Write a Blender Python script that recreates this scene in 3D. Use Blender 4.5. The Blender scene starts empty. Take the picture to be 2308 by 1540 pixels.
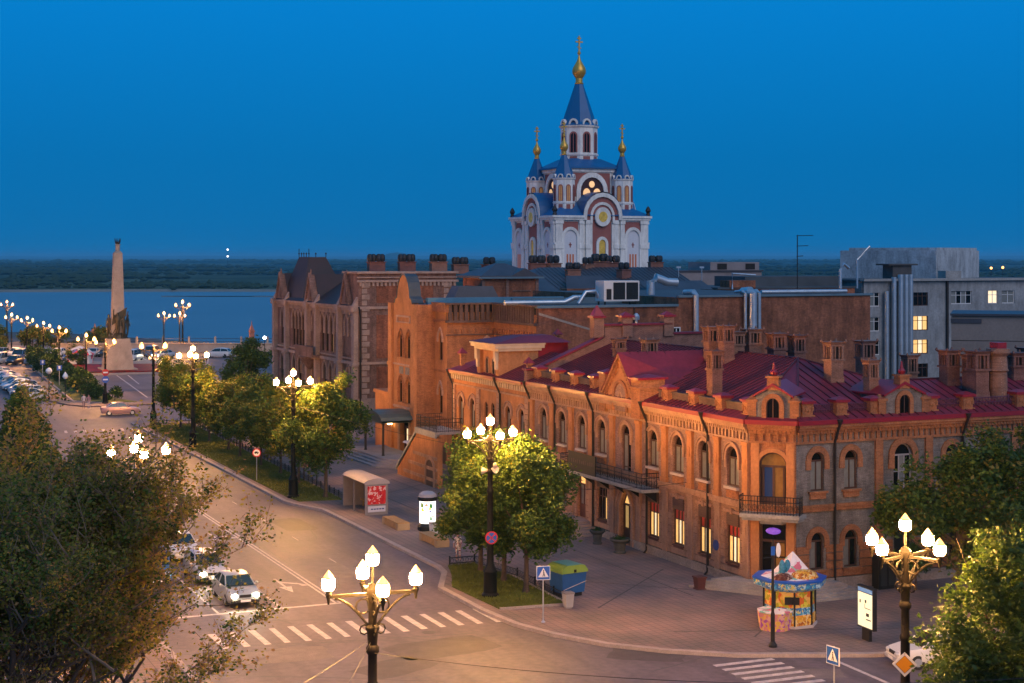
import bpy, bmesh, math, random
import numpy as np
from mathutils import Vector, Matrix
random.seed(7)
R = math.radians
SC = bpy.context.scene
COL = SC.collection
# ------------------------------------------------------------------ camera, sky, sun, exposure
cam = bpy.data.objects.new('camera', bpy.data.cameras.new('camera'))
COL.objects.link(cam)
cam.location = (0, 0, 18)
cam.rotation_euler = (R(90), 0, 0)
cam.data.sensor_width = 36
cam.data.lens = 36 * 3600 / 2308
cam.data.shift_y = -192 / 2308
cam.data.clip_start = 0.5
cam.data.clip_end = 60000
SC.camera = cam
SC.view_settings.view_transform = 'Standard'
SC.view_settings.look = 'None'
SC.view_settings.exposure = 0.8
SC.view_settings.gamma = 1
world = bpy.data.worlds.new('World')
SC.world = world
world.use_nodes = True
wn = world.node_tree
wn.nodes.clear()
wout = wn.nodes.new('ShaderNodeOutputWorld')
wbg = wn.nodes.new('ShaderNodeBackground')
wtc = wn.nodes.new('ShaderNodeTexCoord')
wsep = wn.nodes.new('ShaderNodeSeparateXYZ')
wramp = wn.nodes.new('ShaderNodeValToRGB')
wn.links.new(wtc.outputs['Generated'], wsep.inputs[0])
wn.links.new(wsep.outputs['Z'], wramp.inputs[0])
wn.links.new(wramp.outputs[0], wbg.inputs[0])
wn.links.new(wbg.outputs[0], wout.inputs[0])
el = wramp.color_ramp.elements
el[0].position = 0.0
el[0].color = (0.0012, 0.140, 0.375, 1)
el[1].position = 0.165
el[1].color = (0.0010, 0.200, 0.585, 1)
e2 = el.new(0.06)
e2.color = (0.0007, 0.150, 0.420, 1)
e3 = el.new(0.6)
e3.color = (0.020, 0.200, 0.500, 1)
wbg.inputs[1].default_value = 0.62
sun = bpy.data.objects.new('sun', bpy.data.lights.new('sun', 'SUN'))
COL.objects.link(sun)
sun.data.energy = 0.68
sun.data.angle = R(50)
sun.data.color = (1.0, 0.84, 0.76)
sun.rotation_euler = Vector((-0.45, 0.75, -0.62)).to_track_quat('-Z', 'Y').to_euler()
try:
    SC.cycles.use_denoising = True
    SC.cycles.max_bounces = 6
    SC.cycles.transparent_max_bounces = 6
    SC.cycles.sample_clamp_indirect = 4
except Exception:
    pass
# ------------------------------------------------------------------ street frame: x = t (across), y = s (along, to the river)
TH = math.atan2(.4006, .9162)
A0 = Vector((-1.14, 83.7, 0))
RX = Vector((.9162, .4006, 0))
DY = Vector((-.4006, .9162, 0))


def W(t, s, z=0.0):
    return A0 + RX * t + DY * s + Vector((0, 0, z))


# ------------------------------------------------------------------ materials
MATS = {}
KIDMAP = {}
ORD = ['first', 'second', 'third', 'fourth', 'fifth', 'sixth', 'seventh', 'eighth', 'ninth', 'tenth', 'eleventh', 'twelfth', 'thirteenth', 'fourteenth', 'fifteenth', 'sixteenth', 'seventeenth', 'eighteenth', 'nineteenth', 'twentieth']


def mat(name, col, rough=.7, metal=0., var=.25, scale=1.2, bump=0., emis=None, es=0., brick=None, alpha=1., spec=.4, fine=0., streak=0.):
    if name in MATS:
        return MATS[name]
    m = bpy.data.materials.new(name)
    m.use_nodes = True
    nt = m.node_tree
    b = nt.nodes['Principled BSDF']
    b.inputs['Roughness'].default_value = rough
    b.inputs['Metallic'].default_value = metal
    b.inputs['Specular IOR Level'].default_value = spec
    L = nt.links.new
    N = nt.nodes.new
    c = (*col, 1)
    b.inputs['Base Color'].default_value = c
    tc = N('ShaderNodeTexCoord')
    src = None
    if brick:
        bw, bh, mort, mc = brick
        sx = N('ShaderNodeSeparateXYZ')
        L(tc.outputs['Object'], sx.inputs[0])
        ad = N('ShaderNodeMath')
        ad.operation = 'ADD'
        L(sx.outputs['X'], ad.inputs[0])
        L(sx.outputs['Y'], ad.inputs[1])
        cx = N('ShaderNodeCombineXYZ')
        L(ad.outputs[0], cx.inputs[0])
        L(sx.outputs['Z'], cx.inputs[1])
        bt = N('ShaderNodeTexBrick')
        bt.inputs['Scale'].default_value = 1
        bt.inputs['Brick Width'].default_value = bw
        bt.inputs['Row Height'].default_value = bh
        bt.inputs['Mortar Size'].default_value = mort
        bt.inputs['Color1'].default_value = c
        bt.inputs['Color2'].default_value = (col[0] * .72, col[1] * .68, col[2] * .68, 1)
        bt.inputs['Mortar'].default_value = (*mc, 1)
        L(cx.outputs[0], bt.inputs['Vector'])
        src = bt.outputs['Color']
    if var:
        n1 = N('ShaderNodeTexNoise')
        n1.inputs['Scale'].default_value = scale
        n1.inputs['Detail'].default_value = 8
        n1.inputs['Roughness'].default_value = .65
        L(tc.outputs['Object'], n1.inputs['Vector'])
        mr = N('ShaderNodeMapRange')
        mr.inputs[1].default_value = .25
        mr.inputs[2].default_value = .75
        mr.inputs[3].default_value = 1 - var
        mr.inputs[4].default_value = 1 + var
        L(n1.outputs['Fac'], mr.inputs[0])
        mx = N('ShaderNodeVectorMath')
        mx.operation = 'MULTIPLY'
        if src is None:
            mx.inputs[0].default_value = col
        else:
            L(src, mx.inputs[0])
        L(mr.outputs[0], mx.inputs[1])
        src = mx.outputs[0]
        if fine:
            n2 = N('ShaderNodeTexNoise')
            n2.inputs['Scale'].default_value = scale * 14
            n2.inputs['Detail'].default_value = 3
            L(tc.outputs['Object'], n2.inputs['Vector'])
            m2 = N('ShaderNodeMapRange')
            m2.inputs[1].default_value = .3
            m2.inputs[2].default_value = .7
            m2.inputs[3].default_value = 1 - fine
            m2.inputs[4].default_value = 1 + fine
            L(n2.outputs['Fac'], m2.inputs[0])
            mx2 = N('ShaderNodeVectorMath')
            mx2.operation = 'MULTIPLY'
            L(src, mx2.inputs[0])
            L(m2.outputs[0], mx2.inputs[1])
            src = mx2.outputs[0]
        if streak:
            mpg = N('ShaderNodeMapping')
            mpg.inputs['Scale'].default_value = (1.1, 1.1, .32)
            L(tc.outputs['Object'], mpg.inputs[0])
            n3 = N('ShaderNodeTexNoise')
            n3.inputs['Scale'].default_value = 1.0
            n3.inputs['Detail'].default_value = 6
            n3.inputs['Roughness'].default_value = .7
            L(mpg.outputs[0], n3.inputs['Vector'])
            m3 = N('ShaderNodeMapRange')
            m3.inputs[1].default_value = .36
            m3.inputs[2].default_value = .62
            m3.inputs[3].default_value = 1 - streak
            m3.inputs[4].default_value = 1.08
            L(n3.outputs['Fac'], m3.inputs[0])
            mx3 = N('ShaderNodeVectorMath')
            mx3.operation = 'MULTIPLY'
            L(src, mx3.inputs[0])
            L(m3.outputs[0], mx3.inputs[1])
            src = mx3.outputs[0]
        L(src, b.inputs['Base Color'])
        if bump:
            bp = N('ShaderNodeBump')
            bp.inputs['Strength'].default_value = bump
            bp.inputs['Distance'].default_value = .05
            L(n1.outputs['Fac'], bp.inputs['Height'])
            L(bp.outputs[0], b.inputs['Normal'])
    elif src is not None:
        L(src, b.inputs['Base Color'])
    if emis:
        b.inputs['Emission Color'].default_value = (*emis, 1)
        b.inputs['Emission Strength'].default_value = es
    MATS[name] = m
    return m


def tint_by_object(m, amount=.25, hue=.03):
    """brightness and hue differ a little from one object to the next (Object Info random)."""
    nt = m.node_tree
    b = nt.nodes['Principled BSDF']
    oi = nt.nodes.new('ShaderNodeObjectInfo')
    hs = nt.nodes.new('ShaderNodeHueSaturation')
    r1 = nt.nodes.new('ShaderNodeMapRange')
    r1.inputs[3].default_value = 1 - amount
    r1.inputs[4].default_value = 1 + amount
    nt.links.new(oi.outputs['Random'], r1.inputs[0])
    nt.links.new(r1.outputs[0], hs.inputs['Value'])
    r2 = nt.nodes.new('ShaderNodeMapRange')
    r2.inputs[3].default_value = .5 - hue
    r2.inputs[4].default_value = .5 + hue
    nt.links.new(oi.outputs['Random'], r2.inputs[0])
    nt.links.new(r2.outputs[0], hs.inputs['Hue'])
    bc = b.inputs['Base Color']
    if bc.is_linked:
        nt.links.new(bc.links[0].from_socket, hs.inputs['Color'])
    else:
        hs.inputs['Color'].default_value = bc.default_value
    nt.links.new(hs.outputs[0], bc)
    return m


def mosaic_mat(name, stops, scale, emis=0.0, rough=.6):
    """patchwork of colours on one surface: voronoi cells through a ramp (printed paint, flower beds, posters)."""
    m = bpy.data.materials.new(name)
    m.use_nodes = True
    nt = m.node_tree
    b = nt.nodes['Principled BSDF']
    b.inputs['Roughness'].default_value = rough
    b.inputs['Specular IOR Level'].default_value = .12
    tc = nt.nodes.new('ShaderNodeTexCoord')
    nz = nt.nodes.new('ShaderNodeTexNoise')
    nz.inputs['Scale'].default_value = scale * .5
    ad = nt.nodes.new('ShaderNodeVectorMath')
    ad.operation = 'MULTIPLY_ADD'
    ad.inputs[1].default_value = (.6, .6, .6)
    nt.links.new(tc.outputs['Object'], nz.inputs['Vector'])
    nt.links.new(nz.outputs['Color'], ad.inputs[0])
    nt.links.new(tc.outputs['Object'], ad.inputs[2])
    vo = nt.nodes.new('ShaderNodeTexVoronoi')
    vo.inputs['Scale'].default_value = scale
    nt.links.new(ad.outputs[0], vo.inputs['Vector'])
    sp = nt.nodes.new('ShaderNodeSeparateColor')
    nt.links.new(vo.outputs['Color'], sp.inputs[0])
    rp = nt.nodes.new('ShaderNodeValToRGB')
    rp.color_ramp.interpolation = 'CONSTANT'
    e = rp.color_ramp.elements
    for i, c in enumerate(stops):
        k = e[i] if i < 2 else e.new(i / len(stops))
        k.position = i / len(stops)
        k.color = (*c, 1)
    nt.links.new(sp.outputs[0], rp.inputs[0])
    nt.links.new(rp.outputs[0], b.inputs['Base Color'])
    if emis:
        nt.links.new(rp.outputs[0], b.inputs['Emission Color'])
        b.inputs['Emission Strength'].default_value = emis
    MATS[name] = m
    return m


# ------------------------------------------------------------------ mesh helper
class MB:
    def __init__(self):
        self.v = []
        self.f = []
        self.m = []

    def add(self, vs, fs, m=0):
        o = len(self.v)
        self.v += [tuple(p) for p in vs]
        for f in fs:
            self.f.append([o + i for i in f])
            self.m.append(m)
        return self

    def poly(self, pts, m=0):
        return self.add(pts, [list(range(len(pts)))], m)

    def box(self, x0, x1, y0, y1, z0, z1, m=0):
        return self.add([(x0, y0, z0), (x1, y0, z0), (x1, y1, z0), (x0, y1, z0), (x0, y0, z1), (x1, y0, z1), (x1, y1, z1), (x0, y1, z1)],
                        [(0, 3, 2, 1), (4, 5, 6, 7), (0, 1, 5, 4), (1, 2, 6, 5), (2, 3, 7, 6), (3, 0, 4, 7)], m)

    def frus(self, cx, cy, z0, z1, a0, b0, a1, b1, m=0):
        """tapered box, half sizes a (x) and b (y) at bottom and top"""
        p = []
        for z, a, b in ((z0, a0, b0), (z1, a1, b1)):
            p += [(cx - a, cy - b, z), (cx + a, cy - b, z), (cx + a, cy + b, z), (cx - a, cy + b, z)]
        return self.add(p, [(0, 3, 2, 1), (4, 5, 6, 7), (0, 1, 5, 4), (1, 2, 6, 5), (2, 3, 7, 6), (3, 0, 4, 7)], m)

    def prism(self, poly, z0, z1, m=0):
        n = len(poly)
        vs = [(x, y, z0) for x, y in poly] + [(x, y, z1) for x, y in poly]
        fs = [list(range(n))[::-1], list(range(n, 2 * n))] + [(i, (i + 1) % n, n + (i + 1) % n, n + i) for i in range(n)]
        return self.add(vs, fs, m)

    def extr(self, poly, y0, y1, m=0):
        """polygon in x-z, extruded along y"""
        n = len(poly)
        vs = [(x, y0, z) for x, z in poly] + [(x, y1, z) for x, z in poly]
        fs = [list(range(n)), list(range(n, 2 * n))[::-1]] + [((i + 1) % n, i, n + i, n + (i + 1) % n) for i in range(n)]
        return self.add(vs, fs, m)

    def extrx(self, poly, x0, x1, m=0):
        """polygon in y-z, extruded along x"""
        n = len(poly)
        vs = [(x0, y, z) for y, z in poly] + [(x1, y, z) for y, z in poly]
        fs = [list(range(n))[::-1], list(range(n, 2 * n))] + [(i, (i + 1) % n, n + (i + 1) % n, n + i) for i in range(n)]
        return self.add(vs, fs, m)

    def lathe(self, prof, n=12, cx=0, cy=0, m=0, ph=0.):
        vs = []
        for r, z in prof:
            for k in range(n):
                a = ph + 2 * math.pi * k / n
                vs.append((cx + r * math.cos(a), cy + r * math.sin(a), z))
        fs = []
        for j in range(len(prof) - 1):
            for k in range(n):
                k2 = (k + 1) % n
                fs.append((j * n + k, j * n + k2, (j + 1) * n + k2, (j + 1) * n + k))
        if prof[0][0] > 1e-3:
            fs.append([k for k in range(n)][::-1])
        if prof[-1][0] > 1e-3:
            fs.append([(len(prof) - 1) * n + k for k in range(n)])
        return self.add(vs, fs, m)

    def tube(self, pts, r, n=6, m=0, r1=None):
        pts = [Vector(p) for p in pts]
        k = len(pts)
        rs = [r + ((r1 if r1 is not None else r) - r) * i / max(1, k - 1) for i in range(k)]
        vs = []
        for i, p in enumerate(pts):
            d = (pts[min(i + 1, k - 1)] - pts[max(i - 1, 0)])
            if d.length < 1e-6:
                d = Vector((0, 0, 1))
            d.normalize()
            a = d.cross(Vector((0, 0, 1)) if abs(d.z) < .9 else Vector((1, 0, 0))).normalized()
            b = d.cross(a)
            for j in range(n):
                t = 2 * math.pi * j / n
                vs.append(p + a * (rs[i] * math.cos(t)) + b * (rs[i] * math.sin(t)))
        fs = []
        for i in range(k - 1):
            for j in range(n):
                j2 = (j + 1) % n
                fs.append((i * n + j, i * n + j2, (i + 1) * n + j2, (i + 1) * n + j))
        fs.append(list(range(n))[::-1])
        fs.append([(k - 1) * n + j for j in range(n)])
        return self.add(vs, fs, m)

    def sphere(self, c, rx, ry, rz, n=10, k=6, m=0):
        vs = [(c[0], c[1], c[2] - rz)]
        for i in range(1, k):
            a = -math.pi / 2 + math.pi * i / k
            for j in range(n):
                b = 2 * math.pi * j / n
                vs.append((c[0] + rx * math.cos(a) * math.cos(b), c[1] + ry * math.cos(a) * math.sin(b), c[2] + rz * math.sin(a)))
        vs.append((c[0], c[1], c[2] + rz))
        fs = [(0, 1 + (j + 1) % n, 1 + j) for j in range(n)]
        for i in range(k - 2):
            for j in range(n):
                a = 1 + i * n
                fs.append((a + j, a + (j + 1) % n, a + n + (j + 1) % n, a + n + j))
        t = len(vs) - 1
        a = 1 + (k - 2) * n
        fs += [(a + j, a + (j + 1) % n, t) for j in range(n)]
        return self.add(vs, fs, m)

    def mesh(self, name, mats, smooth=False):
        me = bpy.data.meshes.new(name)
        me.from_pydata(self.v, [], self.f)
        for x in (mats if isinstance(mats, (list, tuple)) else [mats]):
            me.materials.append(x)
        if any(self.m):
            me.polygons.foreach_set('material_index', self.m)
        if smooth:
            me.polygons.foreach_set('use_smooth', [True] * len(me.polygons))
            try:
                me.set_sharp_from_angle(angle=R(38))
            except Exception:
                pass
        me.update()
        return me

    def build(self, name, mats, parent=None, loc=(0, 0, 0), rz=0., smooth=False):
        return place(name, self.mesh(name, mats, smooth), parent, loc, rz)


def place(name, me, parent=None, loc=(0, 0, 0), rz=0., sc=None):
    o = bpy.data.objects.new(name, me)
    COL.objects.link(o)
    o.parent = parent
    if parent is not None:
        KIDMAP.setdefault(parent.name, []).append(o)
    o.location = loc
    o.rotation_euler = (0, 0, rz)
    if sc is not None:
        o.scale = sc if isinstance(sc, (tuple, list)) else (sc, sc, sc)
    return o


def tag(o, label, cat, group=None):
    o['label'] = label
    o['category'] = cat
    if group:
        o['group'] = group
    return o


def thing(name, label, cat, loc=(0, 0, 0), rz=0., group=None):
    o = place(name, None, None, loc, rz)
    return tag(o, label, cat, group)


def kind(o, k):
    o['kind'] = k
    return o


def dup(root, loc, rz=None, label=None, sc=None):
    r = root.copy()
    COL.objects.link(r)
    r.location = loc
    if rz is not None:
        r.rotation_euler = (0, 0, rz)
    if sc is not None:
        r.scale = (sc, sc, sc)
    if label:
        r['label'] = label
    for ch in KIDS(root):
        c = ch.copy()
        COL.objects.link(c)
        c.parent = r
        KIDMAP.setdefault(r.name, []).append(c)
        for g in KIDS(ch):
            d = g.copy()
            COL.objects.link(d)
            d.parent = c
            KIDMAP.setdefault(c.name, []).append(d)
    return r


def KIDS(o):
    return list(KIDMAP.get(o.name, []))


# ------------------------------------------------------------------ palette
ORANGE = mat('orange_brick', (.37, .13, .05), .85, streak=.3, brick=(.26, .075, .008, (.34, .19, .1)), var=.3, scale=.9, fine=.2, bump=.2)
ORANGEP = mat('orange_plaster', (.43, .18, .07), .85, streak=.28, var=.3, scale=.5, fine=.12, bump=.2)
PINKBR = mat('pinkish_brick', (.30, .165, .13), .85, streak=.4, brick=(.26, .075, .008, (.34, .24, .2)), var=.3, scale=.8, fine=.25, bump=.2)
GREYBR = mat('grey_brick', (.225, .19, .165), .88, streak=.45, brick=(.27, .08, .01, (.17, .155, .15)), var=.4, scale=1.4, fine=.35, bump=.3)
REDBR = mat('red_brick', (.33, .105, .05), .88, streak=.5, brick=(.26, .075, .008, (.27, .13, .08)), var=.5, scale=.35, fine=.2, bump=.2)
DARKBR = mat('weathered_brick', (.23, .12, .09), .88, streak=.45, brick=(.26, .075, .008, (.24, .15, .12)), var=.4, scale=.6, fine=.25, bump=.2)
PALEBR = mat('pale_trim_brick', (.40, .25, .19), .85, var=.3, scale=1.0, fine=.2)
STONE = mat('plinth_stone', (.30, .24, .20), .85, var=.3, scale=.8, fine=.2, bump=.2)
CONC = mat('concrete', (.30, .285, .27), .9, var=.25, scale=.5, fine=.15, bump=.1)
ROOFR = mat('magenta_metal_roof', (.20, .020, .036), .55, var=.3, scale=.35, fine=.12, spec=.28)
ROOFE = mat('crimson_roof_edge', (.24, .010, .022), .42, var=.15, scale=1, spec=.5)
ROOFD = mat('dark_metal_roof', (.06, .055, .065), .5, var=.3, scale=.4, fine=.1)
ROOFB = mat('brown_metal_roof', (.030, .013, .015), .6, var=.3, scale=.4, fine=.1)
ROOFT = mat('blue_grey_roof', (.10, .16, .20), .5, var=.25, scale=.6)
IRON = mat('black_iron', (.018, .016, .017), .5, metal=.3, var=.2)
IRONB = mat('brown_iron', (.022, .015, .013), .55, metal=.0, var=.2)
IRONL = mat('lamp_iron', (.0065, .005, .0048), .6, metal=.0, var=.2, spec=.2)
GALV = mat('galvanised_steel', (.50, .53, .56), .38, metal=.75, var=.18, scale=2)
WOODD = mat('dark_brown_wood', (.075, .032, .02), .55, var=.25, scale=3)
FRAMEW = mat('white_window_frame', (.62, .60, .58), .5, var=.08)
GLASS = mat('dark_window_glass', (.006, .005, .006), .12, var=0, spec=.25)
GREYGL = mat('curtained_glass', (.19, .19, .175), .3, var=.2, scale=2.5, spec=.4)  # light grey panes of slightly uneven tone
BLUEGL = mat('blue_lit_glass', (.02, .03, .06), .15, var=0, emis=(.10, .16, .40), es=.07)
AMBGL = mat('amber_lit_glass', (.2, .1, .03), .2, var=.4, scale=2, emis=(1, .42, .07), es=.035)
WARM = mat('warm_lit_glass', (.6, .4, .2), .3, var=.5, scale=2, emis=(1, .54, .15), es=.6)
WARMW = mat('bright_lit_glass', (.8, .7, .5), .3, var=.4, scale=3, emis=(1, .74, .42), es=.62)
REDLT = mat('red_lit_sign', (.3, .02, .015), .4, var=.3, scale=5, emis=(1, .10, .03), es=.07)
WHITEW = mat('white_plaster', (.78, .74, .68), .8, streak=.22, var=.14, scale=.5, fine=.06)
GOLD = mat('gold_leaf', (.62, .36, .07), .38, metal=.55, var=.12, scale=1)
LAMPG = mat('lamp_globe_glow', (.9, .8, .6), .4, var=0, emis=(1, .46, .11), es=1080)
LAMPE = mat('lamp_globe_amber', (.9, .7, .4), .4, var=0, emis=(1, .42, .07), es=1.6)
LAMPF = mat('far_lamp_globe_glow', (.9, .8, .6), .4, var=0, emis=(1, .42, .085), es=3.6)
LAMPOFF = mat('unlit_white_globe', (.8, .78, .75), .35, var=.03)
TYRE = mat('tyre_rubber', (.02, .02, .02), .8, var=.1)
GRASSM = mat('lawn_grass', (.105, .112, .018), .95, var=.45, scale=.8, fine=.35, bump=.5)
# ================================================================== ground, road, pavement, river, far bank
ASPH = mat('asphalt', (.122, .097, .108), .62, var=.26, scale=.22, fine=.16, bump=.06)
nt = ASPH.node_tree
# long worn streaks along the driving direction
_tc = nt.nodes.new('ShaderNodeTexCoord')
_mp = nt.nodes.new('ShaderNodeMapping')
_mp.inputs['Scale'].default_value = (1.1, .05, 1)
_nz = nt.nodes.new('ShaderNodeTexNoise')
_nz.inputs['Scale'].default_value = 1.0
_nz.inputs['Detail'].default_value = 5
nt.links.new(_tc.outputs['Object'], _mp.inputs[0])
nt.links.new(_mp.outputs[0], _nz.inputs['Vector'])
_r = nt.nodes.new('ShaderNodeMapRange')
_r.inputs[1].default_value = .3
_r.inputs[2].default_value = .7
_r.inputs[3].default_value = .8
_r.inputs[4].default_value = 1.15
nt.links.new(_nz.outputs['Fac'], _r.inputs[0])
_b = nt.nodes['Principled BSDF']
_mm = nt.nodes.new('ShaderNodeVectorMath')
_mm.operation = 'MULTIPLY'
nt.links.new(_b.inputs['Base Color'].links[0].from_socket, _mm.inputs[0])
nt.links.new(_r.outputs[0], _mm.inputs[1])
nt.links.new(_mm.outputs[0], _b.inputs['Base Color'])

PAVE = bpy.data.materials.new('pink_paving')
PAVE.use_nodes = True
nt = PAVE.node_tree
_b = nt.nodes['Principled BSDF']
_b.inputs['Roughness'].default_value = .8
_tc = nt.nodes.new('ShaderNodeTexCoord')
_br = nt.nodes.new('ShaderNodeTexBrick')
_br.inputs['Scale'].default_value = 1
_br.inputs['Brick Width'].default_value = .42
_br.inputs['Row Height'].default_value = .42
_br.inputs['Mortar Size'].default_value = .022
_br.offset = 0
_br.inputs['Color1'].default_value = (.245, .170, .150, 1)
_br.inputs['Color2'].default_value = (.205, .160, .145, 1)
_br.inputs['Mortar'].default_value = (.12, .095, .09, 1)
nt.links.new(_tc.outputs['Object'], _br.inputs['Vector'])
_n = nt.nodes.new('ShaderNodeTexNoise')
_n.inputs['Scale'].default_value = .28
_n.inputs['Detail'].default_value = 7
nt.links.new(_tc.outputs['Object'], _n.inputs['Vector'])
_r = nt.nodes.new('ShaderNodeValToRGB')
_r.color_ramp.elements[0].position = .35
_r.color_ramp.elements[0].color = (.62, .64, .66, 1)
_r.color_ramp.elements[1].position = .68
_r.color_ramp.elements[1].color = (1.25, 1.08, 1.02, 1)
nt.links.new(_n.outputs['Fac'], _r.inputs[0])
_mm = nt.nodes.new('ShaderNodeVectorMath')
_mm.operation = 'MULTIPLY'
nt.links.new(_br.outputs['Color'], _mm.inputs[0])
nt.links.new(_r.outputs[0], _mm.inputs[1])
nt.links.new(_mm.outputs[0], _b.inputs['Base Color'])
KERB = mat('kerb_stone', (.33, .27, .245), .85, var=.25, scale=1.5, fine=.15)
PAINT = mat('worn_white_paint', (.46, .41, .40), .75, var=.4, scale=2.2, fine=.3)


def slab(name, poly, z0, z1, m, parent=None, kd='structure'):
    """flat piece of ground in street coordinates (t, s)"""
    o = MB().prism([(t, s) for t, s in poly], z0, z1).build(name, m, parent, A0 if parent is None else (0, 0, 0), TH if parent is None else 0)
    if parent is None:
        kind(o, kd)
    return o


def ccw(p):
    a = sum(p[i][0] * p[(i + 1) % len(p)][1] - p[(i + 1) % len(p)][0] * p[i][1] for i in range(len(p)))
    return p if a > 0 else p[::-1]


# big land sheet with the city on it; a bluff drops from its far edge to the river
gm = MB()
gm.prism(ccw([(-420, -60), (420, -60), (420, 345), (-60, 330), (-110, 380), (-420, 380)]), -26, -.02)
kind(gm.build('ground', mat('bare_ground', (.11, .095, .085), .9, var=.3, scale=.1)), 'structure')
road = slab('road', ccw([(-75, -80), (60, -80), (60, -17), (10, -14), (5, 0), (5, 96), (60, 96), (60, 232), (-6, 265), (-75, 240)]), -.015, 0, ASPH)
# painted lines
stripe_me = MB().box(-.17, .17, -1.6, 1.6, 0, .004).mesh('crossing_stripe', PAINT)
for i in range(15):
    place('crossing_stripe', stripe_me, road, (-1.55 - .97 * i, -3.25, .004), R(random.uniform(-1, 1)), (random.uniform(.86, 1.05), random.uniform(.93, 1.04), 1))
for i in range(9):
    place('crossing_stripe', stripe_me, road, (-1.2 - .95 * i, 91.2, .004), R(-6), (.85, .72, 1))
for i in range(7):
    place('crossing_stripe', stripe_me, road, (5.3, -16.4 - .78 * i, .004), R(90), (1, .95, 1))


def line(t0, s0, t1, s1, w=.12, name='lane_line'):
    d = math.hypot(t1 - t0, s1 - s0)
    MB().box(-w / 2, w / 2, 0, d, 0, .004).build(name, PAINT, road, (t0, s0, .0045), -math.atan2(t1 - t0, s1 - s0))


line(-7.65, 2.5, -7.65, 62)
line(-7.40, 2.5, -7.40, 62)
line(-7.4, 2.4, -16.2, 2.35, .28, 'stop_line')
line(-10.55, 2.6, -10.55, 14)
line(-13.8, 2.6, -13.8, 16)
for k in range(6):
    line(-10.55, 17 + 6 * k, -10.55, 19.4 + 6 * k)
    line(-13.8, 19 + 6 * k, -13.8, 21.4 + 6 * k)
for k in range(7):
    line(-4.35, 13 + 8 * k, -4.35, 14.4 + 8 * k, .07)
line(9.2, -17.9, 8.9, -24, .2)
for a, b, c, d in ((2.6, 131, 4.6, 215), (9.5, 150, 11.5, 172), (6.5, 128, 9.5, 168), (14, 120, 21, 210), (26, 180, 34, 214), (0, 118, 20, 122)):
    line(a, b, c, d, .18)
# lane arrows
am = MB()
am.poly([(-.07, 0, 0), (.07, 0, 0), (.07, 3.2, 0), (-.07, 3.2, 0)])
am.poly([(-.35, .9, 0), (0, -.7, 0), (.35, .9, 0)])
am.poly([(.07, 1.9, 0), (.95, 1.2, 0), (.95, 1.5, 0), (.07, 2.3, 0)])
am.poly([(.8, 1.75, 0), (1.35, .75, 0), (.9, .8, 0)])
ame = am.mesh('lane_arrow', PAINT)
place('lane_arrow', ame, road, (-8.95, 6.6, .006), 0)
place('lane_arrow', ame, road, (-8.95, 22.6, .006), 0)
# tar repairs and manhole covers lying in the road surface
TAR = mat('tar_patch', (.045, .038, .038), .5, var=.3, scale=3)
for t, s, l, rz in ((-7.0, 14, 16, 1), (-10.9, 20, 14, -1), (-2.6, 8, 9, 3), (-4.1, 30, 18, 0), (-5.9, 44, 16, -2), (-12.8, -6, 12, 78), (-3.5, -6.5, 10, 82), (-8, -14, 12, 60), (1, -16, 9, -70), (-3.2, 21, 5, -12), (-2.4, 25.5, 3.2, 5), (-5.2, 16, 2.2, 30), (-6.2, -2, 6, 70), (-4.5, -8, 7, 64), (-9, -6, 9, 75), (-3, 38, 4, 80), (-5, 40, 6, 84), (-11, -1, 5, 20), (-2, -9.5, 8, 56)):
    tm = MB()
    n = 7
    L = [(random.uniform(-.12, .12) * (1 if 0 < i < n else .4), l * i / n) for i in range(n + 1)]
    for i in range(n):
        tm.poly([(L[i][0] - .045, L[i][1], 0), (L[i][0] + .045, L[i][1], 0), (L[i + 1][0] + .045, L[i + 1][1], 0), (L[i + 1][0] - .045, L[i + 1][1], 0)])
    tm.build('tar_seam', TAR, road, (t, s, .003), R(rz))
mh = MB().lathe([(.34, 0), (.34, .003), (.0, .004)], 14)
for t, s in ((-5.5, -5.5), (-10, 9.5), (-6.3, 30), (-3.2, 52)):
    place('manhole_cover', mh.mesh('manhole_cover', TAR), road, (t, s, .004))

PATCH = mat('asphalt_patch', (.068, .055, .057), .6, var=.35, scale=1.2, fine=.2)
PATCH2 = mat('pale_asphalt_patch', (.165, .135, .128), .7, var=.3, scale=1.2, fine=.2)
for t, s, w_, l_, rz, mt in ((-5.4, 12, 2.4, 7, 0, PATCH2), (-3.0, 27, 2.2, 5.2, 2, PATCH), (-9, 30, 2.6, 9, 0, PATCH2), (-6, -8.5, 5, 3.2, 8, PATCH), (-13, -7, 4, 2.6, -5, PATCH2), (-2.8, 46, 2.5, 8, 0, PATCH2), (-5.6, 57, 2.6, 6, 0, PATCH), (2, -13.5, 3.4, 2.2, -35, PATCH), (-11.9, 8.5, 1.7, 4, 0, PATCH), (6, -18.8, 5, 1.6, -22, PATCH2), (-9.2, -11, 3.6, 2.4, 25, PATCH), (8, 135, 4, 12, 0, PATCH), (16, 150, 5, 9, 10, PATCH2), (-3, 101, 9, 3, 0, PATCH2)):
    n_ = 18
    rr_ = random.Random(int(t * 10 + s))
    pl = []
    for k in range(n_):
        q_ = 2 * math.pi * k / n_
        cx_, cy_ = math.cos(q_), math.sin(q_)
        mx_ = max(abs(cx_), abs(cy_))
        pl.append((cx_ / mx_ * w_ / 2 * rr_.uniform(.93, 1.04), cy_ / mx_ * l_ / 2 * rr_.uniform(.93, 1.04), 0))
    MB().poly(pl).build('asphalt_patch', mt, road, (t, s, .0018), R(rz))
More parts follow.
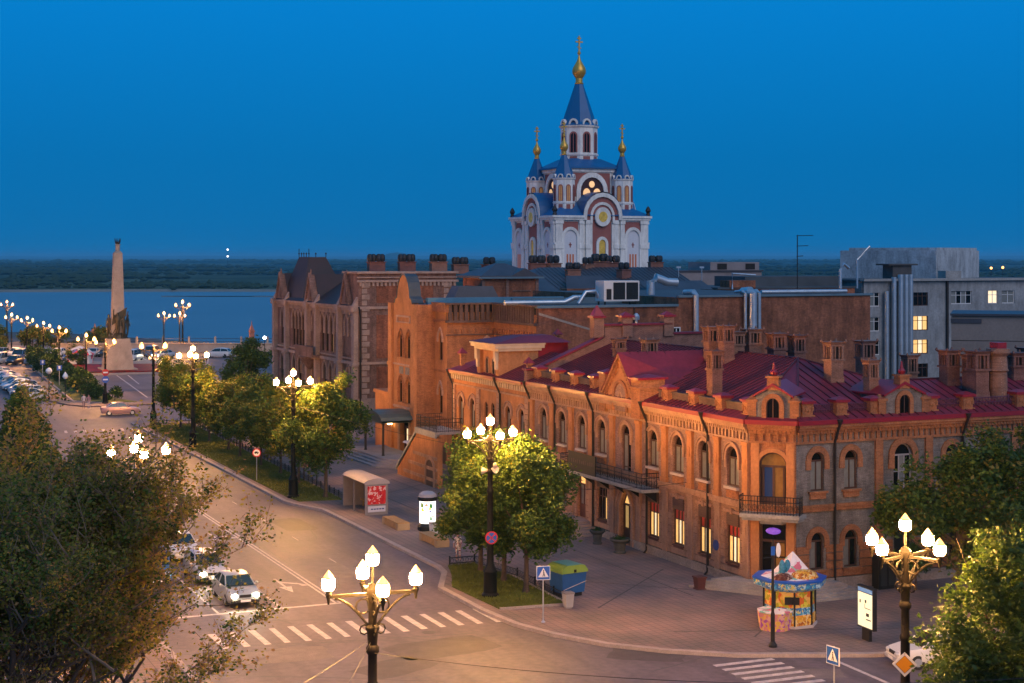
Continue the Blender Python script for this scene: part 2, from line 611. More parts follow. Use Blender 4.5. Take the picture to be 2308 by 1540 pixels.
# pavement on the building side, its kerb and the lawns
KL = [(-1.05, 96), (-.75, 60), (-.75, 36.5), (-.4, 34.6), (.7, 31.5), (.7, 9.0), (.4, 7.2), (-1.3, 3.4), (-1.3, -2.6), (-1.0, -6), (-.2, -8.6), (1.2, -11.3), (3.1, -13.4), (5.6, -15.3), (11, -17.6), (22, -21.5), (48, -30)]
pavement = slab('pavement', ccw(KL + [(48, 40), (60, 60), (60, 96)]), .0, .14, PAVE)


def kerb_run(name, pts, w=.3, h=.17, parent=None, side=1):
    m = MB()
    n = len(pts)
    off = []
    for i in range(n):
        a = Vector(pts[max(0, i - 1)])
        b = Vector(pts[min(n - 1, i + 1)])
        d = (b - a).normalized()
        off.append((pts[i][0] + d.y * w * side, pts[i][1] - d.x * w * side))
    for i in range(n - 1):
        q = ccw([pts[i], pts[i + 1], off[i + 1], off[i]])
        m.prism(q, .001, h)
    return m.build(name, KERB, parent)


kerb_run('kerb', KL, .32, .165, pavement, side=1)
joint_m = mat('wide_paving_joint', (.10, .08, .075), .9, var=.2)
for a, b in (((4.2, 3.8), (13.2, -5.2)), ((4.0, -4.6), (12, 3)), ((8, -13), (18, -3.5)), ((1.5, 12), (12.4, 14.5)), ((3.9, 8), (12.9, 30)), ((2, 33), (12, 41)), ((5, -10.6), (24, -17.4)), ((6.4, 12), (6.4, 44)), ((9.9, -4), (9.9, 44))):
    dl = math.hypot(b[0] - a[0], b[1] - a[1])
    MB().box(-.05, .05, 0, dl, 0, .003).build('paving_joint', joint_m, pavement, (a[0], a[1], .141), -math.atan2(b[0] - a[0], b[1] - a[1]))
lawn1 = slab('lawn', ccw([(1.0, 8.6), (2.6, 8.6), (3.2, 4), (2.9, -3.3), (-.7, -3.0), (-.9, 3.2), (.2, 6)]), .10, .20, GRASSM)
kerb_run('kerb', [(3.25, 4.2), (2.95, -3.4), (-.75, -3.1)], .14, .26, lawn1)
lawn2 = slab('lawn', ccw([(-.4, 92), (-.35, 38), (-.1, 35.6), (3.0, 35.2), (3.6, 58), (4.3, 92)]), .10, .20, GRASSM)


def grass_blades(name, poly_xy, n, seed, parent):
    rs = np.random.RandomState(seed)
    xs = [p[0] for p in poly_xy]
    ys = [p[1] for p in poly_xy]
    pts = rs.rand(n * 2, 2) * [max(xs) - min(xs), max(ys) - min(ys)] + [min(xs), min(ys)]
    ins = np.zeros(len(pts), bool)
    j = len(poly_xy) - 1
    for i in range(len(poly_xy)):
        xi, yi = poly_xy[i]
        xj, yj = poly_xy[j]
        c = ((yi > pts[:, 1]) != (yj > pts[:, 1])) & (pts[:, 0] < (xj - xi) * (pts[:, 1] - yi) / (yj - yi + 1e-9) + xi)
        ins ^= c
        j = i
    pts = pts[ins][:n]
    k = len(pts)
    a = rs.rand(k) * 6.28
    h = .05 + rs.rand(k) * .09
    v = np.zeros((k, 3, 3))
    dx, dy = np.cos(a) * .035, np.sin(a) * .035
    v[:, 0] = np.c_[pts[:, 0] - dx, pts[:, 1] - dy, np.full(k, .195)]
    v[:, 1] = np.c_[pts[:, 0] + dx, pts[:, 1] + dy, np.full(k, .195)]
    v[:, 2] = np.c_[pts[:, 0] + rs.randn(k) * .05, pts[:, 1] + rs.randn(k) * .05, .2 + h]
    o = fast_mesh(name, v.reshape(-1, 3), 3, [LEAFM['grass']], parent)
    return kind(o, 'stuff')


def fast_mesh(name, verts, n, mats, parent=None, midx=None, loc=(0, 0, 0), rz=0.):
    """every n consecutive vertices make one face"""
    me = bpy.data.meshes.new(name)
    k = len(verts) // n
    me.vertices.add(len(verts))
    me.vertices.foreach_set('co', np.ascontiguousarray(verts, np.float32).ravel())
    me.loops.add(k * n)
    me.loops.foreach_set('vertex_index', np.arange(k * n, dtype=np.int32))
    me.polygons.add(k)
    me.polygons.foreach_set('loop_start', np.arange(0, k * n, n, dtype=np.int32))
    try:
        me.polygons.foreach_set('loop_total', np.full(k, n, np.int32))
    except Exception:
        pass
    for x in mats:
        me.materials.append(x)
    if midx is not None:
        me.polygons.foreach_set('material_index', np.ascontiguousarray(midx, np.int32))
    me.update(calc_edges=True)
    return place(name, me, parent, loc, rz)


def leaf_mat(name, col, tr=.25, var=.5):
    m = mat(name, col, .6, var=var, scale=.9, spec=.25)
    nt = m.node_tree
    b = nt.nodes['Principled BSDF']
    o = nt.nodes['Material Output']
    t = nt.nodes.new('ShaderNodeBsdfTranslucent')
    t.inputs['Color'].default_value = (col[0] * 1.3, col[1] * 1.2, col[2], 1)
    mx = nt.nodes.new('ShaderNodeMixShader')
    mx.inputs[0].default_value = tr
    nt.links.new(b.outputs[0], mx.inputs[1])
    nt.links.new(t.outputs[0], mx.inputs[2])
    nt.links.new(mx.outputs[0], o.inputs['Surface'])
    return m


LEAFM = dict(grass=leaf_mat('grass_blade', (.115, .13, .022)), a=leaf_mat('maple_leaf', (.060, .105, .016)), b=leaf_mat('maple_leaf_yellow', (.12, .13, .014)),
             c=leaf_mat('dark_leaf', (.032, .068, .014)), o=leaf_mat('olive_leaf', (.13, .115, .022)), r=leaf_mat('brown_leaf', (.17, .10, .038)),
             n=leaf_mat('needle', (.03, .055, .022)))
grass_blades('grass', [(1.0, 8.6), (2.6, 8.6), (3.2, 4), (2.9, -3.3), (-.7, -3.0), (-.9, 3.2), (.2, 6)], 9000, 1, lawn1)
grass_blades('grass', [(-.4, 92), (-.35, 38), (-.1, 35.6), (3.0, 35.2), (3.6, 58), (4.3, 92)], 26000, 2, lawn2)
# pavement on the far left side of the street
pv2 = slab('pavement', ccw([(-17.6, -20), (-17.6, 84), (-24, 92), (-60, 96), (-60, -20)]), 0, .14, PAVE)
kerb_run('kerb', [(-17.6, -20), (-17.6, 84), (-24, 92), (-60, 96)], .3, .165, pv2, side=-1)
# traffic island with lawn and hedge in the square
isl = [(-3.2, 125.6), (0.5, 120.4), (4.2, 120.4), (2.6, 126), (1.6, 150), (3.5, 205), (0.6, 206), (-2.2, 150)]
island = slab('traffic_island', ccw(isl), 0, .14, KERB)
ctr = (sum(p[0] for p in isl) / len(isl), sum(p[1] for p in isl) / len(isl))
lawn3 = slab('lawn', ccw([(p[0] + (.3 if p[0] < 1.2 else -.3), p[1] + (.5 if p[1] < 150 else -.5)) for p in isl]), .13, .20, GRASSM)
pv3 = slab('pavement', ccw([(-6.6, 131), (-4.4, 121), (-2.5, 117.4), (5.2, 117.6), (4.6, 119.9), (-.2, 119.9), (-3.8, 125.2), (-4.3, 138), (-3.4, 206), (-4.6, 206)]), 0, .13, PAVE)
plaza = slab('plaza', ccw([(4.5, 168), (19, 168), (24, 200), (5, 204)]), 0, .10, mat('plaza_slabs', (.26, .22, .2), .85, var=.25, scale=.4))
RED = mosaic_mat('red_flowers', [(.26, .006, .006), (.19, .004, .008), (.30, .01, .006), (.10, .02, .01)], 3.5)
fl = MB().prism(ccw([(4.9, 171.5), (9, 170.2), (14.5, 170.0), (18.6, 173), (20, 186), (4.9, 190)]), .1, .42).build('flower_bed', RED, None, A0, TH)
tag(fl, 'bed of dark red flowers round the tall stone obelisk', 'flower bed')
MB().prism(ccw([(4.7, 170.2), (9, 168.9), (15, 168.7), (15, 168.9), (9, 169.2), (4.8, 170.5)]), .1, .32).build('edging', KERB, fl, (0, 0, 0))
# promenade wall and railing above the river
prom = thing('promenade_wall', 'long pale parapet wall with railing above the river behind the obelisk', 'wall', (-52, 299, 0), 0)
MB().box(-34, 22, 0, .6, 0, 1.55).box(-34, 22, -.15, .75, 1.55, 1.75).build('wall', mat('sandy_wall', (.42, .32, .25), .85, var=.2, scale=.5), prom)
bal = MB().frus(0, 0, 1.75, 2.75, .2, .2, .16, .16).lathe([(.18, 2.75), (.22, 2.85), (.0, 3.05)], 8).mesh('post', mat('sandy_wall', (0, 0, 0)))
for i in range(12):
    place('post', bal, prom, (-33 + i * 4.9, .3, 0))
for z in (2.0, 2.55):
    MB().tube([(-34, .3, z), (22, .3, z)], .05, 5).build('rail', IRONB, prom)

# ------------------------------------------------------------------ the river and the far bank
WAT = mat('river_water', (.115, .125, .135), .30, var=.2, scale=.012, spec=.32)
nt = WAT.node_tree
_tc = nt.nodes.new('ShaderNodeTexCoord')
_mp = nt.nodes.new('ShaderNodeMapping')
_mp.inputs['Scale'].default_value = (.012, .11, 1)
_n = nt.nodes.new('ShaderNodeTexNoise')
_n.inputs['Scale'].default_value = 1
_n.inputs['Detail'].default_value = 6
_bp = nt.nodes.new('ShaderNodeBump')
_bp.inputs['Strength'].default_value = .55
_bp.inputs['Distance'].default_value = 2.0
nt.links.new(_tc.outputs['Object'], _mp.inputs[0])
nt.links.new(_mp.outputs[0], _n.inputs['Vector'])
nt.links.new(_n.outputs['Fac'], _bp.inputs['Height'])
nt.links.new(_bp.outputs[0], nt.nodes['Principled BSDF'].inputs['Normal'])
kind(MB().box(-9000, 9000, 380, 1900, -25, -20).build('river', WAT), 'structure')
kind(MB().box(-9000, 9000, 200, 381, -25, -20).build('river', WAT), 'structure')
FARL = bpy.data.materials.new('far_meadow_and_woods')
FARL.use_nodes = True
nt = FARL.node_tree
_b = nt.nodes['Principled BSDF']
_b.inputs['Roughness'].default_value = .95
_b.inputs['Specular IOR Level'].default_value = .05
_tc = nt.nodes.new('ShaderNodeTexCoord')
_mp = nt.nodes.new('ShaderNodeMapping')
_mp.inputs['Scale'].default_value = (.0022, .0014, 1)
_n = nt.nodes.new('ShaderNodeTexNoise')
_n.inputs['Scale'].default_value = 1
_n.inputs['Detail'].default_value = 9
_n.inputs['Roughness'].default_value = .6
nt.links.new(_tc.outputs['Object'], _mp.inputs[0])
nt.links.new(_mp.outputs[0], _n.inputs['Vector'])
_r = nt.nodes.new('ShaderNodeValToRGB')
_e = _r.color_ramp.elements
_e[0].position = .44
_e[0].color = (.022, .032, .016, 1)
_e[1].position = .60
_e[1].color = (.075, .088, .045, 1)
_x = _e.new(.52)
_x.color = (.034, .046, .022, 1)
nt.links.new(_n.outputs['Fac'], _r.inputs[0])
nt.links.new(_r.outputs[0], _b.inputs['Base Color'])
fb = MB()
sh = []
rs = np.random.RandomState(5)
for i in range(61):
    x = -1800 + i * 90
    sh.append((x, 1700 + 10 * math.sin(i * 1.3) + rs.randn() * 4))
for i in range(60):
    fb.poly([(sh[i][0], sh[i][1], -20.1), (sh[i + 1][0], sh[i + 1][1], -20.1), (sh[i + 1][0], sh[i + 1][1] + 22, -17.6), (sh[i][0], sh[i][1] + 22, -17.6)], 1)
    fb.poly([(sh[i][0], sh[i][1] + 22, -17.6), (sh[i + 1][0], sh[i + 1][1] + 22, -17.6), (sh[i + 1][0] * 14, 52000, -16), (sh[i][0] * 14, 52000, -16)])
kind(fb.build('far_bank', [FARL, mat('shore_sand', (.24, .19, .14), .95, var=.3, scale=.02)]), 'structure')
sp = MB().prism([(-330 + 12 * i + 6 * math.sin(i), 1500 + 13 * math.sin(i * .12 * 3.14 + .2)) for i in range(0, 18)] + [(-120, 1512), (-330, 1503)][:1], -21, -19.4)
kind(sp.build('sandbar', mat('wet_sand', (.20, .16, .12), .9, var=.2, scale=.05)), 'structure')
# thickets on the far bank: lumps of crown, far too many to count
rs = np.random.RandomState(11)
oct_ = np.array([(1, 0, 0), (.31, .95, 0), (-.81, .59, 0), (-.81, -.59, 0), (.31, -.95, 0)])
tv = []
for y0, cnt, hh, xr in ((1722, 500, 5.5, 900), (1775, 420, 8, 900), (1900, 700, 9, 950), (2150, 650, 10, 1050), (2500, 700, 12, 1200), (3000, 700, 13, 1500), (3700, 700, 15, 1800), (4800, 700, 17, 2300), (6500, 700, 22, 3100), (9000, 800, 26, 4200)):
    cl = rs.uniform(-xr, xr, 22)
    for i in range(cnt):
        x = cl[rs.randint(22)] + rs.randn() * xr * .045
        y = y0 + rs.rand() * y0 * .05
        h = hh * (.25 + .6 * rs.rand())
        w = h * (.55 + .9 * rs.rand()) * (1 + y0 / 9000)
        ring = oct_ * [w, w, 0] * (.8 + .4 * rs.rand(5, 1)) + [x, y, -18 + h * .45]
        top = np.array([x + rs.randn() * w * .2, y, -18 + h])
        bot = np.array([x, y, -19.5])
        for k in range(5):
            tv += [ring[k], ring[(k + 1) % 5], top, bot, ring[(k + 1) % 5], ring[k]]
thk = fast_mesh('far_woods', np.array(tv), 3, [mat('far_tree_crowns', (.030, .044, .020), .95, var=.3, scale=.02, spec=.05)])
kind(thk, 'stuff')
ridge = MB()
for i in range(80):
    xa, xb_ = -25000 + i * 625, -25000 + (i + 1) * 625
    za, zb_ = [22 + 7 * math.sin(k * .7) + 5 * math.sin(k * 1.9 + 1) for k in (i, i + 1)]
    ridge.poly([(xa, 31000, -20), (xb_, 31000, -20), (xb_, 32500, zb_), (xa, 32500, za)])
    ridge.poly([(xa, 32500, za), (xb_, 32500, zb_), (xb_, 34000, -20), (xa, 34000, -20)])
kind(ridge.build('hills', FARL), 'structure')
kind(MB().sphere((-1150, 16000, -18), 170, 150, 75, 14, 8).sphere((900, 38000, -20), 1700, 900, 120, 14, 8).build('hills', FARL), 'structure')

# evening haze over the river plain
HZ = bpy.data.materials.new('evening_haze')
HZ.use_nodes = True
_t = HZ.node_tree
_t.nodes.remove(_t.nodes['Principled BSDF'])
_v = _t.nodes.new('ShaderNodeVolumePrincipled')
_v.inputs['Color'].default_value = (.22, .74, 1, 1)
_v.inputs['Density'].default_value = 6.5e-5
_v.inputs['Anisotropy'].default_value = 0
_t.links.new(_v.outputs[0], _t.nodes['Material Output'].inputs['Volume'])
hz = MB().box(-26500, 26500, -160, 52600, -28, 63).build('haze', HZ)
kind(hz, 'stuff')
# ================================================================== facade kit
def arch(w, zs, rise, n=8, pt=False):
    """outline of an arch head from its left to its right springing point"""
    out = []
    for i in range(n + 1):
        a = math.pi * i / n
        x = -w / 2 * math.cos(a)
        z = zs + rise * (math.sin(a) if not pt else 1 - abs(x / (w / 2)) ** 1.5)
        out.append((x, z))
    return out


def wall_run(m, x0, x1, z0, z1, ops, depth=.22, mi=0):
    """front face of one storey with real openings (x, width, bottom, spring, rise, pointed) and their reveals"""
    c = x0
    for (x, w, zb, zs, rise, pt) in sorted(ops):
        m.poly([(c, 0, z0), (x - w / 2, 0, z0), (x - w / 2, 0, z1), (c, 0, z1)], mi)
        if zb > z0 + .01:
            m.poly([(x - w / 2, 0, z0), (x + w / 2, 0, z0), (x + w / 2, 0, zb), (x - w / 2, 0, zb)], mi)
        hd = [(x + a, z) for a, z in arch(w, zs, rise, 8, pt)] if rise > 0 else [(x - w / 2, zs), (x + w / 2, zs)]
        for (xa, za), (xb, zbb) in zip(hd, hd[1:]):
            m.poly([(xa, 0, za), (xb, 0, zbb), (xb, 0, z1), (xa, 0, z1)], mi)
        ring = [(x - w / 2, zb)] + hd + [(x + w / 2, zb)]
        for (xa, za), (xb, zbb) in zip(ring, ring[1:] + ring[:1]):
            m.poly([(xa, 0, za), (xa, depth, za), (xb, depth, zbb), (xb, 0, zbb)], mi)
        c = x + w / 2
    m.poly([(c, 0, z0), (x1, 0, z0), (x1, 0, z1), (c, 0, z1)], mi)
    return m


def ring_band(m, w, zb, zs, rise, bw, y0, y1, pt=False, mi=0, legs=True):
    """band of width bw following an arched opening on its outside (archivolt or frame)"""
    inn = arch(w, zs, rise, 10, pt) if rise > 0 else [(-w / 2, zs), (w / 2, zs)]
    out = arch(w + 2 * bw, zs, rise + bw, 10, pt) if rise > 0 else [(-w / 2 - bw, zs + bw), (w / 2 + bw, zs + bw)]
    if legs:
        inn = [(-w / 2, zb)] + inn + [(w / 2, zb)]
        out = [(-w / 2 - bw, zb)] + out + [(w / 2 + bw, zb)]
    for i in range(len(inn) - 1):
        a, b, c, d = inn[i], inn[i + 1], out[i + 1], out[i]
        m.poly([(a[0], y0, a[1]), (b[0], y0, b[1]), (c[0], y0, c[1]), (d[0], y0, d[1])], mi)
        m.poly([(d[0], y0, d[1]), (c[0], y0, c[1]), (c[0], y1, c[1]), (d[0], y1, d[1])], mi)
        m.poly([(b[0], y0, b[1]), (a[0], y0, a[1]), (a[0], y1, a[1]), (b[0], y1, b[1])], mi)
    return m


class Win:
    """window kit: one frame mesh and its pane meshes, shared by all windows of the kind"""

    def __init__(self, w, hs, rise, fm, glass, fan=None, pt=False, fw=.075, mull=1, trans=None, low=None):
        self.w, self.hs, self.rise = w, hs, rise
        m = MB()
        iw = w - 2 * fw
        ring_band(m, iw, fw, hs, max(rise - fw, 0) if rise else 0, fw, 0, .1, pt)
        m.box(-w / 2, w / 2, 0, .1, 0, fw)
        if rise > 0:
            m.box(-iw / 2, iw / 2, .005, .09, hs - fw * .6, hs + fw * .6)
        for k in range(mull):
            x = -iw / 2 + iw * (k + 1) / (mull + 1)
            m.box(x - fw * .45, x + fw * .45, .008, .085, fw, hs - fw * .6)
        if trans:
            m.box(-iw / 2, iw / 2, .01, .08, trans - .03, trans + .03)
        self.frame = m.mesh('window', fm)
        self.panes = []
        n = mull + 1
        gl = glass if isinstance(glass, (list, tuple)) else [glass]
        for k in range(n):
            x0 = -iw / 2 + iw * k / n + (fw * .45 if k else 0)
            x1 = -iw / 2 + iw * (k + 1) / n - (fw * .45 if k < n - 1 else 0)
            zt = hs - fw * .6 if rise > 0 else hs
            if trans:
                self.panes.append(MB().box(x0, x1, .045, .055, trans + .03, zt).mesh('pane', low or gl[k % len(gl)]))
                zt = trans - .03
            self.panes.append(MB().box(x0, x1, .045, .055, fw, zt).mesh('pane', gl[k % len(gl)]))
        if rise > 0:
            a = [(x, z) for x, z in arch(iw, hs, max(rise - fw, .05), 8, pt)]
            a[0] = (a[0][0], hs + fw * .6)
            a[-1] = (a[-1][0], hs + fw * .6)
            self.panes.append(MB().extr(a[::-1], .045, .055).mesh('pane', fan or gl[0]))

    def put(self, F, x, y, z):
        o = F.put('window', self.frame, x, y, z)
        for p in self.panes:
            place('pane', p, o)
        return o


class Fac:
    """one side of a building: x to the right along the wall seen from outside, y inwards"""

    def __init__(self, B, org, t, s, phi):
        self.B, self.phi = B, phi
        self.o = (t - org[0], s - org[1])

    def pos(self, x, y, z):
        c, n = math.cos(self.phi), math.sin(self.phi)
        return (self.o[0] + x * c - y * n, self.o[1] + x * n + y * c, z)

    def put(self, name, me, x=0., y=0., z=0., sc=None):
        return place(name, me, self.B, self.pos(x, y, z), self.phi, sc)

    def build(self, name, m, mats, x=0., y=0., z=0., smooth=False):
        return self.put(name, m.mesh(name, mats, smooth), x, y, z)


def building(name, label, t, s, rz=0.):
    b = thing(name, label, 'building', W(t, s), TH + rz)
    return b, (t, s)


def dentils(F, x0, x1, z0, z1, pitch, w, proud, m, name='dentil_course', pointed=False):
    d = MB()
    n = int((x1 - x0) / pitch)
    for i in range(n):
        x = x0 + (i + .5) * (x1 - x0) / n
        if pointed:
            d.extr([(x - w / 2, z1), (x, z0), (x + w / 2, z1)], -proud, .02)
        else:
            d.box(x - w / 2, x + w / 2, -proud, .02, z0, z1)
    return kind(F.build(name, d, m), 'stuff')


def railing(F, x0, x1, y, z, h, name='railing', mt=None, pitch=.16, ends=True, depth=None):
    """iron balcony railing with bars and scroll rings along x (front) and back along y (sides)"""
    m = MB()
    runs = [((x0, y), (x1, y))]
    if depth:
        runs += [((x0, y), (x0, y + depth)), ((x1, y), (x1, y + depth))]
    for (a, b), (c, d) in runs:
        L = math.hypot(c - a, d - b)
        for zz in (z + .08, z + h * .72, z + h):
            m.tube([(a, b, zz), (c, d, zz)], .022, 4)
        n = max(2, int(L / pitch))
        for i in range(n + 1):
            k = i / n
            m.tube([(a + (c - a) * k, b + (d - b) * k, z), (a + (c - a) * k, b + (d - b) * k, z + h)], .012 if i % 6 else .025, 4)
        n2 = max(1, int(L / .32))
        for i in range(n2):
            k = (i + .5) / n2
            px, py = a + (c - a) * k, b + (d - b) * k
            ux, uy = (c - a) / L, (d - b) / L
            m.tube([(px + ux * .12 * math.cos(q), py + uy * .12 * math.cos(q), z + h * .38 + .15 * math.sin(q)) for q in [j * math.pi / 4 for j in range(9)]], .014, 3)
    return F.build(name, m, mt or IRON)


def downpipe(F, x, ztop, name='downpipe', mt=None, kick=.55):
    m = MB()
    m.tube([(x + .02, -kick, ztop), (x, -kick * .8, ztop - .25), (x, -.12, ztop - .95), (x, -.12, .35), (x, -.3, .12)], .075, 7)
    m.lathe([(.08, ztop), (.17, ztop + .22), (.17, ztop + .28)], 8, x + .02, -kick)
    return F.build(name, m, mt or IRONB, smooth=True)


# ================================================================== the two-storey corner house under the magenta roof
B, O = building('corner_house', 'two-storey brick corner house with magenta metal roof, many chimneys and a corner balcony', 15, 0)
FA = Fac(B, O, 13.6, 25.1, R(-90))     # street side; x = 25.1 - s
FC = Fac(B, O, 13.6, -3.64, R(-45))    # chamfered corner, 2.5 wide
FR = Fac(B, O, 15.37, -5.41, 0)        # side street
WA, WC, WR = 28.74, 2.5, 26.0
ZP, ZB, ZT = .65, 4.7, 8.95            # plinth, belt course, wall top


def xs(s):
    return 25.1 - s


def xt(t):
    return t - 15.37


up_s = [-1.92, 1.12, 4.1, 7.1, 13.9, 16.8, 19.78, 22.77]
opsA = [(xs(s), 1.22, 5.4, 6.95, .66, False) for s in up_s] + [(xs(10.6), 1.22, 4.25, 6.95, .66, False)]
lowA = [(xs(s), 1.35, 1.15, 3.95, 0, False) for s in (-1.92, 1.12, 4.1, 7.1, 13.9)] + [(xs(10.6), 1.5, .2, 2.6, 1.0, True), (xs(16.9), 1.2, .9, 3.8, 0, False)] + [(xs(s), 1.25, 1.2, 3.6, 0, False) for s in (19.78, 22.77)]
m = MB()
wall_run(m, 0, WA, ZB, ZT, opsA)
FA.build('wall', m, PINKBR)
m = MB()
wall_run(m, 0, WA, 0, ZB, lowA, .22)
FA.build('wall', m, mat('salmon_brick', (.34, .175, .115), .85, streak=.4, brick=(.26, .075, .008, (.4, .24, .15)), var=.3, scale=.8, fine=.2))
m = MB()
wall_run(m, 0, WC, ZB, ZT, [(WC / 2, 1.55, 4.35, 6.75, .78, False)])
wall_run(m, 0, WC, 0, ZB, [(WC / 2, 1.5, .35, 3.75, 0, False)], .34)
FC.build('wall', m, ORANGE)
upR = [(xt(16.7), .86, 5.45, 7.05, .5, False), (xt(18.85), .86, 5.45, 7.05, .5, False), (xt(22.3), 1.25, 5.0, 7.1, .65, False)] + [(xt(t), .9, 5.45, 7.05, .5, False) for t in (25.6, 28.4, 31.2, 34, 37)]
loR = [(xt(16.7), .86, 1.25, 2.75, .5, False), (xt(18.85), .86, 1.25, 2.75, .5, False), (xt(22.3), 1.2, .4, 2.8, .6, False)] + [(xt(t), .9, 1.25, 2.75, .5, False) for t in (25.6, 28.4, 31.2, 34, 37)]
m = MB()
wall_run(m, 0, WR, ZB, ZT, upR)
wall_run(m, 0, WR, 0, ZB, loR)
FR.build('wall', m, GREYBR)
def gaps(ops, x0, x1, pad=.0):
    c = x0
    out = []
    for o in sorted(ops):
        out.append((c, o[0] - o[1] / 2 - pad))
        c = o[0] + o[1] / 2 + pad
    out.append((c, x1))
    return [g for g in out if g[1] - g[0] > .12]


def rustic(F, ops, x0, x1, z0, z1, rows, mt, proud=.07, pad=.12, name='rustic_block'):
    h = (z1 - z0) / rows
    for k in range(rows):
        za, zb = z0 + k * h + .03, z0 + (k + 1) * h - .03
        zb = max(zb, za + .1)
        act = [o for o in ops if o[2] < zb and o[3] + o[4] > za]
        for a, b in gaps(act, x0, x1, pad):
            F.build(name, MB().box(a, b, -proud, .0, za, zb), mt)


TRIM = mat('salmon_trim', (.38, .215, .14), .82, streak=.3, var=.25, scale=1.2, fine=.15)
# plinth, belts, cornices on the three sides
for F, L, ops, nm in ((FA, WA, lowA, 'a'), (FC, WC, [(WC / 2, 1.5, .35, 3.75, 0, False)], 'c'), (FR, WR, loR, 'r')):
    for a, b in gaps([o for o in ops if o[2] < .6], 0, L):
        m = MB()
        m.box(a, b, -.12, 0, 0, ZP - (.0 if nm != 'r' else -.1))
        m.box(a, b, -.16, 0, ZP - .1 + (0 if nm != 'r' else .1), ZP + (0 if nm != 'r' else .1))
        F.build('plinth', m, STONE)
    tm = TRIM if nm == 'a' else ORANGE
    e0 = -.0
    F.build('belt_course', MB().box(e0, L, -.16, 0, 4.55, 4.72).box(e0, L, -.1, 0, 4.36, 4.55), tm)
    F.build('cornice', MB().box(-.02, L + .02, -.12, 0, 8.0, 8.12).box(-.02, L + .02, -.22, 0, 8.52, 8.72).box(-.04, L + .04, -.36, .1, 8.72, 8.86).box(-.06, L + .06, -.46, .1, 8.86, 9.02), TRIM if nm == 'a' else ORANGE)
    dentils(F, 0, L, 8.12, 8.5, .36, .2, .09, tm)
    dentils(F, 0, L, 8.56, 8.72, .22, .12, .26, tm, 'small_dentil_course')
rustic(FA, lowA, 0, WA, ZP, 3.0, 6, TRIM, .05)
rustic(FR, loR, 0, WR, .75, 2.55, 4, ORANGE, .06)
# pilasters
pil = MB().box(-.27, .27, -.16, 0, 4.72, 8.0).box(-.33, .33, -.2, 0, 4.72, 5.0).box(-.33, .33, -.21, 0, 7.8, 8.0).box(-.1, .1, -.19, 0, 6.5, 7.1).mesh('pilaster', ORANGEP)
pil2 = MB().box(-.27, .27, -.12, 0, ZP, 4.36).box(-.1, .1, -.15, 0, 2.9, 3.6).box(-.32, .32, -.15, 0, 4.1, 4.36).mesh('pilaster', TRIM)
for s in (-3.35, -.4, 2.6, 5.6, 8.85, 12.35, 15.35, 18.3, 21.3, 24.6):
    FA.put('pilaster', pil, xs(s))
    FA.put('pilaster', pil2, xs(s))
for t in (20.65, 24.0, 30.0, 35.5):
    FR.put('pilaster', MATS.setdefault('_pilR', MB().box(-.24, .24, -.14, 0, 4.72, 8.0).box(-.24, .24, -.14, 0, .8, 4.36).mesh('pilaster', ORANGE)), xt(t))
for x in (.3, WC - .3):
    FC.put('pilaster', MATS.setdefault('_pilC', MB().box(-.22, .22, -.1, 0, 4.72, 8.0).box(-.22, .22, -.1, 0, ZP, 4.36).mesh('pilaster', ORANGEP)), x)
# window surrounds, sills
arA = ring_band(MB(), 1.22, 6.4, 6.95, .66, .16, -.1, .0, False)
arA = ring_band(arA, 1.56, 6.75, 6.95, .84, .09, -.16, .0, False).mesh('window_arch', TRIM)
sill = MB().box(-.68, .68, -.2, .1, -.14, 0).mesh('sill', mat('pale_sill', (.52, .42, .36), .8, var=.15))
apron = MB().box(-.6, .6, -.07, 0, -.62, -.2).box(-.5, .5, -.12, 0, -.36, -.22).mesh('apron_panel', ORANGE)
wA = Win(1.22, 1.55, .66, WOODD, [GREYGL, GREYGL], GLASS, False, mull=1, fw=.09)
wAd = Win(1.22, 2.7, .66, WOODD, [GREYGL, GLASS], GLASS, False, mull=1, trans=.7, low=None, fw=.09)
for s in up_s:
    wA.put(FA, xs(s), .12, 5.4)
    FA.put('window_arch', arA, xs(s))
    FA.put('sill', sill, xs(s), 0, 5.4)
    FA.put('apron_panel', apron, xs(s), 0, 5.4)
wAd.put(FA, xs(10.6), .12, 4.25)
FA.put('window_arch', arA, xs(10.6))
arR = ring_band(MB(), .86, 6.6, 7.05, .5, .32, -.08, .0, False).mesh('window_arch', ORANGE)
arR2 = ring_band(MB(), .86, 2.4, 2.75, .5, .3, -.08, .0, False).mesh('window_arch', ORANGE)
arR3 = ring_band(MB(), 1.25, 6.4, 7.1, .65, .36, -.1, .0, False).mesh('window_arch', ORANGE)
sillR = MB().box(-.6, .6, -.18, .1, -.12, 0).box(-.5, .5, -.1, 0, -.42, -.12).mesh('sill', ORANGE)
wR = Win(.86, 1.6, .5, WOODD, [GREYGL, GREYGL], GLASS, False, mull=1)
wRl = Win(.86, 1.5, .5, WOODD, [GREYGL, GLASS], GLASS, False, mull=1)
wR3 = Win(1.25, 2.1, .65, mat('grey_painted_frame', (.32, .29, .29), .6, var=.1), [GLASS, GREYGL], GLASS, False, mull=2, trans=1.2)
for o in upR:
    (wR3 if o[1] > 1 else wR).put(FR, o[0], .13, o[2])
    FR.put('window_arch', arR3 if o[1] > 1 else arR, o[0])
    if o[1] < 1:
        FR.put('sill', sillR, o[0], 0, o[2])
for o in loR:
    if o[1] < 1:
        wRl.put(FR, o[0], .13, o[2])
        FR.put('window_arch', arR2, o[0])
        FR.put('sill', sillR, o[0], 0, o[2])
dr = FR.build('door', MB().box(-.6, .6, 0, .08, .4, 2.8).box(-.55, -.05, -.03, 0, .55, 2.6).box(.05, .55, -.03, 0, .55, 2.6), IRON, xt(22.3), .22)
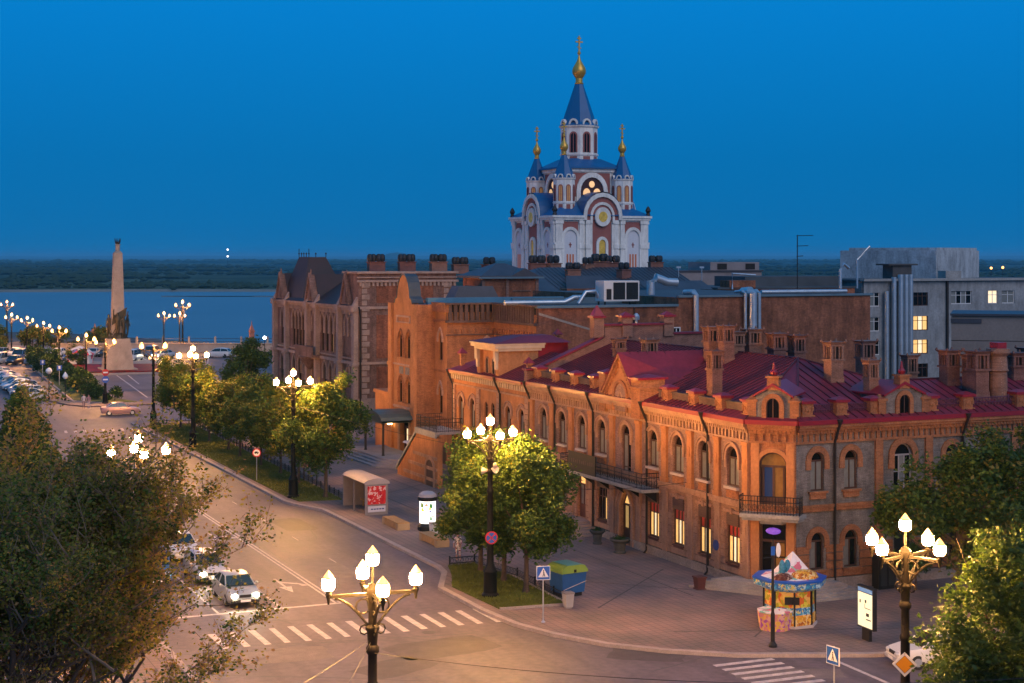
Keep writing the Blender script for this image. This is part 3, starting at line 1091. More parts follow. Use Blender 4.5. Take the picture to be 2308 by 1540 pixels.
place('transom_pane', MB().extr([(x, z) for x, z in arch(1.2, 2.8, .6)][::-1], .02, .05).mesh('transom_pane', GLASS), dr)
# shop windows of the ground floor, shutter box above, lit inside
wS = Win(1.35, 2.05, 0, WOODD, [WARM, WARMW, WARM], None, mull=2, trans=1.5, low=REDLT, fw=.12)
wS2 = Win(1.35, 2.05, 0, WOODD, [GLASS, GLASS, WARM], None, mull=2, trans=1.5, low=GLASS, fw=.12)
shut = MB().box(-.62, .62, -.02, .3, 0, .68)
for k in range(5):
    shut.box(-.62, .62, -.05, 0, .05 + k * .125, .14 + k * .125)
shut = shut.mesh('shutter_box', mat('brown_shutter', (.11, .06, .045), .6, var=.2))
panel = MB().box(-.64, .64, -.03, .3, 0, .06).box(-.6, .6, .05, .3, -.55, 0).mesh('stall_riser', mat('oxblood_wood', (.10, .03, .025), .6, var=.2))
for s, w in ((-1.92, wS), (1.12, wS), (4.1, wS), (7.1, wS), (13.9, wS2)):
    w.put(FA, xs(s), .12, 1.17)
    FA.put('shutter_box', shut, xs(s), 0, 3.25)
    FA.put('stall_riser', panel, xs(s), -.05, 1.13)
    FA.build('lintel', MB().box(-.85, .85, -.1, 0, 3.96, 4.12).box(-.1, .1, -.16, 0, 3.9, 4.2), TRIM, xs(s))
wS3 = Win(1.1, 2.3, 0, WOODD, [GREYGL, GREYGL], None, mull=1, trans=1.75, low=WARM, fw=.06)
for s in (19.78, 22.77):
    wS3.put(FA, xs(s), .12, 1.2)
# arched main door under the balcony
ring = ring_band(MB(), 1.5, .2, 2.6, 1.0, .3, -.12, .0, True)
ring_band(ring, 2.15, .2, 2.6, 1.32, .1, -.18, 0, True)
FA.build('door_arch', ring, TRIM, xs(10.6))
d = FA.build('door', ring_band(MB(), 1.3, 0, 2.4, .9, .1, 0, .12, True).box(-.05, .05, 0, .1, 0, 2.4).box(-.65, .65, 0, .1, 2.35, 2.45).box(-.65, -.05, .02, .08, 0, .9).box(.05, .65, .02, .08, 0, .9), WOODD, xs(10.6), .2, .2)
place('fanlight', MB().extr(arch(1.3, 2.45, .85, 8, True)[::-1], .05, .06).mesh('fanlight', WARM), d)
for x in (-.35, .35):
    place('door_glass', MB().box(x - .2, x + .2, .05, .06, .95, 2.3).mesh('door_glass', mat('dim_lit_glass', (.2, .12, .05), .3, var=.8, scale=4, emis=(1, .6, .2), es=.22)), d)
# side door with its own steps
d = FA.build('door', MB().box(-.6, .6, 0, .1, .85, 1.75, 0).box(-.6, -.5, 0, .1, 1.75, 3.8).box(.5, .6, 0, .1, 1.75, 3.8).box(-.5, .5, 0, .1, 3.0, 3.1).box(-.04, .04, 0, .1, 1.75, 3.0), mat('oxblood_wood', (0, 0, 0)), xs(16.9), .2)
place('transom_pane', MB().box(-.5, .5, .04, .05, 3.1, 3.8).mesh('transom_pane', WARM), d)
place('door_glass', MB().box(-.5, .5, .04, .05, 1.75, 3.0).mesh('door_glass', GREYGL), d)
st = MB()
for k in range(5):
    st.box(-1.1, 1.5 + .32 * (4 - k), -1.6, 0, .0 + k * .16 + (.001 if k else 0), .14 + (k + 1) * .15)
st.box(-1.25, -1.1, -1.7, 0, 0, 1.05)
FA.build('steps', st, mat('step_stone', (.33, .25, .22), .85, var=.25, scale=1), xs(16.9))
# corner door, purple sign, steps
d = FC.build('door', MB().box(-.75, -.62, 0, .12, 0, 3.4).box(.62, .75, 0, .12, 0, 3.4).box(-.62, .62, 0, .12, 3.28, 3.4).box(-.62, .62, 0, .1, 2.35, 2.47).box(-.06, .06, 0, .1, 0, 2.35).box(-.62, .62, .02, .08, 0, .8), WOODD, WC / 2, .22, .35)
for x in (-.34, .34):
    for z0, z1, mt in ((.85, 1.5, AMBGL), (1.6, 2.3, AMBGL)):
        place('door_glass', MB().box(x - .24, x + .24, .05, .06, z0, z1).mesh('door_glass', mt if x > 0 else GLASS), d)
    place('transom_pane', MB().box(x - .27, x + .27, .05, .06, 2.5, 3.25).mesh('transom_pane', GLASS), d)
PURP = mat('purple_neon', (.2, .1, .4), .4, var=.3, scale=6, emis=(.22, .08, .75), es=.32)
FC.build('neon_sign', MB().sphere((0, 0, 0), .42, .06, .19, 14, 6), PURP, WC / 2, .1, 3.3, True)
for k in range(4):
    q = [(13.0 + .0 - 1.2 - .34 * (3 - k) * 1.0, -2.6 + .2 * (3 - k)), (14.9, -6.9 - .34 * (3 - k)), (17.6 + .3 * (3 - k), -6.9 - .34 * (3 - k)), (17.6 + .3 * (3 - k), -5.42), (15.36, -5.43), (13.59, -3.66), (13.59, -2.6 + .2 * (3 - k))]
    MB().prism([(t - O[0], s - O[1]) for t, s in ccw(q)], .14 + (.0 if k == 0 else k * .13), .14 + (k + 1) * .13).build('step', mat('pale_step_stone', (.34, .29, .25), .85, var=.25, scale=1, fine=.1), B)
# blue round plaque between the last shop windows
FA.build('round_plaque', MB().add([(.3 * math.cos(a), y, .3 * math.sin(a)) for y in (-.1, -.05) for a in [i * math.pi / 8 for i in range(16)]], [list(range(16)), list(range(16, 32))[::-1]] + [(i, 16 + i, 16 + (i + 1) % 16, (i + 1) % 16) for i in range(16)]), mat('blue_enamel', (.015, .045, .22), .35, var=.3, scale=4), xs(-.35), -.06, 1.95)
# tall arched balcony door of the corner
FC.build('window_arch', ring_band(MB(), 1.55, 5.2, 6.75, .78, .22, -.08, 0), ORANGEP, WC / 2)
d = FC.build('balcony_door', ring_band(MB(), 1.35, 0, 2.4, .68, .1, 0, .12).box(-.675, .675, 0, .1, 2.34, 2.46).box(-.06, .06, 0, .1, 0, 2.35).box(-.675, .675, .02, .1, 0, .75).box(-.62, -.5, .0, .08, .75, 2.34).box(.5, .62, .0, .08, .75, 2.34), WOODD, WC / 2, .18, 4.35)
place('door_glass', MB().box(-.5, -.06, .05, .06, .75, 2.34).mesh('door_glass', BLUEGL), d)
place('door_glass', MB().box(.06, .5, .05, .06, .75, 2.34).mesh('door_glass', AMBGL), d)
place('fanlight', MB().extr(arch(1.35, 2.46, .62)[::-1], .05, .06).mesh('fanlight', AMBGL), d)
# corner balcony: slab on brackets with iron railing
q = [(-.55, -.02), (-.35, -.95), (WC + .35, -.95), (WC + .55, -.02)]
sb = MB().prism(q, 4.12, 4.32).prism([(x * .94 + .07, y * .85) for x, y in q], 3.95, 4.12).prism([(.5, -.01), (.7, -.5), (1.8, -.5), (2.0, -.01)], 3.75, 3.95)
FC.build('balcony_slab', sb, CONC)
railing(FC, -.35, WC + .35, -.9, 4.32, .95, depth=.86)
# long balcony under the gable
x0, x1 = xs(17.6), xs(6.3)
FA.build('balcony_slab', MB().box(x0, x1, -1.25, -.02, 3.98, 4.16).box(x0, x1, -1.32, -1.2, 4.08, 4.2), CONC)
for k in range(6):
    x = x0 + .4 + (x1 - x0 - .8) * k / 5
    FA.build('bracket', MB().extrx([(-.02, 3.3), (-1.0, 3.98), (-.02, 3.98)], x - .07, x + .07), IRON)
railing(FA, x0 + .05, x1 - .05, -1.2, 4.16, .95, depth=1.15)
sgn = FA.build('balcony_sign', MB().box(xs(16.2), xs(12.3), -1.30, -1.24, 4.2, 5.45), mat('black_sign_board', (.009, .007, .008), .55, var=.2))
for k in range(13):
    x = xs(16.0) + 3.5 * k / 12
    place('letter', MB().box(x, x + (.16 if k % 4 else .09), -1.315, -1.30, 4.78, 5.02 if k % 3 else 4.95).mesh('letter', mat('dull_letter', (.055, .04, .045), .6, var=.1)), sgn)
# ------------------------------------------------------------------ roof
RK = .3793


def Lc(t, s, z):
    return (t - O[0], s - O[1], z)


rf = MB()
e = [(13.2, 25.1), (13.2, -3.82), (15.2, -5.81), (41.5, -5.81)]
rf.poly([Lc(13.2, -3.82, 9.25), Lc(20.5, 2.1, 12), Lc(20.5, 25.1, 12), Lc(13.2, 25.1, 9.25)])
rf.poly([Lc(15.2, -5.81, 9.25), Lc(20.5, 2.1, 12), Lc(13.2, -3.82, 9.25)])
rf.poly([Lc(15.2, -5.81, 9.25), Lc(41.5, -5.81, 9.25), Lc(41.5, -1.3, 10.82), Lc(24, -1.3, 10.82), Lc(20.5, 2.1, 12)])
rf.poly([Lc(24, -1.3, 10.82), Lc(41.5, -1.3, 10.82), Lc(41.5, 3.2, 9.2), Lc(27.6, 3.2, 9.2)])
rf.poly([Lc(20.5, 2.1, 12), Lc(24, -1.3, 10.82), Lc(27.6, 3.2, 9.2), Lc(27.6, 25.1, 9.3), Lc(20.5, 25.1, 12)])
roof = rf.build('roof', ROOFR, B)
# crimson gutter edge along the eaves
ed = MB()
for (a, b), (c, d2) in zip(e, e[1:]):
    dx, dy = c - a, d2 - b
    L = math.hypot(dx, dy)
    nx, ny = dy / L, -dx / L
    if nx * (15 - a) + ny * (5 - b) > 0:
        nx, ny = -nx, -ny
    q = [(a, b), (c, d2), (c + nx * .12, d2 + ny * .12), (a + nx * .12, b + ny * .12)]
    ed.prism(ccw([(t - O[0], s - O[1]) for t, s in q]), 9.03, 9.27)
ed.build('eaves_edge', ROOFE, roof)
seam = MB().add([(0, -.024, 0), (0, .024, 0), (1, .024, RK), (1, -.024, RK), (0, -.024, .009), (0, .024, .009), (1, .024, RK + .009), (1, -.024, RK + .009)], [(0, 1, 5, 4), (1, 2, 6, 5), (2, 3, 7, 6), (3, 0, 4, 7), (4, 5, 6, 7)])
ROOFS = mat('roof_seam', (.075, .008, .016), .6, var=.15)
sl = seam.mesh('seam', ROOFS)
k = 0
while k < 70:
    s = 24.6 - k * .48
    if s < -3.4:
        break
    tt = 20.5 if s >= 2.1 else 13.2 + (s + 3.82) * 7.3 / 5.92
    L = tt - 13.3
    o = place('seam', sl, roof, Lc(13.3, s, 9.29), 0, (L, 1, 1))
    o.scale = (L, 1, L)
    k += 1
RK2 = .3475
seam2 = MB().add([(-.024, 0, 0), (.024, 0, 0), (.024, 1, RK2), (-.024, 1, RK2), (-.024, 0, .009), (.024, 0, .009), (.024, 1, RK2 + .009), (-.024, 1, RK2 + .009)], [(0, 1, 5, 4), (1, 2, 6, 5), (2, 3, 7, 6), (3, 0, 4, 7), (4, 5, 6, 7)]).mesh('seam', ROOFS)
for k in range(44):
    t = 15.6 + k * .58
    if t < 20.5:
        top = -5.81 + (t - 15.2) * 7.91 / 5.3
    elif t < 24:
        top = 2.1 - (t - 20.5) * 3.4 / 3.5
    else:
        top = -1.3
    L = top + 5.7
    if L > .3:
        o = place('seam', seam2, roof, Lc(t, -5.7, 9.29), 0)
        o.scale = (1, L, L)
for a, b in ((Lc(13.2, -3.82, 9.3), Lc(20.5, 2.1, 12.03)), (Lc(15.2, -5.81, 9.3), Lc(20.5, 2.1, 12.03)), (Lc(20.5, 2.1, 12.03), Lc(20.5, 25.1, 12.03)), (Lc(20.5, 2.1, 12.03), Lc(24, -1.3, 10.85)), (Lc(24, -1.3, 10.85), Lc(41.5, -1.3, 10.85))):
    MB().tube([a, b], .06, 5).build('ridge_cap', ROOFS, roof)
# parapet: brick posts with carved faces and low walls or lattice between
post = MB().frus(0, 0, 9.3, 9.5, .42, .36, .42, .36).frus(0, 0, 9.5, 10.12, .32, .28, .36, .32).frus(0, 0, 10.12, 10.26, .46, .42, .46, .42, 1).frus(0, 0, 10.26, 10.4, .44, .4, .1, .1, 1)
for k in range(4):
    post.box(-.36 + .2 * k, -.24 + .2 * k, -.34, -.26, 9.62 + .1 * (k % 2), 9.95 - .08 * (k % 3))
post = post.mesh('parapet_post', [ORANGE, ROOFE])
for s in (24.45, 21.5, 18.55, 15.65, 5.96, 2.83, -.16, -3.0):
    FA.put('parapet_post', post, xs(s), .45)
for a, b in ((24.45, 21.5), (21.5, 18.55), (18.55, 15.65), (5.96, 2.83), (2.83, -.16), (-.16, -3.0), (7.6, 5.96)):
    FA.build('parapet_wall', MB().box(xs(a) + .4, xs(b) - .4, .4, .62, 9.3, 9.92).box(xs(a) + .38, xs(b) - .38, .36, .66, 9.92, 10.0), mat('sooty_brick', (.13, .075, .06), .9, brick=(.26, .075, .01, (.1, .07, .06)), var=.4, scale=1))
for t in (16.2, 18.4, 20.6, 24.4, 26.9, 30.7, 34):
    FR.put('parapet_post', post, xt(t), .45)
lat = MB()
for k in range(14):
    x = .08 + .148 * k
    lat.tube([(x, 0, 0), (x + .14, 0, .55)], .02, 4).tube([(x + .14, 0, 0), (x, 0, .55)], .02, 4)
for z in (0, .28, .55):
    lat.tube([(0, 0, z), (2.2, 0, z)], .03, 4)
lat = lat.mesh('roof_lattice', mat('purple_iron', (.10, .025, .05), .5, var=.2))
for a, b in ((16.2, 18.4), (18.4, 20.6), (24.4, 26.9), (26.9, 30.7), (30.7, 34)):
    FR.put('roof_lattice', lat, xt(a) + .3, .5, 9.45, ((b - a - .6) / 2.2, 1, 1))
# gable over the entrance bay
gx = xs(10.85)
gm = MB()
gm.extr([(-2.05, 8.4), (2.05, 8.4), (2.05, 9.5), (0, 11.85), (-2.05, 9.5)], -.26, .3)
FA.build('gable', gm, ORANGEP, gx)
ga = MB()
for sx in (-1, 1):
    ga.extr([(sx * 2.2, 9.35), (sx * 2.2, 9.6), (0, 12.02), (0, 11.75)] if sx > 0 else [(-2.2, 9.35), (0, 11.75), (0, 12.02), (-2.2, 9.6)], -.46, .3)
    for k in range(9):
        x = sx * (2.0 - k * .21)
        z = 9.35 + k * .235
        ga.box(x - .05, x + .05, -.4, -.26, z - .18, z + .12)
FA.build('gable_moulding', ga, ORANGE, gx)
FA.build('gable_arch', ring_band(MB(), 1.6, 8.4, 9.3, .85, .2, -.36, -.26), ORANGE, gx)
FA.build('gable_oculus', ring_band(MB(), .55, 9.0, 9.15, .45, .1, -.34, -.26, True), PALEBR, gx)
FA.build('gable_panel', MB().extr(arch(1.6, 9.3, .8)[::-1] + [(-.8, 8.4), (.8, 8.4)][::1], -.275, -.255), PINKBR, gx)
gr = MB()
gr.poly([(0, -.5, 12.06), (0, 6.2, 12.06), (2.5, 3.2, 10.3), (2.3, -.5, 9.5)])
gr.poly([(0, -.5, 12.06), (-2.3, -.5, 9.5), (-2.5, 3.2, 10.3), (0, 6.2, 12.06)])
FA.build('gable_roof', gr, ROOFR, gx)
for k in range(5):
    for sx in (-1, 1):
        y = .3 + k * .62
        FA.build('seam', MB().tube([(0, y, 12.1), (sx * 2.3, y, 9.55 + .12 * y)], .028, 4), ROOFS, gx)
pier = MB().box(-.42, .42, -.3, .6, 8.2, 10.55).box(-.5, .5, -.38, .7, 10.0, 10.12).box(-.5, .5, -.38, .7, 10.55, 10.68, 1).frus(0, .15, 10.68, 10.85, .48, .5, .1, .1, 1).mesh('gable_pier', [ORANGE, ROOFE])
FA.put('gable_pier', pier, gx - 2.5)
FA.put('gable_pier', pier, gx + 2.5, 0, 0, (1.35, 1.9, 1))


def dormer(F, x, w, zt, win_w):
    h0 = 9.28
    m = MB()
    m.extr([(-w / 2, h0), (w / 2, h0), (w / 2, zt - .45), (w * .2, zt), (-w * .2, zt), (-w / 2, zt - .45)], .05, 2.4)
    D = F.build('dormer', m, GREYBR, x)
    place('dormer_roof', MB().extr([(-w / 2 - .15, zt - .5), (-w / 2 - .15, zt - .4), (0, zt + .28), (w / 2 + .15, zt - .4), (w / 2 + .15, zt - .5), (0, zt + .12)][::-1], -.1, 3.4).mesh('dormer_roof', ROOFE), D)
    place('window_arch', ring_band(MB(), win_w, h0, h0 + .75, win_w * .55, .24, -.06, .06).mesh('window_arch', ORANGE), D)
    wn_ = place('window', ring_band(MB(), win_w - .1, h0, h0 + .75, win_w * .5, .05, .0, .06).box(-.03, .03, 0, .05, h0, h0 + 1.1).mesh('window', WOODD), D)
    place('dormer_pane', MB().extr(([(-win_w / 2, h0)] + arch(win_w, h0 + .75, win_w * .52) + [(win_w / 2, h0)])[::-1], .02, .04).mesh('dormer_pane', GLASS), D)
    for sx in (-1, 1):
        place('dormer_pier', MB().frus(sx * (w / 2 + .2), .3, h0, zt - .75, .24, .3, .24, .3).frus(sx * (w / 2 + .2), .3, zt - .75, zt - .62, .32, .36, .32, .36).frus(sx * (w / 2 + .2), .3, zt - .62, zt - .4, .26, .28, .04, .04).mesh('dormer_pier', ORANGE), D)
    place('pinnacle', MB().frus(0, .25, zt - .1, zt + .55, .34, .3, .3, .28).frus(0, .25, zt + .55, zt + .66, .4, .36, .4, .36).lathe([(.16, zt + .66), (.22, zt + .85), (.1, zt + 1.0), (.05, zt + 1.35), (.0, zt + 1.4)], 8, 0, .25, 1).mesh('pinnacle', [ORANGE, ROOFE]), D)
    return D


dormer(FC, WC / 2, 1.9, 10.95, .72)
dormer(FR, xt(22.4), 2.5, 10.85, .7)
# chimneys: brick shaft, slotted lantern, flared crown
def chimney_mesh(w, d, h, lant=.75, round_=False):
    m = MB()
    if round_:
        m.lathe([(w, 0), (w * .92, h * .55), (w * 1.12, h * .58), (w, h * .62), (w * .9, h * .85), (w * 1.25, h * .92), (w * 1.2, h)], 14)
        m.box(-w * .6, w * .6, -w * .6, w * .6, h, h + .35, 2)
        return m
    zl = h - lant - .35
    m.frus(0, 0, 0, zl * .3, w * 1.12, d * 1.12, w * 1.08, d * 1.08).frus(0, 0, zl * .3, zl, w, d, w, d).frus(0, 0, zl, zl + .12, w * 1.2, d * 1.2, w * 1.2, d * 1.2)
    for sx in (-1, 1):
        for sy in (-1, 1):
            m.frus(sx * w * .86, sy * d * .86, zl + .12, zl + .12 + lant, w * .18, d * .18, w * .18, d * .18)
    for k in (-.33, .33):
        for sy in (-1, 1):
            m.frus(k * w, sy * d * .9, zl + .12, zl + .12 + lant, w * .1, d * .1, w * .1, d * .1)
            m.frus(sy * w * .9, k * d, zl + .12, zl + .12 + lant, w * .1, d * .1, w * .1, d * .1)
    m.frus(0, 0, zl + .12, zl + .12 + lant, w * .5, d * .5, w * .5, d * .5, 1)
    zc = zl + .12 + lant
    m.frus(0, 0, zc, zc + .1, w * 1.1, d * 1.1, w * 1.1, d * 1.1).frus(0, 0, zc + .1, zc + .26, w * 1.05, d * 1.05, w * 1.42, d * 1.42)
    for sx in (-1, 1):
        for sy in (-1, 1):
            m.frus(sx * w * 1.25, sy * d * 1.25, zc + .26, zc + .4, w * .16, d * .16, w * .05, d * .05)
    return m


CHB = tint_by_object(mat('chimney_brick', (.21, .09, .062), .88, brick=(.26, .075, .01, (.25, .15, .12)), var=.4, scale=1.6, fine=.25), .2, .01)
NEARBLK = mat('soot', (.02, .016, .016), .9, var=.2)  # near-black: shade painted into interiors, openings, lantern slots and behind balusters; also joints
CHM = [CHB, NEARBLK, ROOFE]
for t, s, z, top, w, d in ((17.2, 14.2, 10.55, 12.6, .55, .45), (18.4, 20.8, 11.0, 12.3, .5, .4), (14.95, 2.3, 9.75, 12.55, .45, .42), (20.9, -.9, 10.7, 13.1, .55, .5),
                           (21.5, -3.6, 9.85, 12.2, .42, .38), (28.3, -1.9, 10.4, 12.5, .6, .5), (28.7, -3.9, 9.75, 12.55, .62, .55), (29.0, -3.0, 9.8, 12.3, .5, .5),
                           (19.4, 10, 11.4, 13.55, .62, .45), (19.2, 8, 11.4, 13.7, .5, .45), (20.55, 9, 11.6, 13.25, .5, .45), (21.7, 9, 11.4, 13.4, .6, .5), (22.85, 8, 11, 13.15, .6, .5),
                           (24.35, 8, 10.6, 13, .55, .5), (26.65, 4, 9.6, 12.8, .6, .5), (28.45, 2, 9.4, 12.0, .5, .4), (33.6, -1.5, 10.6, 12.2, .7, .5), (36.6, 1, 10, 12.3, .5, .5)):
    w, d = w * .74, d * .76
    chimney_mesh(w, d, top - z, min(.75, (top - z) * .3)).build('chimney', CHM, B, Lc(t, s, z))
chimney_mesh(.55, .55, 3.0, round_=True).build('chimney', CHM, B, Lc(30.0, -4.1, 9.7), 0, True)
# attic fire wall between this house and its neighbour, with sloping coping
fw = MB().extr([(13.3, 9.2), (27.5, 9.2), (27.5, 12.3), (24.8, 12.3), (24.8, 13.0), (19.4, 13.0), (19.4, 12.15), (14.0, 9.95), (13.3, 9.95)][::-1], 25.0, 25.45)
for i in range(len(fw.v)):
    fw.v[i] = (fw.v[i][0] - O[0], fw.v[i][1] - O[1], fw.v[i][2])
fw.build('fire_wall', CHB, B)
cp = MB()
for (a, za), (b, zb) in zip(((13.2, 10.0), (14.0, 10.0), (19.3, 12.2), (19.3, 13.02), (24.9, 13.02), (24.9, 12.32)), ((14.0, 10.0), (19.3, 12.2), (19.3, 13.02), (24.9, 13.02), (24.9, 12.32), (27.6, 12.32))):
    if a != b:
        cp.add([Lc(a, 24.85, za), Lc(b, 24.85, zb), Lc(b, 25.6, zb), Lc(a, 25.6, za), Lc(a, 24.85, za + .14), Lc(b, 24.85, zb + .14), Lc(b, 25.6, zb + .14), Lc(a, 25.6, za + .14)], [(0, 1, 5, 4), (1, 2, 6, 5), (2, 3, 7, 6), (3, 0, 4, 7), (4, 5, 6, 7), (0, 3, 2, 1)])
cp.build('coping', ROOFR, B)
for t in (18.9, 21.2, 24.6):
    MB().frus(0, 0, 12.2, 13.6, .4, .35, .4, .35).frus(0, 0, 13.6, 13.75, .52, .46, .52, .46, 1).frus(0, 0, 13.75, 14.5 if t < 20 else 14.0, .42, .36, .03, .03, 1).build('turret', [CHB, ROOFE], B, Lc(t, 25.2, 0))
for F, x, z in ((FA, xs(24.9), 9.0), (FA, xs(20.8), 9.0), (FA, xs(15.0), 9.0), (FA, xs(7.75), 9.0), (FA, xs(1.5 - .9), 9.0), (FR, xt(17.75), 9.0), (FR, xt(26.3), 9.0)):
    downpipe(F, x, z)
# back walls so the house is closed from every side
bk = MB()
for (a, b), (c, d2) in (((41.37, -5.41), (41.37, 3.1)), ((41.37, 3.1), (27.5, 3.1)), ((27.5, 3.1), (27.5, 25.1)), ((27.5, 25.1), (13.6, 25.1))):
    bk.poly([Lc(a, b, 0), Lc(c, d2, 0), Lc(c, d2, 9.25), Lc(a, b, 9.25)])
bk.build('back_wall', REDBR, B)
ins = MB().prism(ccw([(t - O[0], s - O[1]) for t, s in ((14.1, 24.9), (14.1, -3.4), (15.6, -4.9), (41.2, -4.9), (41.2, 2.9), (27.3, 2.9), (27.3, 24.9))]), .05, 8.9).build('dark_interior', NEARBLK, B)

# ================================================================== neighbouring orange house along the street
B2, O2 = building('orange_house', 'narrow two-storey orange plaster house with tall attic storey beside the brick corner house', 14, 32)
FB = Fac(B2, O2, 13.55, 39.6, R(-90))
WB = 14.4


def xb(s):
    return 39.6 - s


ops = [(xb(s), .95, 4.95, 6.7, .5, False) for s in (26.4, 28.8, 35.6, 37.95)] + [(xb(s), .62, 4.95, 6.75, .4, False) for s in (31.7, 33.0)]
m = MB()
wall_run(m, 0, WB, 4.5, 9.0, ops)
wall_run(m, 0, WB, 0, 4.5, [(xb(s), 1.1, 1.3, 3.0, .5, False) for s in (26.4, 28.8, 32.3, 35.6, 37.95)])
FB.build('wall', m, ORANGEP)
FB.build('cornice', MB().box(-.05, WB + .02, -.14, 0, 8.0, 8.14).box(-.05, WB + .02, -.4, .1, 8.85, 9.08).box(-.05, WB + .02, -.2, 0, 4.4, 4.6), TRIM)
dentils(FB, 0, WB, 8.45, 8.85, .42, .22, .26, mat('cream_trim', (.50, .38, .27), .8, var=.2))
wB = Win(.95, 1.75, .5, WOODD, [GREYGL, GLASS], GLASS, False)
wB2 = Win(.62, 1.8, .4, WOODD, [GLASS], GLASS, False, mull=0)
arB = ring_band(MB(), .95, 6.3, 6.7, .5, .18, -.08, 0)
ring_band(arB, 1.5, 6.5, 6.7, .78, .08, -.12, 0)
arB = arB.mesh('window_arch', TRIM)
for o in ops:
    (wB if o[1] > .8 else wB2).put(FB, o[0], .12, o[2])
    if o[1] > .8:
        FB.put('window_arch', arB, o[0])
wBl = Win(1.1, 1.7, .5, WOODD, [GLASS, GREYGL], GLASS)
for s in (26.4, 28.8, 32.3, 35.6, 37.95):
    wBl.put(FB, xb(s), .12, 1.3)
rustp = MB()
for k in range(9):
    rustp.box(-.3, .3, -.14, 0, 4.62 + k * .38, 4.96 + k * .38)
rustp = rustp.mesh('pilaster', TRIM)
for s in (25.35, 30.4, 34.3, 39.3):
    FB.put('pilaster', rustp, xb(s))
rustic(FB, [(xb(s), 1.1, 1.3, 3.0, .5, False) for s in (26.4, 28.8, 32.3, 35.6, 37.95)], 0, WB, .6, 4.4, 8, ORANGEP, .05)
r2 = MB()


def L2(t, s, z):
    return (t - O2[0], s - O2[1], z)


r2.poly([L2(13.1, 25.45, 9.1), L2(17.6, 25.45, 10.9), L2(17.6, 37.4, 10.9), L2(13.1, 39.9, 9.1)])
r2.poly([L2(13.1, 39.9, 9.1), L2(17.6, 37.4, 10.9), L2(20.9, 39.9, 9.1)])
r2.poly([L2(17.6, 25.45, 10.9), L2(22.4, 25.45, 9.1), L2(20.9, 39.9, 9.1), L2(17.6, 37.4, 10.9)])
r2 = r2.build('roof', ROOFR, B2)
ed2 = MB().box(13.0 - O2[0], 13.2 - O2[0], 25.4 - O2[1], 40 - O2[1], 9.0, 9.18)
ed2.box(13.2 - O2[0], 21 - O2[0], 39.85 - O2[1], 40 - O2[1], 9.0, 9.18)
ed2.build('eaves_edge', ROOFE, r2)
for k in range(22):
    o = place('seam', sl, r2, L2(13.2, 26 + k * .52, 9.14), 0)
    o.scale = (4.35, 1, 4.35 * .4 / RK)
for s0 in (25.0,):
    pass
# raised attic with two slit windows, cornice and its own low roof
at = MB().box(xb(34.4), xb(30.2), -.12, .5, 8.6, 11.05)
FB.build('attic_wall', MB().box(xb(34.4), xb(33.75), -.14, 3, 9.0, 11.05).box(xb(30.85), xb(30.2), -.14, 3, 9.0, 11.05).box(xb(33.75), xb(30.85), .1, 3, 9.0, 11.05), ORANGEP)
for s in (31.7, 32.9):
    FB.build('attic_window', MB().extr(([(-.2, 9.2)] + arch(.4, 10.2, .25) + [(.2, 9.2)])[::-1], .07, .12), GLASS, xb(s))
    FB.build('attic_window_frame', ring_band(MB(), .4, 9.2, 10.2, .25, .07, .02, .1), TRIM, xb(s))
CREAM = mat('cream_trim', (0, 0, 0))
FB.build('attic_cornice', MB().box(xb(34.6), xb(30.0), -.3, 3.2, 11.05, 11.25).box(xb(34.7), xb(29.9), -.55, 3.4, 11.25, 11.5).box(xb(34.75), xb(29.85), -.65, 3.45, 11.5, 11.62), CREAM)
for s in (34.1, 30.5):
    FB.build('attic_console', MB().box(-.22, .22, -.4, -.12, 10.3, 11.05).box(-.17, .17, -.3, -.12, 9.7, 10.3), CREAM, xb(s))
FB.build('attic_roof', MB().add([(xb(34.8), -.7, 11.62), (xb(29.8), -.7, 11.62), (xb(29.8), 5.6, 11.62), (xb(34.8), 5.6, 11.62), (xb(33.2), 2.2, 12.1), (xb(31.4), 2.2, 12.1), (xb(31.4), 4.6, 12.1), (xb(33.2), 4.6, 12.1)], [(0, 1, 5, 4), (1, 2, 6, 5), (2, 3, 7, 6), (3, 0, 4, 7), (4, 5, 6, 7), (3, 2, 1, 0)]), ROOFR)
FB.build('attic_side', MB().box(xb(34.3), xb(30.3), 3, 5.5, 9.6, 11.6), ROOFE)
urn = MB().frus(0, 0, 9.1, 10.3, .16, .16, .14, .14).frus(0, 0, 10.3, 10.42, .24, .24, .24, .24).frus(0, 0, 10.42, 10.85, .34, .34, .02, .02, 1).mesh('roof_post', [ORANGE, ROOFR])
for s in (39.0, 26.3):
    FB.put('roof_post', urn, xb(s), .5)
FB.put('roof_post', urn, xb(33.6), 6.2, 1.6)
downpipe(FB, xb(30.1), 8.9)
downpipe(FB, xb(39.45), 8.9)
bk = MB()
for (a, b), (c, d2) in (((13.55, 39.6), (20.8, 39.6)), ((20.8, 39.6), (22.3, 25.5))):
    bk.poly([L2(a, b, 0), L2(c, d2, 0), L2(c, d2, 9.1), L2(a, b, 9.1)])
bk.build('back_wall', ORANGEP, B2)
MB().prism(ccw([(t - O2[0], s - O2[1]) for t, s in ((14.0, 25.8), (14.0, 39.3), (20.5, 39.3), (21.9, 25.8))]), .05, 8.8).build('dark_interior', NEARBLK, B2)
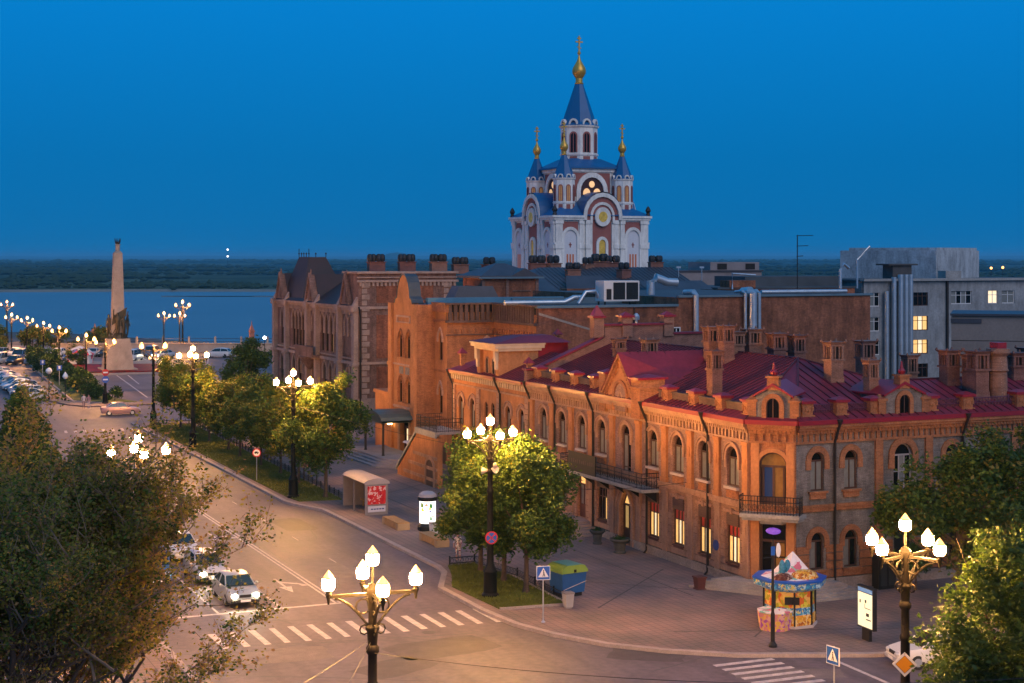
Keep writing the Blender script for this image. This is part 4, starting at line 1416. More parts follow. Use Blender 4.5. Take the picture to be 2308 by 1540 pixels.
# balcony and outside stair at its far end
FB.build('balcony_slab', MB().box(-2.6, 2.0, -2.2, -.02, 4.25, 4.45).box(-2.6, 2.0, -2.3, -2.15, 4.0, 4.45), CONC)
railing(FB, -2.55, 1.95, -2.15, 4.45, 1.0, depth=2.1, mt=IRONB)
stw = MB().extr([(-7.2, .1), (2.0, .1), (2.0, 4.0), (-2.6, 4.0), (-7.2, .6)], -2.1, -1.7)
FB.build('stair_wall', stw, ORANGEP, 0, 0, 0)
for k in range(14):
    FB.build('stair_step', MB().box(-2.9 - k * .3, -2.6 - k * .3, -1.7, -.2, .1, 4.2 - k * .28), CONC)
FB.build('stair_coping', MB().add([(-7.4, -2.25, .5), (-2.5, -2.25, 4.05), (-2.5, -1.6, 4.05), (-7.4, -1.6, .5), (-7.4, -2.25, .75), (-2.5, -2.25, 4.3), (-2.5, -1.6, 4.3), (-7.4, -1.6, .75)], [(0, 1, 5, 4), (1, 2, 6, 5), (2, 3, 7, 6), (3, 0, 4, 7), (4, 5, 6, 7)]), CONC)

for k in range(3):
    x0_ = -5.6 + k * 1.1
    FB.build('stair_wall_band', MB().box(x0_, 1.9, -2.16, -2.1, .55 + k * .85, .8 + k * .85), TRIM)
FB.build('yard_arch', ring_band(MB(), 1.6, .1, 1.5, .7, .25, -2.2, -2.1), TRIM, .4)
FB.build('yard_door', MB().extr(([(-.8, .1)] + arch(1.6, 1.5, .7) + [(.8, .1)])[::-1], -2.13, -2.1), WOODD, .4)
# ================================================================== the theatre with its gabled tower and long blind wall
T1, OT = building('theatre', 'orange brick theatre with curved gable tower and long windowless brick wall behind the magenta roof', 18, 52)


def L3(t, s, z):
    return (t - OT[0], s - OT[1], z)


FT = Fac(T1, OT, 15.5, 60.2, R(-90))
m = MB()
ot = [(2.9, 1.25, 9.0, 10.7, .75, True), (4.95, 1.25, 9.0, 10.7, .75, True)]
ol = [(2.9, 1.25, 5.0, 6.7, .7, True), (4.95, 1.25, 5.0, 6.7, .7, True)]
wall_run(m, 0, 6.9, 8.4, 13.8, ot, .24)
wall_run(m, 0, 6.9, 4.6, 8.4, ol, .24)
wall_run(m, 0, 6.9, 0, 4.6, [(3.95, 2.6, .3, 2.9, 1.2, False)], .4)
FT.build('tower_wall', m, ORANGEP)
gp = [(1.3, 13.8), (1.6, 14.15), (2.0, 14.3), (2.15, 15.0), (2.45, 15.6), (2.85, 16.05), (3.4, 16.3), (3.95, 16.35), (4.5, 16.1), (4.95, 15.6), (5.2, 15.0), (5.35, 14.35), (5.75, 14.15), (6.05, 13.8)]
FT.build('tower_gable', MB().extr(gp[::-1], -.06, .5), ORANGEP)
gc = MB()
for (a, za), (b, zb) in zip(gp, gp[1:]):
    gc.add([(a, -.12, za), (b, -.12, zb), (b, 1.0, zb), (a, 1.0, za), (a, -.12, za + .12), (b, -.12, zb + .12), (b, 1.0, zb + .12), (a, 1.0, za + .12)], [(0, 1, 5, 4), (2, 3, 7, 6), (4, 5, 6, 7), (0, 3, 2, 1)])
FT.build('tower_gable_cap', gc, mat('grey_blue_flashing', (.05, .065, .08), .6, var=.2))
FT.build('tower_top_roof', MB().extr(gp[::-1], .92, 1.0), ROOFD)
for o in ot + ol:
    FT.build('window_arch', ring_band(MB(), o[1], o[2], o[3], o[4], .14, -.12, 0, True), ORANGE, o[0])
wt = Win(1.25, 1.7, .75, WOODD, [GLASS, GLASS], GLASS, True, fw=.05)
wt2 = Win(1.25, 1.7, .7, WOODD, [GLASS, GLASS], GLASS, True, fw=.05)
for o in ot:
    wt.put(FT, o[0], .14, o[2])
for o in ol:
    wt2.put(FT, o[0], .14, o[2])
for x in (.45, 6.45):
    FT.build('tower_pilaster', MB().box(-.45, .45, -.22, 0, 0, 13.8).box(-.55, .55, -.3, 0, 8.2, 8.5).box(-.55, .55, -.3, 0, 4.5, 4.75), ORANGEP, x)
FT.build('tower_belt', MB().box(.9, 6.0, -.12, 0, 4.5, 4.7).box(.9, 6.0, -.1, 0, 8.3, 8.45).box(1.9, 5.4, -.14, 0, 12.6, 12.75).box(1.9, 5.4, -.14, 0, 12.1, 12.2).box(1.9, 2.1, -.1, 0, 12.2, 12.6).box(5.2, 5.4, -.1, 0, 12.2, 12.6), PALEBR)
for x in (3.0, 4.6):
    FT.build('tower_panel', MB().box(-.5, .5, -.03, 0, 7.55, 8.2), mat('grey_panel', (.2, .18, .17), .8, var=.3, scale=3), x)
FT.build('entrance_arch', ring_band(MB(), 2.6, .3, 2.9, 1.2, .3, -.14, 0), PALEBR, 3.95)
ed_ = FT.build('entrance_door', MB().box(-1.2, 1.2, 0, .1, .3, 2.9).box(-.05, .05, -.04, 0, .3, 2.9), WOODD, 3.95, .35)
for x in (-.75, -.25, .25, .75):
    place('door_glass', MB().box(x - .15, x + .15, -.03, -.01, 1.0, 2.7).mesh('door_glass', WARMW if x in (-.25, .25) else GLASS), ed_)
# remaining volumes, walked round clockwise
def side(name, F, w, z0, z1, ops, mt, dep=.24, win=None, archm=None):
    m = MB()
    wall_run(m, 0, w, z0, z1, ops, dep)
    F.build(name, m, mt)
    for o in ops:
        if win:
            win.put(F, o[0], dep - .1, o[2])
        if archm:
            F.build('window_arch', ring_band(MB(), o[1], o[3] - .4, o[3], o[4], .2, -.12, 0, True), archm, o[0])


FS = Fac(T1, OT, 15.5, 53.3, 0)
side('tower_side_wall', FS, 1.7, 0, 13.8, [], ORANGE)
F2 = Fac(T1, OT, 17.2, 53.3, R(-90))
w2 = Win(.95, 2.0, .7, WOODD, [GLASS, GLASS], GLASS, True)
side('wing_wall', F2, 2.9, 8.0, 13.2, [(1.4, .95, 9.0, 11.0, .7, True)], ORANGEP, win=w2, archm=PALEBR)
side('wing_wall', F2, 2.9, 0, 8.0, [(1.4, .95, 4.4, 6.4, .7, True)], ORANGEP, win=w2, archm=PALEBR)
F3 = Fac(T1, OT, 17.2, 50.4, 0)
side('wing_side_wall', F3, 4.4, 0, 13.2, [(3.7, 1.2, 8.2, 10.2, .8, True)], ORANGE, win=Win(1.2, 2.0, .8, WOODD, [GLASS], GLASS, True), archm=PALEBR)
F4 = Fac(T1, OT, 21.6, 50.4, R(-90))
w4 = Win(.9, 2.0, .7, WOODD, [GLASS], GLASS, True)
side('rear_wing_wall', F4, 8.8, 0, 13.2, [(4.2, .9, 8.0, 10.1, .7, True), (6.5, .9, 8.0, 10.1, .7, True)], ORANGE, win=w4, archm=PALEBR)
FW = Fac(T1, OT, 21.6, 41.6, 0)
bw = MB()
bw.poly([(0, 0, 0), (13.3, 0, 0), (13.3, 0, 13.75), (0, 0, 13.75)])
bw.poly([(13.3, 0, 0), (33, 0, 0), (33, 0, 14.5), (13.3, 0, 14.5)])
bw.poly([(13.3, 0, 13.75), (13.3, 0, 14.5), (13.3, 30, 14.5), (13.3, 30, 13.75)])
bw.poly([(33, 0, 0), (33, 30, 0), (33, 30, 14.5), (33, 0, 14.5)])
FW.build('blind_wall', bw, REDBR)
bw2 = MB().box(.0, 13.2, -.2, .3, 13.75, 13.95).box(13.2, 33.2, -.2, .3, 14.5, 14.68)
FW.build('wall_coping', bw2, ROOFT)
FW.build('drain_pipe', MB().tube([(9.0, -.1, 13.7), (9.0, -.1, 9)], .07, 5), IRONB)
FW.build('vent_pipe', MB().tube([(8.9, -.6, 10), (8.9, -.6, 12.7)], .12, 7).lathe([(.28, 12.7), (.3, 13.0), (.1, 13.25)], 8, 8.9, -.6), GALV)
FW.build('wall_scar', MB().add([(.2, -.03, 13.2), (6.5, -.03, 11.4), (6.5, -.03, 11.55), (.2, -.03, 13.4), (.2, 0, 13.2), (6.5, 0, 11.4), (6.5, 0, 11.55), (.2, 0, 13.4)], [(0, 1, 2, 3), (3, 2, 6, 7), (1, 0, 4, 5)]), STONE)
wbr = Win(1.1, 1.3, 0, FRAMEW, [GLASS, GLASS], None, mull=2, trans=.95, fw=.09).put(FW, 12.9, -.05, 10.6)
for F, w in ((F3, 4.4), (F4, 8.8)):
    F.build('parapet_cornice', MB().box(-.2, w + .2, -.3, 0, 12.3, 12.5).box(-.25, w + .1, -.4, .3, 13.85, 14.0).box(-.1, w, -.12, 0, 11.2, 11.3), mat('sooty_brick', (0, 0, 0)))
    dentils(F, 0, w, 11.35, 11.75, .5, .22, .12, ORANGE, pointed=True)
    for k in range(int(w / .5)):
        F.build('baluster', MB().box(k * .5 + .08, k * .5 + .36, -.25, .0, 12.5, 13.85), MATS['sooty_brick'])
    F.build('baluster_back', MB().box(0, w, .05, .2, 12.5, 13.85), NEARBLK)
F2.build('parapet_cornice', MB().box(-.1, 3.1, -.3, .3, 13.2, 14.0).box(-.1, 3.0, -.2, 0, 12.3, 12.5).box(0, 2.9, -.1, 0, 8.0, 8.2).box(0, 2.9, -.12, 0, 4.0, 4.2), ORANGE)
tr = MB()
tr.poly([L3(*p, 13.72) for p in ((16.0, 60), (16.0, 53.5), (17.4, 53.5), (17.4, 50.7), (21.8, 50.7), (21.8, 41.9), (34.8, 41.9), (34.8, 72), (21.5, 72), (21.5, 60))])
tr.poly([L3(*p, 14.45) for p in ((34.9, 41.9), (54.5, 41.9), (54.5, 72), (34.9, 72))])
tr.build('flat_roof', mat('roofing_felt', (.07, .08, .09), .8, var=.35, scale=.3), T1)
MB().box(16.8 - OT[0], 30 - OT[0], 54 - OT[1], 54.5 - OT[1], 13.75, 14.35).build('roof_upstand', mat('blue_sheet_metal', (.08, .20, .28), .5, var=.2), T1)
MB().box(24 - OT[0], 40 - OT[0], 52 - OT[1], 52.3 - OT[1], 13.75, 14.3).build('roof_upstand', ROOFT, T1)
bk = MB()
for (a, b), (c, d2) in (((54.6, 72), (21.5, 72)), ((21.5, 72), (21.5, 60.2)), ((21.5, 60.2), (15.5, 60.2))):
    bk.poly([L3(a, b, 0), L3(c, d2, 0), L3(c, d2, 13.8), L3(a, b, 13.8)])
bk.build('back_wall', REDBR, T1)
FSL = Fac(T1, OT, 16.2, 66.5, R(-90))
FSL.build('annex_wall', MB().box(0, 6.3, 0, 3, 0, 5.2).box(-.1, 6.3, -.15, 3, 5.2, 5.5), ORANGEP)
FSL.build('annex_stair_wall', MB().extr([(1.2, .1), (6.0, .1), (6.0, .8), (4.6, 1.2), (3.4, 2.6), (2.4, 4.0), (1.2, 4.4)], -4.6, -4.2), ORANGEP)
MB().prism(ccw([(t - OT[0], s - OT[1]) for t, s in ((16.3, 53.6), (16.3, 59.8), (22, 59.8), (22, 71.5), (54, 71.5), (54, 42.4), (22.2, 42.4), (22.2, 51), (17.8, 51), (17.8, 53.6))]), .05, 13.6).build('dark_interior', NEARBLK, T1)
# entrance canopy and steps
cn = MB()
n = 8
for i in range(n):
    a0, a1 = math.pi * i / n, math.pi * (i + 1) / n
    p = lambda a, y: (3.9 - 2.7 * math.cos(a), y, 3.75 + .75 * math.sin(a))
    cn.poly([p(a0, -3.1), p(a1, -3.1), p(a1, -.1), p(a0, -.1)])
    cn.poly([p(a1, -3.1), p(a0, -3.1), (p(a0, 0)[0], -3.1, 3.55), (p(a1, 0)[0], -3.1, 3.55)])
cn.poly([(1.2, -3.1, 3.56), (6.6, -3.1, 3.56), (6.6, -.1, 3.56), (1.2, -.1, 3.56)][::-1])
FT.build('canopy', cn, mat('green_grey_canopy', (.07, .085, .075), .45, var=.25))
for x in (1.5, 6.3):
    FT.build('canopy_post', MB().lathe([(.16, .7), (.11, .9), (.1, 3.3), (.16, 3.55)], 8, x, -2.85), IRONB, smooth=True)
FT.build('canopy_lamp', MB().sphere((3.9, -1.5, 3.3), .16, .16, .16, 8, 5), mat('porch_lamp', (.9, .8, .6), .4, var=0, emis=(1, .7, .3), es=14))
FT.build('wall_lamp', MB().sphere((1.0, -.25, 3.0), .14, .14, .16, 8, 5), mat('porch_lamp', (0, 0, 0)))
for k in range(4):
    q = ccw([(10.6 + .38 * k, 62 - .1 * k), (10.9 + .38 * k, 51.5 + .3 * k), (13.2 + .1 * k, 48.0 + .35 * k), (15.4, 48.2 + .35 * k), (15.4, 62 - .1 * k)])
    MB().prism([(t - OT[0], s - OT[1]) for t, s in q], .14 + (.0 if k == 0 else .001 + k * .15), .14 + (k + 1) * .15).build('step', mat('lilac_step_stone', (.27, .23, .235), .85, var=.25, scale=1), T1)
# kiosk beside the steps
tk = thing('ticket_booth', 'small grey booth with pale curved roof beside the theatre entrance steps', 'booth', W(14.2, 49.6, .14), TH)
MB().box(-.6, .6, -.8, .8, 0, 2.1).build('body', mat('booth_panel', (.14, .12, .115), .6, var=.2), tk)
MB().frus(0, 0, 2.1, 2.25, .95, 1.1, .8, .95).frus(.9, .8, 2.0, 2.12, .8, .9, .7, .8).build('booth_roof', mat('pale_sheet', (.42, .38, .42), .5, var=.1), tk)
MB().box(-.62, -.6, -.5, .5, .9, 1.8).build('booth_window', GLASS, tk)
# rooftop plant on the theatre
ac = thing('rooftop_cooler', 'white framed rooftop cooling unit with two dark louvred panels', 'cooling unit', W(29.0, 44.0, 13.72), TH)
MB().box(0, 3.4, 0, 1.6, .45, 2.2).build('casing', FRAMEW, ac)
for x in (.9, 2.15):
    p_ = MB().box(x, x + 1.12, -.04, 0, .6, 2.05).build('louvre_panel', mat('black_louvre', (.01, .01, .012), .4, var=0), ac)
    for k in range(9):
        place('slat', MB().box(x + .03, x + 1.09, -.07, -.04, .66 + k * .155, .7 + k * .155).mesh('slat', MATS['black_louvre']), p_)
MB().box(.25, .7, -.05, 0, .6, 1.5).build('hatch', IRON, ac)
for x in (.2, 3.2):
    for y in (.2, 1.4):
        MB().box(x - .06, x + .06, y - .06, y + .06, 0, .45).build('foot', IRON, ac)


def duct(label, pts, r, t, s, z, name='vent_duct'):
    m = MB().tube(pts, r, 10)
    dd = m.build(name, GALV, None, W(t, s, z), TH, True)
    tag(dd, label, 'duct', 'galvanised vent ducts on the roofs')
    P0 = Vector(pts[0])
    for a, b in zip(pts, pts[1:]):
        L = (Vector(b) - Vector(a)).length
        for k in range(1, max(1, int(L / .9))):
            q = Vector(a).lerp(Vector(b), k * .9 / L)
            d_ = (Vector(b) - Vector(a)).normalized() * .03
            place('collar', MB().tube([q - d_, q + d_], r * 1.09, 10).mesh('collar', GALV), dd)
    return dd


duct('single fat steel vent duct hooked over the edge of the blind brick wall', [(0, 1.6, 14.9), (0, 0, 14.95), (0, -.35, 14.7), (0, -.35, 11.6)], .24, 36.4, 41.6, 0)
for dx, r, lb in ((0, .14, 'thin steel duct, first of three running down the blind brick wall'), (.75, .38, 'thickest of the three steel ducts running down the blind brick wall'), (1.4, .17, 'last of the three steel ducts running down the blind brick wall')):
    duct(lb, [(dx, 1.2, 14.9), (dx, 0, 15.0), (dx, -.42, 14.8), (dx, -.42, 11.0)], r, 41.25, 41.6, 0)
duct('low horizontal steel duct lying along the theatre roof beside the cooling unit', [(0, 0, .4), (5.5, 0, .4), (6.4, 0, .8), (7.4, .2, .8)], .22, 20, 44.5, 13.72)
duct('bent steel duct arching over the theatre roof in front of the slate roofs', [(0, 0, .3), (.7, 0, 1.3), (1.6, 0, 1.35), (1.9, .1, .8)], .16, 26.3, 43.4, 13.72)
duct('stubby steel duct with elbow behind the hooked wall duct', [(0, 0, .2), (0, 0, 1.3), (.5, 0, 1.7), (1.6, 0, 1.3), (2.6, 0, 1.25)], .38, 34.6, 46, 14.45)
duct('long pale steel duct along the top edge of the right blind wall', [(0, 0, .35), (9, 0, .35)], .2, 44, 43, 14.5)

# ================================================================== gothic brick building by the square
DTRIM = mat('sooty_trim_brick', (.34, .235, .19), .88, var=.35, scale=1.0, fine=.2)
D1, OD = building('gothic_building', 'dark weathered brick building with pointed gables, lancet windows and steep brown roofs by the square', 26, 110)


def L4(t, s, z):
    return (t - OD[0], s - OD[1], z)


FD = Fac(D1, OD, 25, 134.3, R(-90))


def xd(s):
    return 134.3 - s


WD = 35.8
upd = [(xd(s), 1.3, 6.4, 10.2, .95, True) for s in (130.9, 125.4, 123.9, 122.4, 120.9, 116.2, 112.6, 110.7, 108.8, 106.9, 102.9, 101.5)]
lod = [(xd(s), 1.4, 1.3, 4.4, .8, True) for s in (130.9, 125.2, 122.6, 120.0, 116.2, 111.6, 109.2, 106.8, 102.2)]
m = MB()
wall_run(m, 0, WD, 5.6, 12.2, upd, .25)
wall_run(m, 0, WD, 0, 5.6, lod, .25)
FD.build('wall', m, DARKBR)
wd = Win(1.3, 3.8, .95, WOODD, [GLASS, WARM], GLASS, True, mull=1, fw=.05, trans=2.4, low=GLASS)
wdd = Win(1.3, 3.8, .95, WOODD, [GLASS], GLASS, True, mull=1, fw=.05)
wd2 = Win(1.4, 3.1, .8, WOODD, [GLASS], GLASS, True, mull=1, fw=.05)
ad = ring_band(MB(), 1.3, 8.6, 10.2, .95, .18, -.14, 0, True).mesh('window_arch', DTRIM)
ad2 = ring_band(MB(), 1.4, 3.0, 4.4, .8, .2, -.14, 0, True).mesh('window_arch', DTRIM)
for i, o in enumerate(upd):
    (wd if i in (3, 4, 8, 9, 11) else wdd).put(FD, o[0], .14, o[2])
    FD.put('window_arch', ad, o[0])
for o in lod:
    wd2.put(FD, o[0], .14, o[2])
    FD.put('window_arch', ad2, o[0])
but = MB().box(-.45, .45, -.55, 0, 0, 12.2).box(-.6, .6, -.75, 0, 5.3, 5.7).box(-.6, .6, -.75, 0, 11.6, 12.3).extrx([(-.55, 12.3), (0, 13.3), (0, 12.3)], -.4, .4).mesh('buttress', DTRIM)
for s in (133.8, 128.0, 118.2, 114.2, 105.0, 99.0):
    FD.put('buttress', but, xd(s))
FD.build('belt_course', MB().box(0, WD, -.25, 0, 5.4, 5.75).box(0, WD, -.18, 0, 6.0, 6.15).box(0, WD, -.3, 0, 11.7, 11.95).box(0, WD, -.55, .2, 12.0, 12.25), DTRIM)
FD.build('balcony', MB().box(xd(120.5), xd(113), -1.3, 0, 5.5, 5.8).box(xd(120.5), xd(113), -1.3, -1.1, 5.8, 6.8).lathe([(.2, 3.9), (1.2, 5.2), (1.3, 5.5)], 10, xd(116.3), -.6), DARKBR)
dentils(FD, 0, WD, 11.2, 11.7, .55, .28, .2, DTRIM)
rm = MB()
rm.poly([L4(24.4, 104, 12.25), L4(31, 104, 16.1), L4(31, 131, 16.1), L4(24.4, 134.8, 12.25)])
rm.poly([L4(24.4, 134.8, 12.25), L4(31, 131, 16.1), L4(38, 134.8, 12.25)])
rm.poly([L4(31, 104, 16.1), L4(38, 104, 12.25), L4(38, 134.8, 12.25), L4(31, 131, 16.1)])
rm.poly([L4(24.4, 98.6, 12.25), L4(24.4, 104, 12.25), L4(31, 104, 16.1), L4(31, 98.6, 16.1)][::-1])
rm.build('roof', ROOFB, D1)
tw = MB().add([L4(t, s, z) for t, s, z in ((25.0, 121.4, 12.4), (25.0, 131.2, 12.4), (31.2, 131.2, 12.4), (31.2, 121.4, 12.4), (26.6, 124.0, 17.9), (26.6, 128.6, 17.9), (28.9, 128.6, 17.9), (28.9, 124.0, 17.9))], [(1, 0, 4, 5), (2, 1, 5, 6), (3, 2, 6, 7), (0, 3, 7, 4), (4, 7, 6, 5)])
tent = tw.build('tent_roof', ROOFB, D1)
for k, (t, s) in enumerate(((26.6, 124.0), (26.6, 125.2), (26.6, 126.3), (26.6, 127.4), (26.6, 128.6), (28.9, 124.0), (28.9, 128.6))):
    place('iron_cresting', MB().tube([L4(t, s, 17.9), L4(t, s, 19.0 if k in (0, 4) else 18.5)], .05, 4).sphere(L4(t, s, 18.35), .12, .12, .12, 6, 4).mesh('iron_cresting', IRON), tent)
for s in (130.9, 117.0, 102.4):
    gb = MB().extr([(-1.9, 12.1), (1.9, 12.1), (0, 15.7)], -.35, .3)
    for sx in (-1, 1):
        gb.extr([(sx * 2.1, 12.1), (sx * 1.7, 12.1), (0, 15.4), (0, 15.95)][::-1 if sx > 0 else 1], -.55, -.2)
    gb.lathe([(.16, 15.7), (.1, 16.1), (.0, 16.5)], 6, 0, -.2)
    gb.extr(([(-.4, 12.6)] + arch(.8, 13.4, .7, 8, True) + [(.4, 12.6)])[::-1], -.42, -.34)
    FD.build('gable', gb, DARKBR, xd(s))
    FD.build('gable_roof', MB().poly([(-2.1, .25, 12.2), (0, .25, 15.75), (0, 5.6, 15.75), (-2.1, 1, 12.6)]).poly([(2.1, .25, 12.2), (2.1, 1, 12.6), (0, 5.6, 15.75), (0, .25, 15.75)]), ROOFB, xd(s))
FE = Fac(D1, OD, 25, 98.5, 0)
FE.build('side_wall', MB().box(0, 12.1, 0, 5.5, 0, 16.0), DARKBR)
FE.build('side_trim', MB().box(-.2, 12.3, -.3, 0, 15.0, 15.25).box(-.2, 12.3, -.2, 0, 15.5, 15.62).box(-.2, 12.3, -.35, 5.7, 16.0, 16.25).box(-.1, 12.2, -.2, 0, 11.9, 12.2).box(-.1, 12.2, -.18, 0, 5.5, 5.8).box(-.1, 12.2, -.2, 0, .0, 1.6), DTRIM)
FE.build('side_panel', MB().box(2.2, 9.2, -.06, 0, 12.6, 14.6), REDBR)
FE.build('side_panel', MB().box(2.2, 9.2, -.06, 0, 6.2, 11.2), REDBR)
FE.build('side_panel', MB().box(2.2, 9.2, -.06, 0, 2.0, 5.2), REDBR)
dentils(FE, 0, 12.1, 14.55, 15.0, .5, .25, .2, DTRIM)
quoin = MB()
for k in range(22):
    quoin.box(0, .9 if k % 2 else .6, -.16, 0, .1 + k * .68, .66 + k * .68)
FE.build('quoin', quoin, DTRIM, .4)
FE.build('quoin', quoin, DTRIM, 10.5)
FE.build('downpipe', MB().tube([(-.1, -.5, 12.2), (.15, -.25, 11), (.15, -.25, .5)], .1, 6), IRON)
cow = MB().box(-1.0, 1.0, -.45, .45, 0, 1.1)
cow.box(-1.1, 1.1, -.55, .55, 1.1, 1.2)
for k in range(4):
    x = -.78 + .52 * k
    cow.lathe([(.2, 1.2), (.33, 1.3), (.37, 1.6), (.33, 1.95), (.2, 2.1), (.0, 2.14)], 9, x * 1.05, -.15 + .3 * (k % 2), 1)
cow_me = cow.mesh('chimney', [tint_by_object(mat('cowl_chimney_brick', (.22, .095, .07), .88, var=.35, scale=1.2), .2, .01), mat('iron_cowl', (.03, .03, .036), .5, metal=.4, var=.4, scale=3)])
for t, s in ((28.0, 101), (31.8, 101), (35.8, 101)):
    place('chimney', cow_me, D1, L4(t, s, 16.2), 0, .98)
bk = MB()
for (a, b), (c, d2) in (((25, 134.3), (37.5, 134.3)), ((37.5, 134.3), (37.5, 104))):
    bk.poly([L4(a, b, 0), L4(c, d2, 0), L4(c, d2, 12.3), L4(a, b, 12.3)])
bk.build('back_wall', DARKBR, D1)
MB().box(25.6 - OD[0], 37 - OD[0], 104.2 - OD[1], 133.8 - OD[1], .05, 12.1).build('dark_interior', NEARBLK, D1)

# ================================================================== slate-roofed block with brick turret behind the theatre
S1, OS = building('slate_roofed_block', 'brick block with dark slate roofs, a square brick turret and clustered chimneys below the cathedral', 48, 90)


def L5(t, s, z):
    return (t - OS[0], s - OS[1], z)


MB().box(38.5 - OS[0], 62 - OS[0], 84 - OS[1], 102 - OS[1], 0, 14.0).build('wall', DARKBR, S1)
sr = MB()
sr.poly([L5(38, 83.5, 13.9), L5(62.4, 83.5, 13.9), L5(62.4, 92, 16.7), L5(45, 92, 16.7)])
sr.poly([L5(38, 83.5, 13.9), L5(45, 92, 16.7), L5(38, 102, 13.9)])
sr.poly([L5(45, 92, 16.7), L5(62.4, 92, 16.7), L5(62.4, 102.5, 13.9), L5(38, 102, 13.9)])
sr = sr.build('roof', ROOFD, S1)
for k in range(34):
    a = L5(44 + k * .55, 83.6, 13.98)
    place('seam', MATS.setdefault('_sm5', MB().tube([(0, 0, 0), (0, 8.3, 2.76)], .03, 4).mesh('seam', mat('slate_seam', (.045, .042, .05), .6, var=.1))), sr, a)
MB().poly([L5(53.8, 80, 13.7), L5(62, 80, 13.7), L5(62, 84, 15.2), L5(53.8, 84, 15.2)]).poly([L5(44, 82.6, 13.7), L5(50, 82.6, 13.7), L5(50, 86, 15.8), L5(45.5, 86, 15.8)]).build('lower_roof', ROOFD, S1)
MB().box(44.2 - OS[0], 50 - OS[0], 83 - OS[1], 85 - OS[1], 13.5, 14.4).build('dormer_wall', REDBR, S1)
tu = Fac(S1, OS, 33.2, 77, 0)
tu.build('turret_wall', MB().box(-1.6, 4.6, 0, 5.6, 10, 15.7), REDBR)
tu.build('turret_corner', MB().box(-1.75, -1.4, -.12, .2, 10, 15.7).box(1.0, 1.3, -.12, .2, 10, 15.7).box(4.4, 4.75, -.12, .2, 10, 15.7).box(1.8, 3.9, -.1, 0, 14.3, 14.42), DARKBR)
tu.build('turret_roof', MB().frus(1.5, 2.8, 15.7, 15.95, 3.6, 3.3, 3.6, 3.3).frus(1.5, 2.8, 15.95, 17.25, 3.5, 3.2, .5, .3).extr([(1.4, 15.95), (4.6, 15.95), (3.0, 16.75)][::-1], -.5, 2), ROOFD)
tu.build('turret_gutter', MB().box(-2.2, 5.2, -.6, -.42, 15.66, 15.86), ROOFT)
tu.build('lean_to_roof', MB().frus(-2.6, .5, 12.6, 14.9, 3.0, 1.5, 1.9, 1.0), ROOFD)
for t, s, z, sc in ((38.6, 101, 15.9, .95), (42.4, 101, 15.9, .95), (46.5, 96, 16.0, 1.0), (48.6, 96, 16.0, 1.0), (47.6, 88.5, 15.5, .85), (51.2, 92, 16.1, .85), (53.3, 93, 16.2, 1.0), (55.0, 93, 16.2, .9), (54.2, 88.5, 15.4, .9), (60.6, 92.5, 16.3, .85), (33.0, 83, 14.2, .75)):
    place('chimney', cow_me, S1, L5(t, s, z), R(random.choice((0, 0, 25))), sc)
for t, s in ((61.5, 88.5), (63.2, 86)):
    MB().tube([(0, 0, 0), (0, 0, 2.2)], .05, 5).box(-.3, .3, -.04, .04, 2.1, 2.3).build('mast', GALV, S1, L5(t, s, 14.5))
B8, O8 = building('low_brick_block', 'low brick block with flat felt roof between the slate roofs and the grey apartment house', 66, 84)
MB().box(-3, 16, -2, 12, 0, 14.2).box(-1.5, 2.0, -2.1, 0, 14.2, 15.2).build('wall', REDBR, B8)
MB().box(-3.1, 16.2, -2.1, 12, 14.2, 14.4).box(2.5, 16, 1, 8, 14.4, 15.6).build('flat_roof', mat('roofing_felt', (0, 0, 0)), B8)
MB().tube([(-1.2, -2.2, 14.2), (-1.2, -2.2, 16), (2, -2.1, 15.8)], .12, 7).build('pipe', GALV, B8)

# ================================================================== grey apartment house on the right
G1, OG = building('apartment_house', 'grey plastered apartment house with lit windows and steel ducts on its wall', 95, 82)
GREYP = mat('grey_plaster', (.27, .275, .28), .88, streak=.3, var=.22, scale=.25, fine=.12)
FG = Fac(G1, OG, 83.0, 81.6, 0)


def xg(t):
    return t - 83.0


rows = [(11.95, 13.6), (8.96, 10.7), (6.1, 7.8), (3.2, 4.9)]
opsrow = []
for zb, zt in rows:
    r_ = [(xg(84.6), 1.5, zb, zt, 0, False), (xg(91.4), 2.2, zb, zt, 0, False)]
    if zb > 11:
        r_ += [(xg(97.6), 3.2, 12.1, 13.7, 0, False), (xg(102.5), 1.5, 12.1, 13.7, 0, False), (xg(104.9), 2.0, 12.1, 13.7, 0, False)]
    opsrow.append(r_)
m = MB()
for (z0, z1), r_ in zip(((11.2, 15.0), (8.2, 11.2), (5.4, 8.2), (0, 5.4)), opsrow):
    wall_run(m, 0, 32, z0, z1, r_, .25)
FG.build('wall', m, GREYP)
wga = Win(1.5, 1.66, 0, FRAMEW, [GREYGL, GLASS], None, mull=1, trans=1.2, fw=.1)
wgl = Win(2.2, 1.72, 0, WOODD, [WARM, WARMW, WARM], None, mull=2, trans=1.2, fw=.1)
wgd = Win(2.2, 1.66, 0, WOODD, [GLASS, GLASS], None, mull=2, trans=1.2, fw=.1)
wg4 = Win(3.2, 1.6, 0, FRAMEW, [GREYGL, GLASS, GREYGL, GLASS], None, mull=3, trans=1.1, fw=.1)
wg1 = Win(1.5, 1.6, 0, FRAMEW, [WARMW], None, mull=1, trans=1.1, fw=.1)
wg2 = Win(2.0, 1.6, 0, FRAMEW, [GREYGL], None, mull=1, trans=1.1, fw=.1)
for k, (zb, zt) in enumerate(rows):
    wga.put(FG, xg(84.6), .12, zb)
    (wgl if k in (1, 2) else wgd).put(FG, xg(91.4), .12, zb)
wg4.put(FG, xg(97.6), .12, 12.1)
wg1.put(FG, xg(102.5), .12, 12.1)
wg2.put(FG, xg(104.9), .12, 12.1)
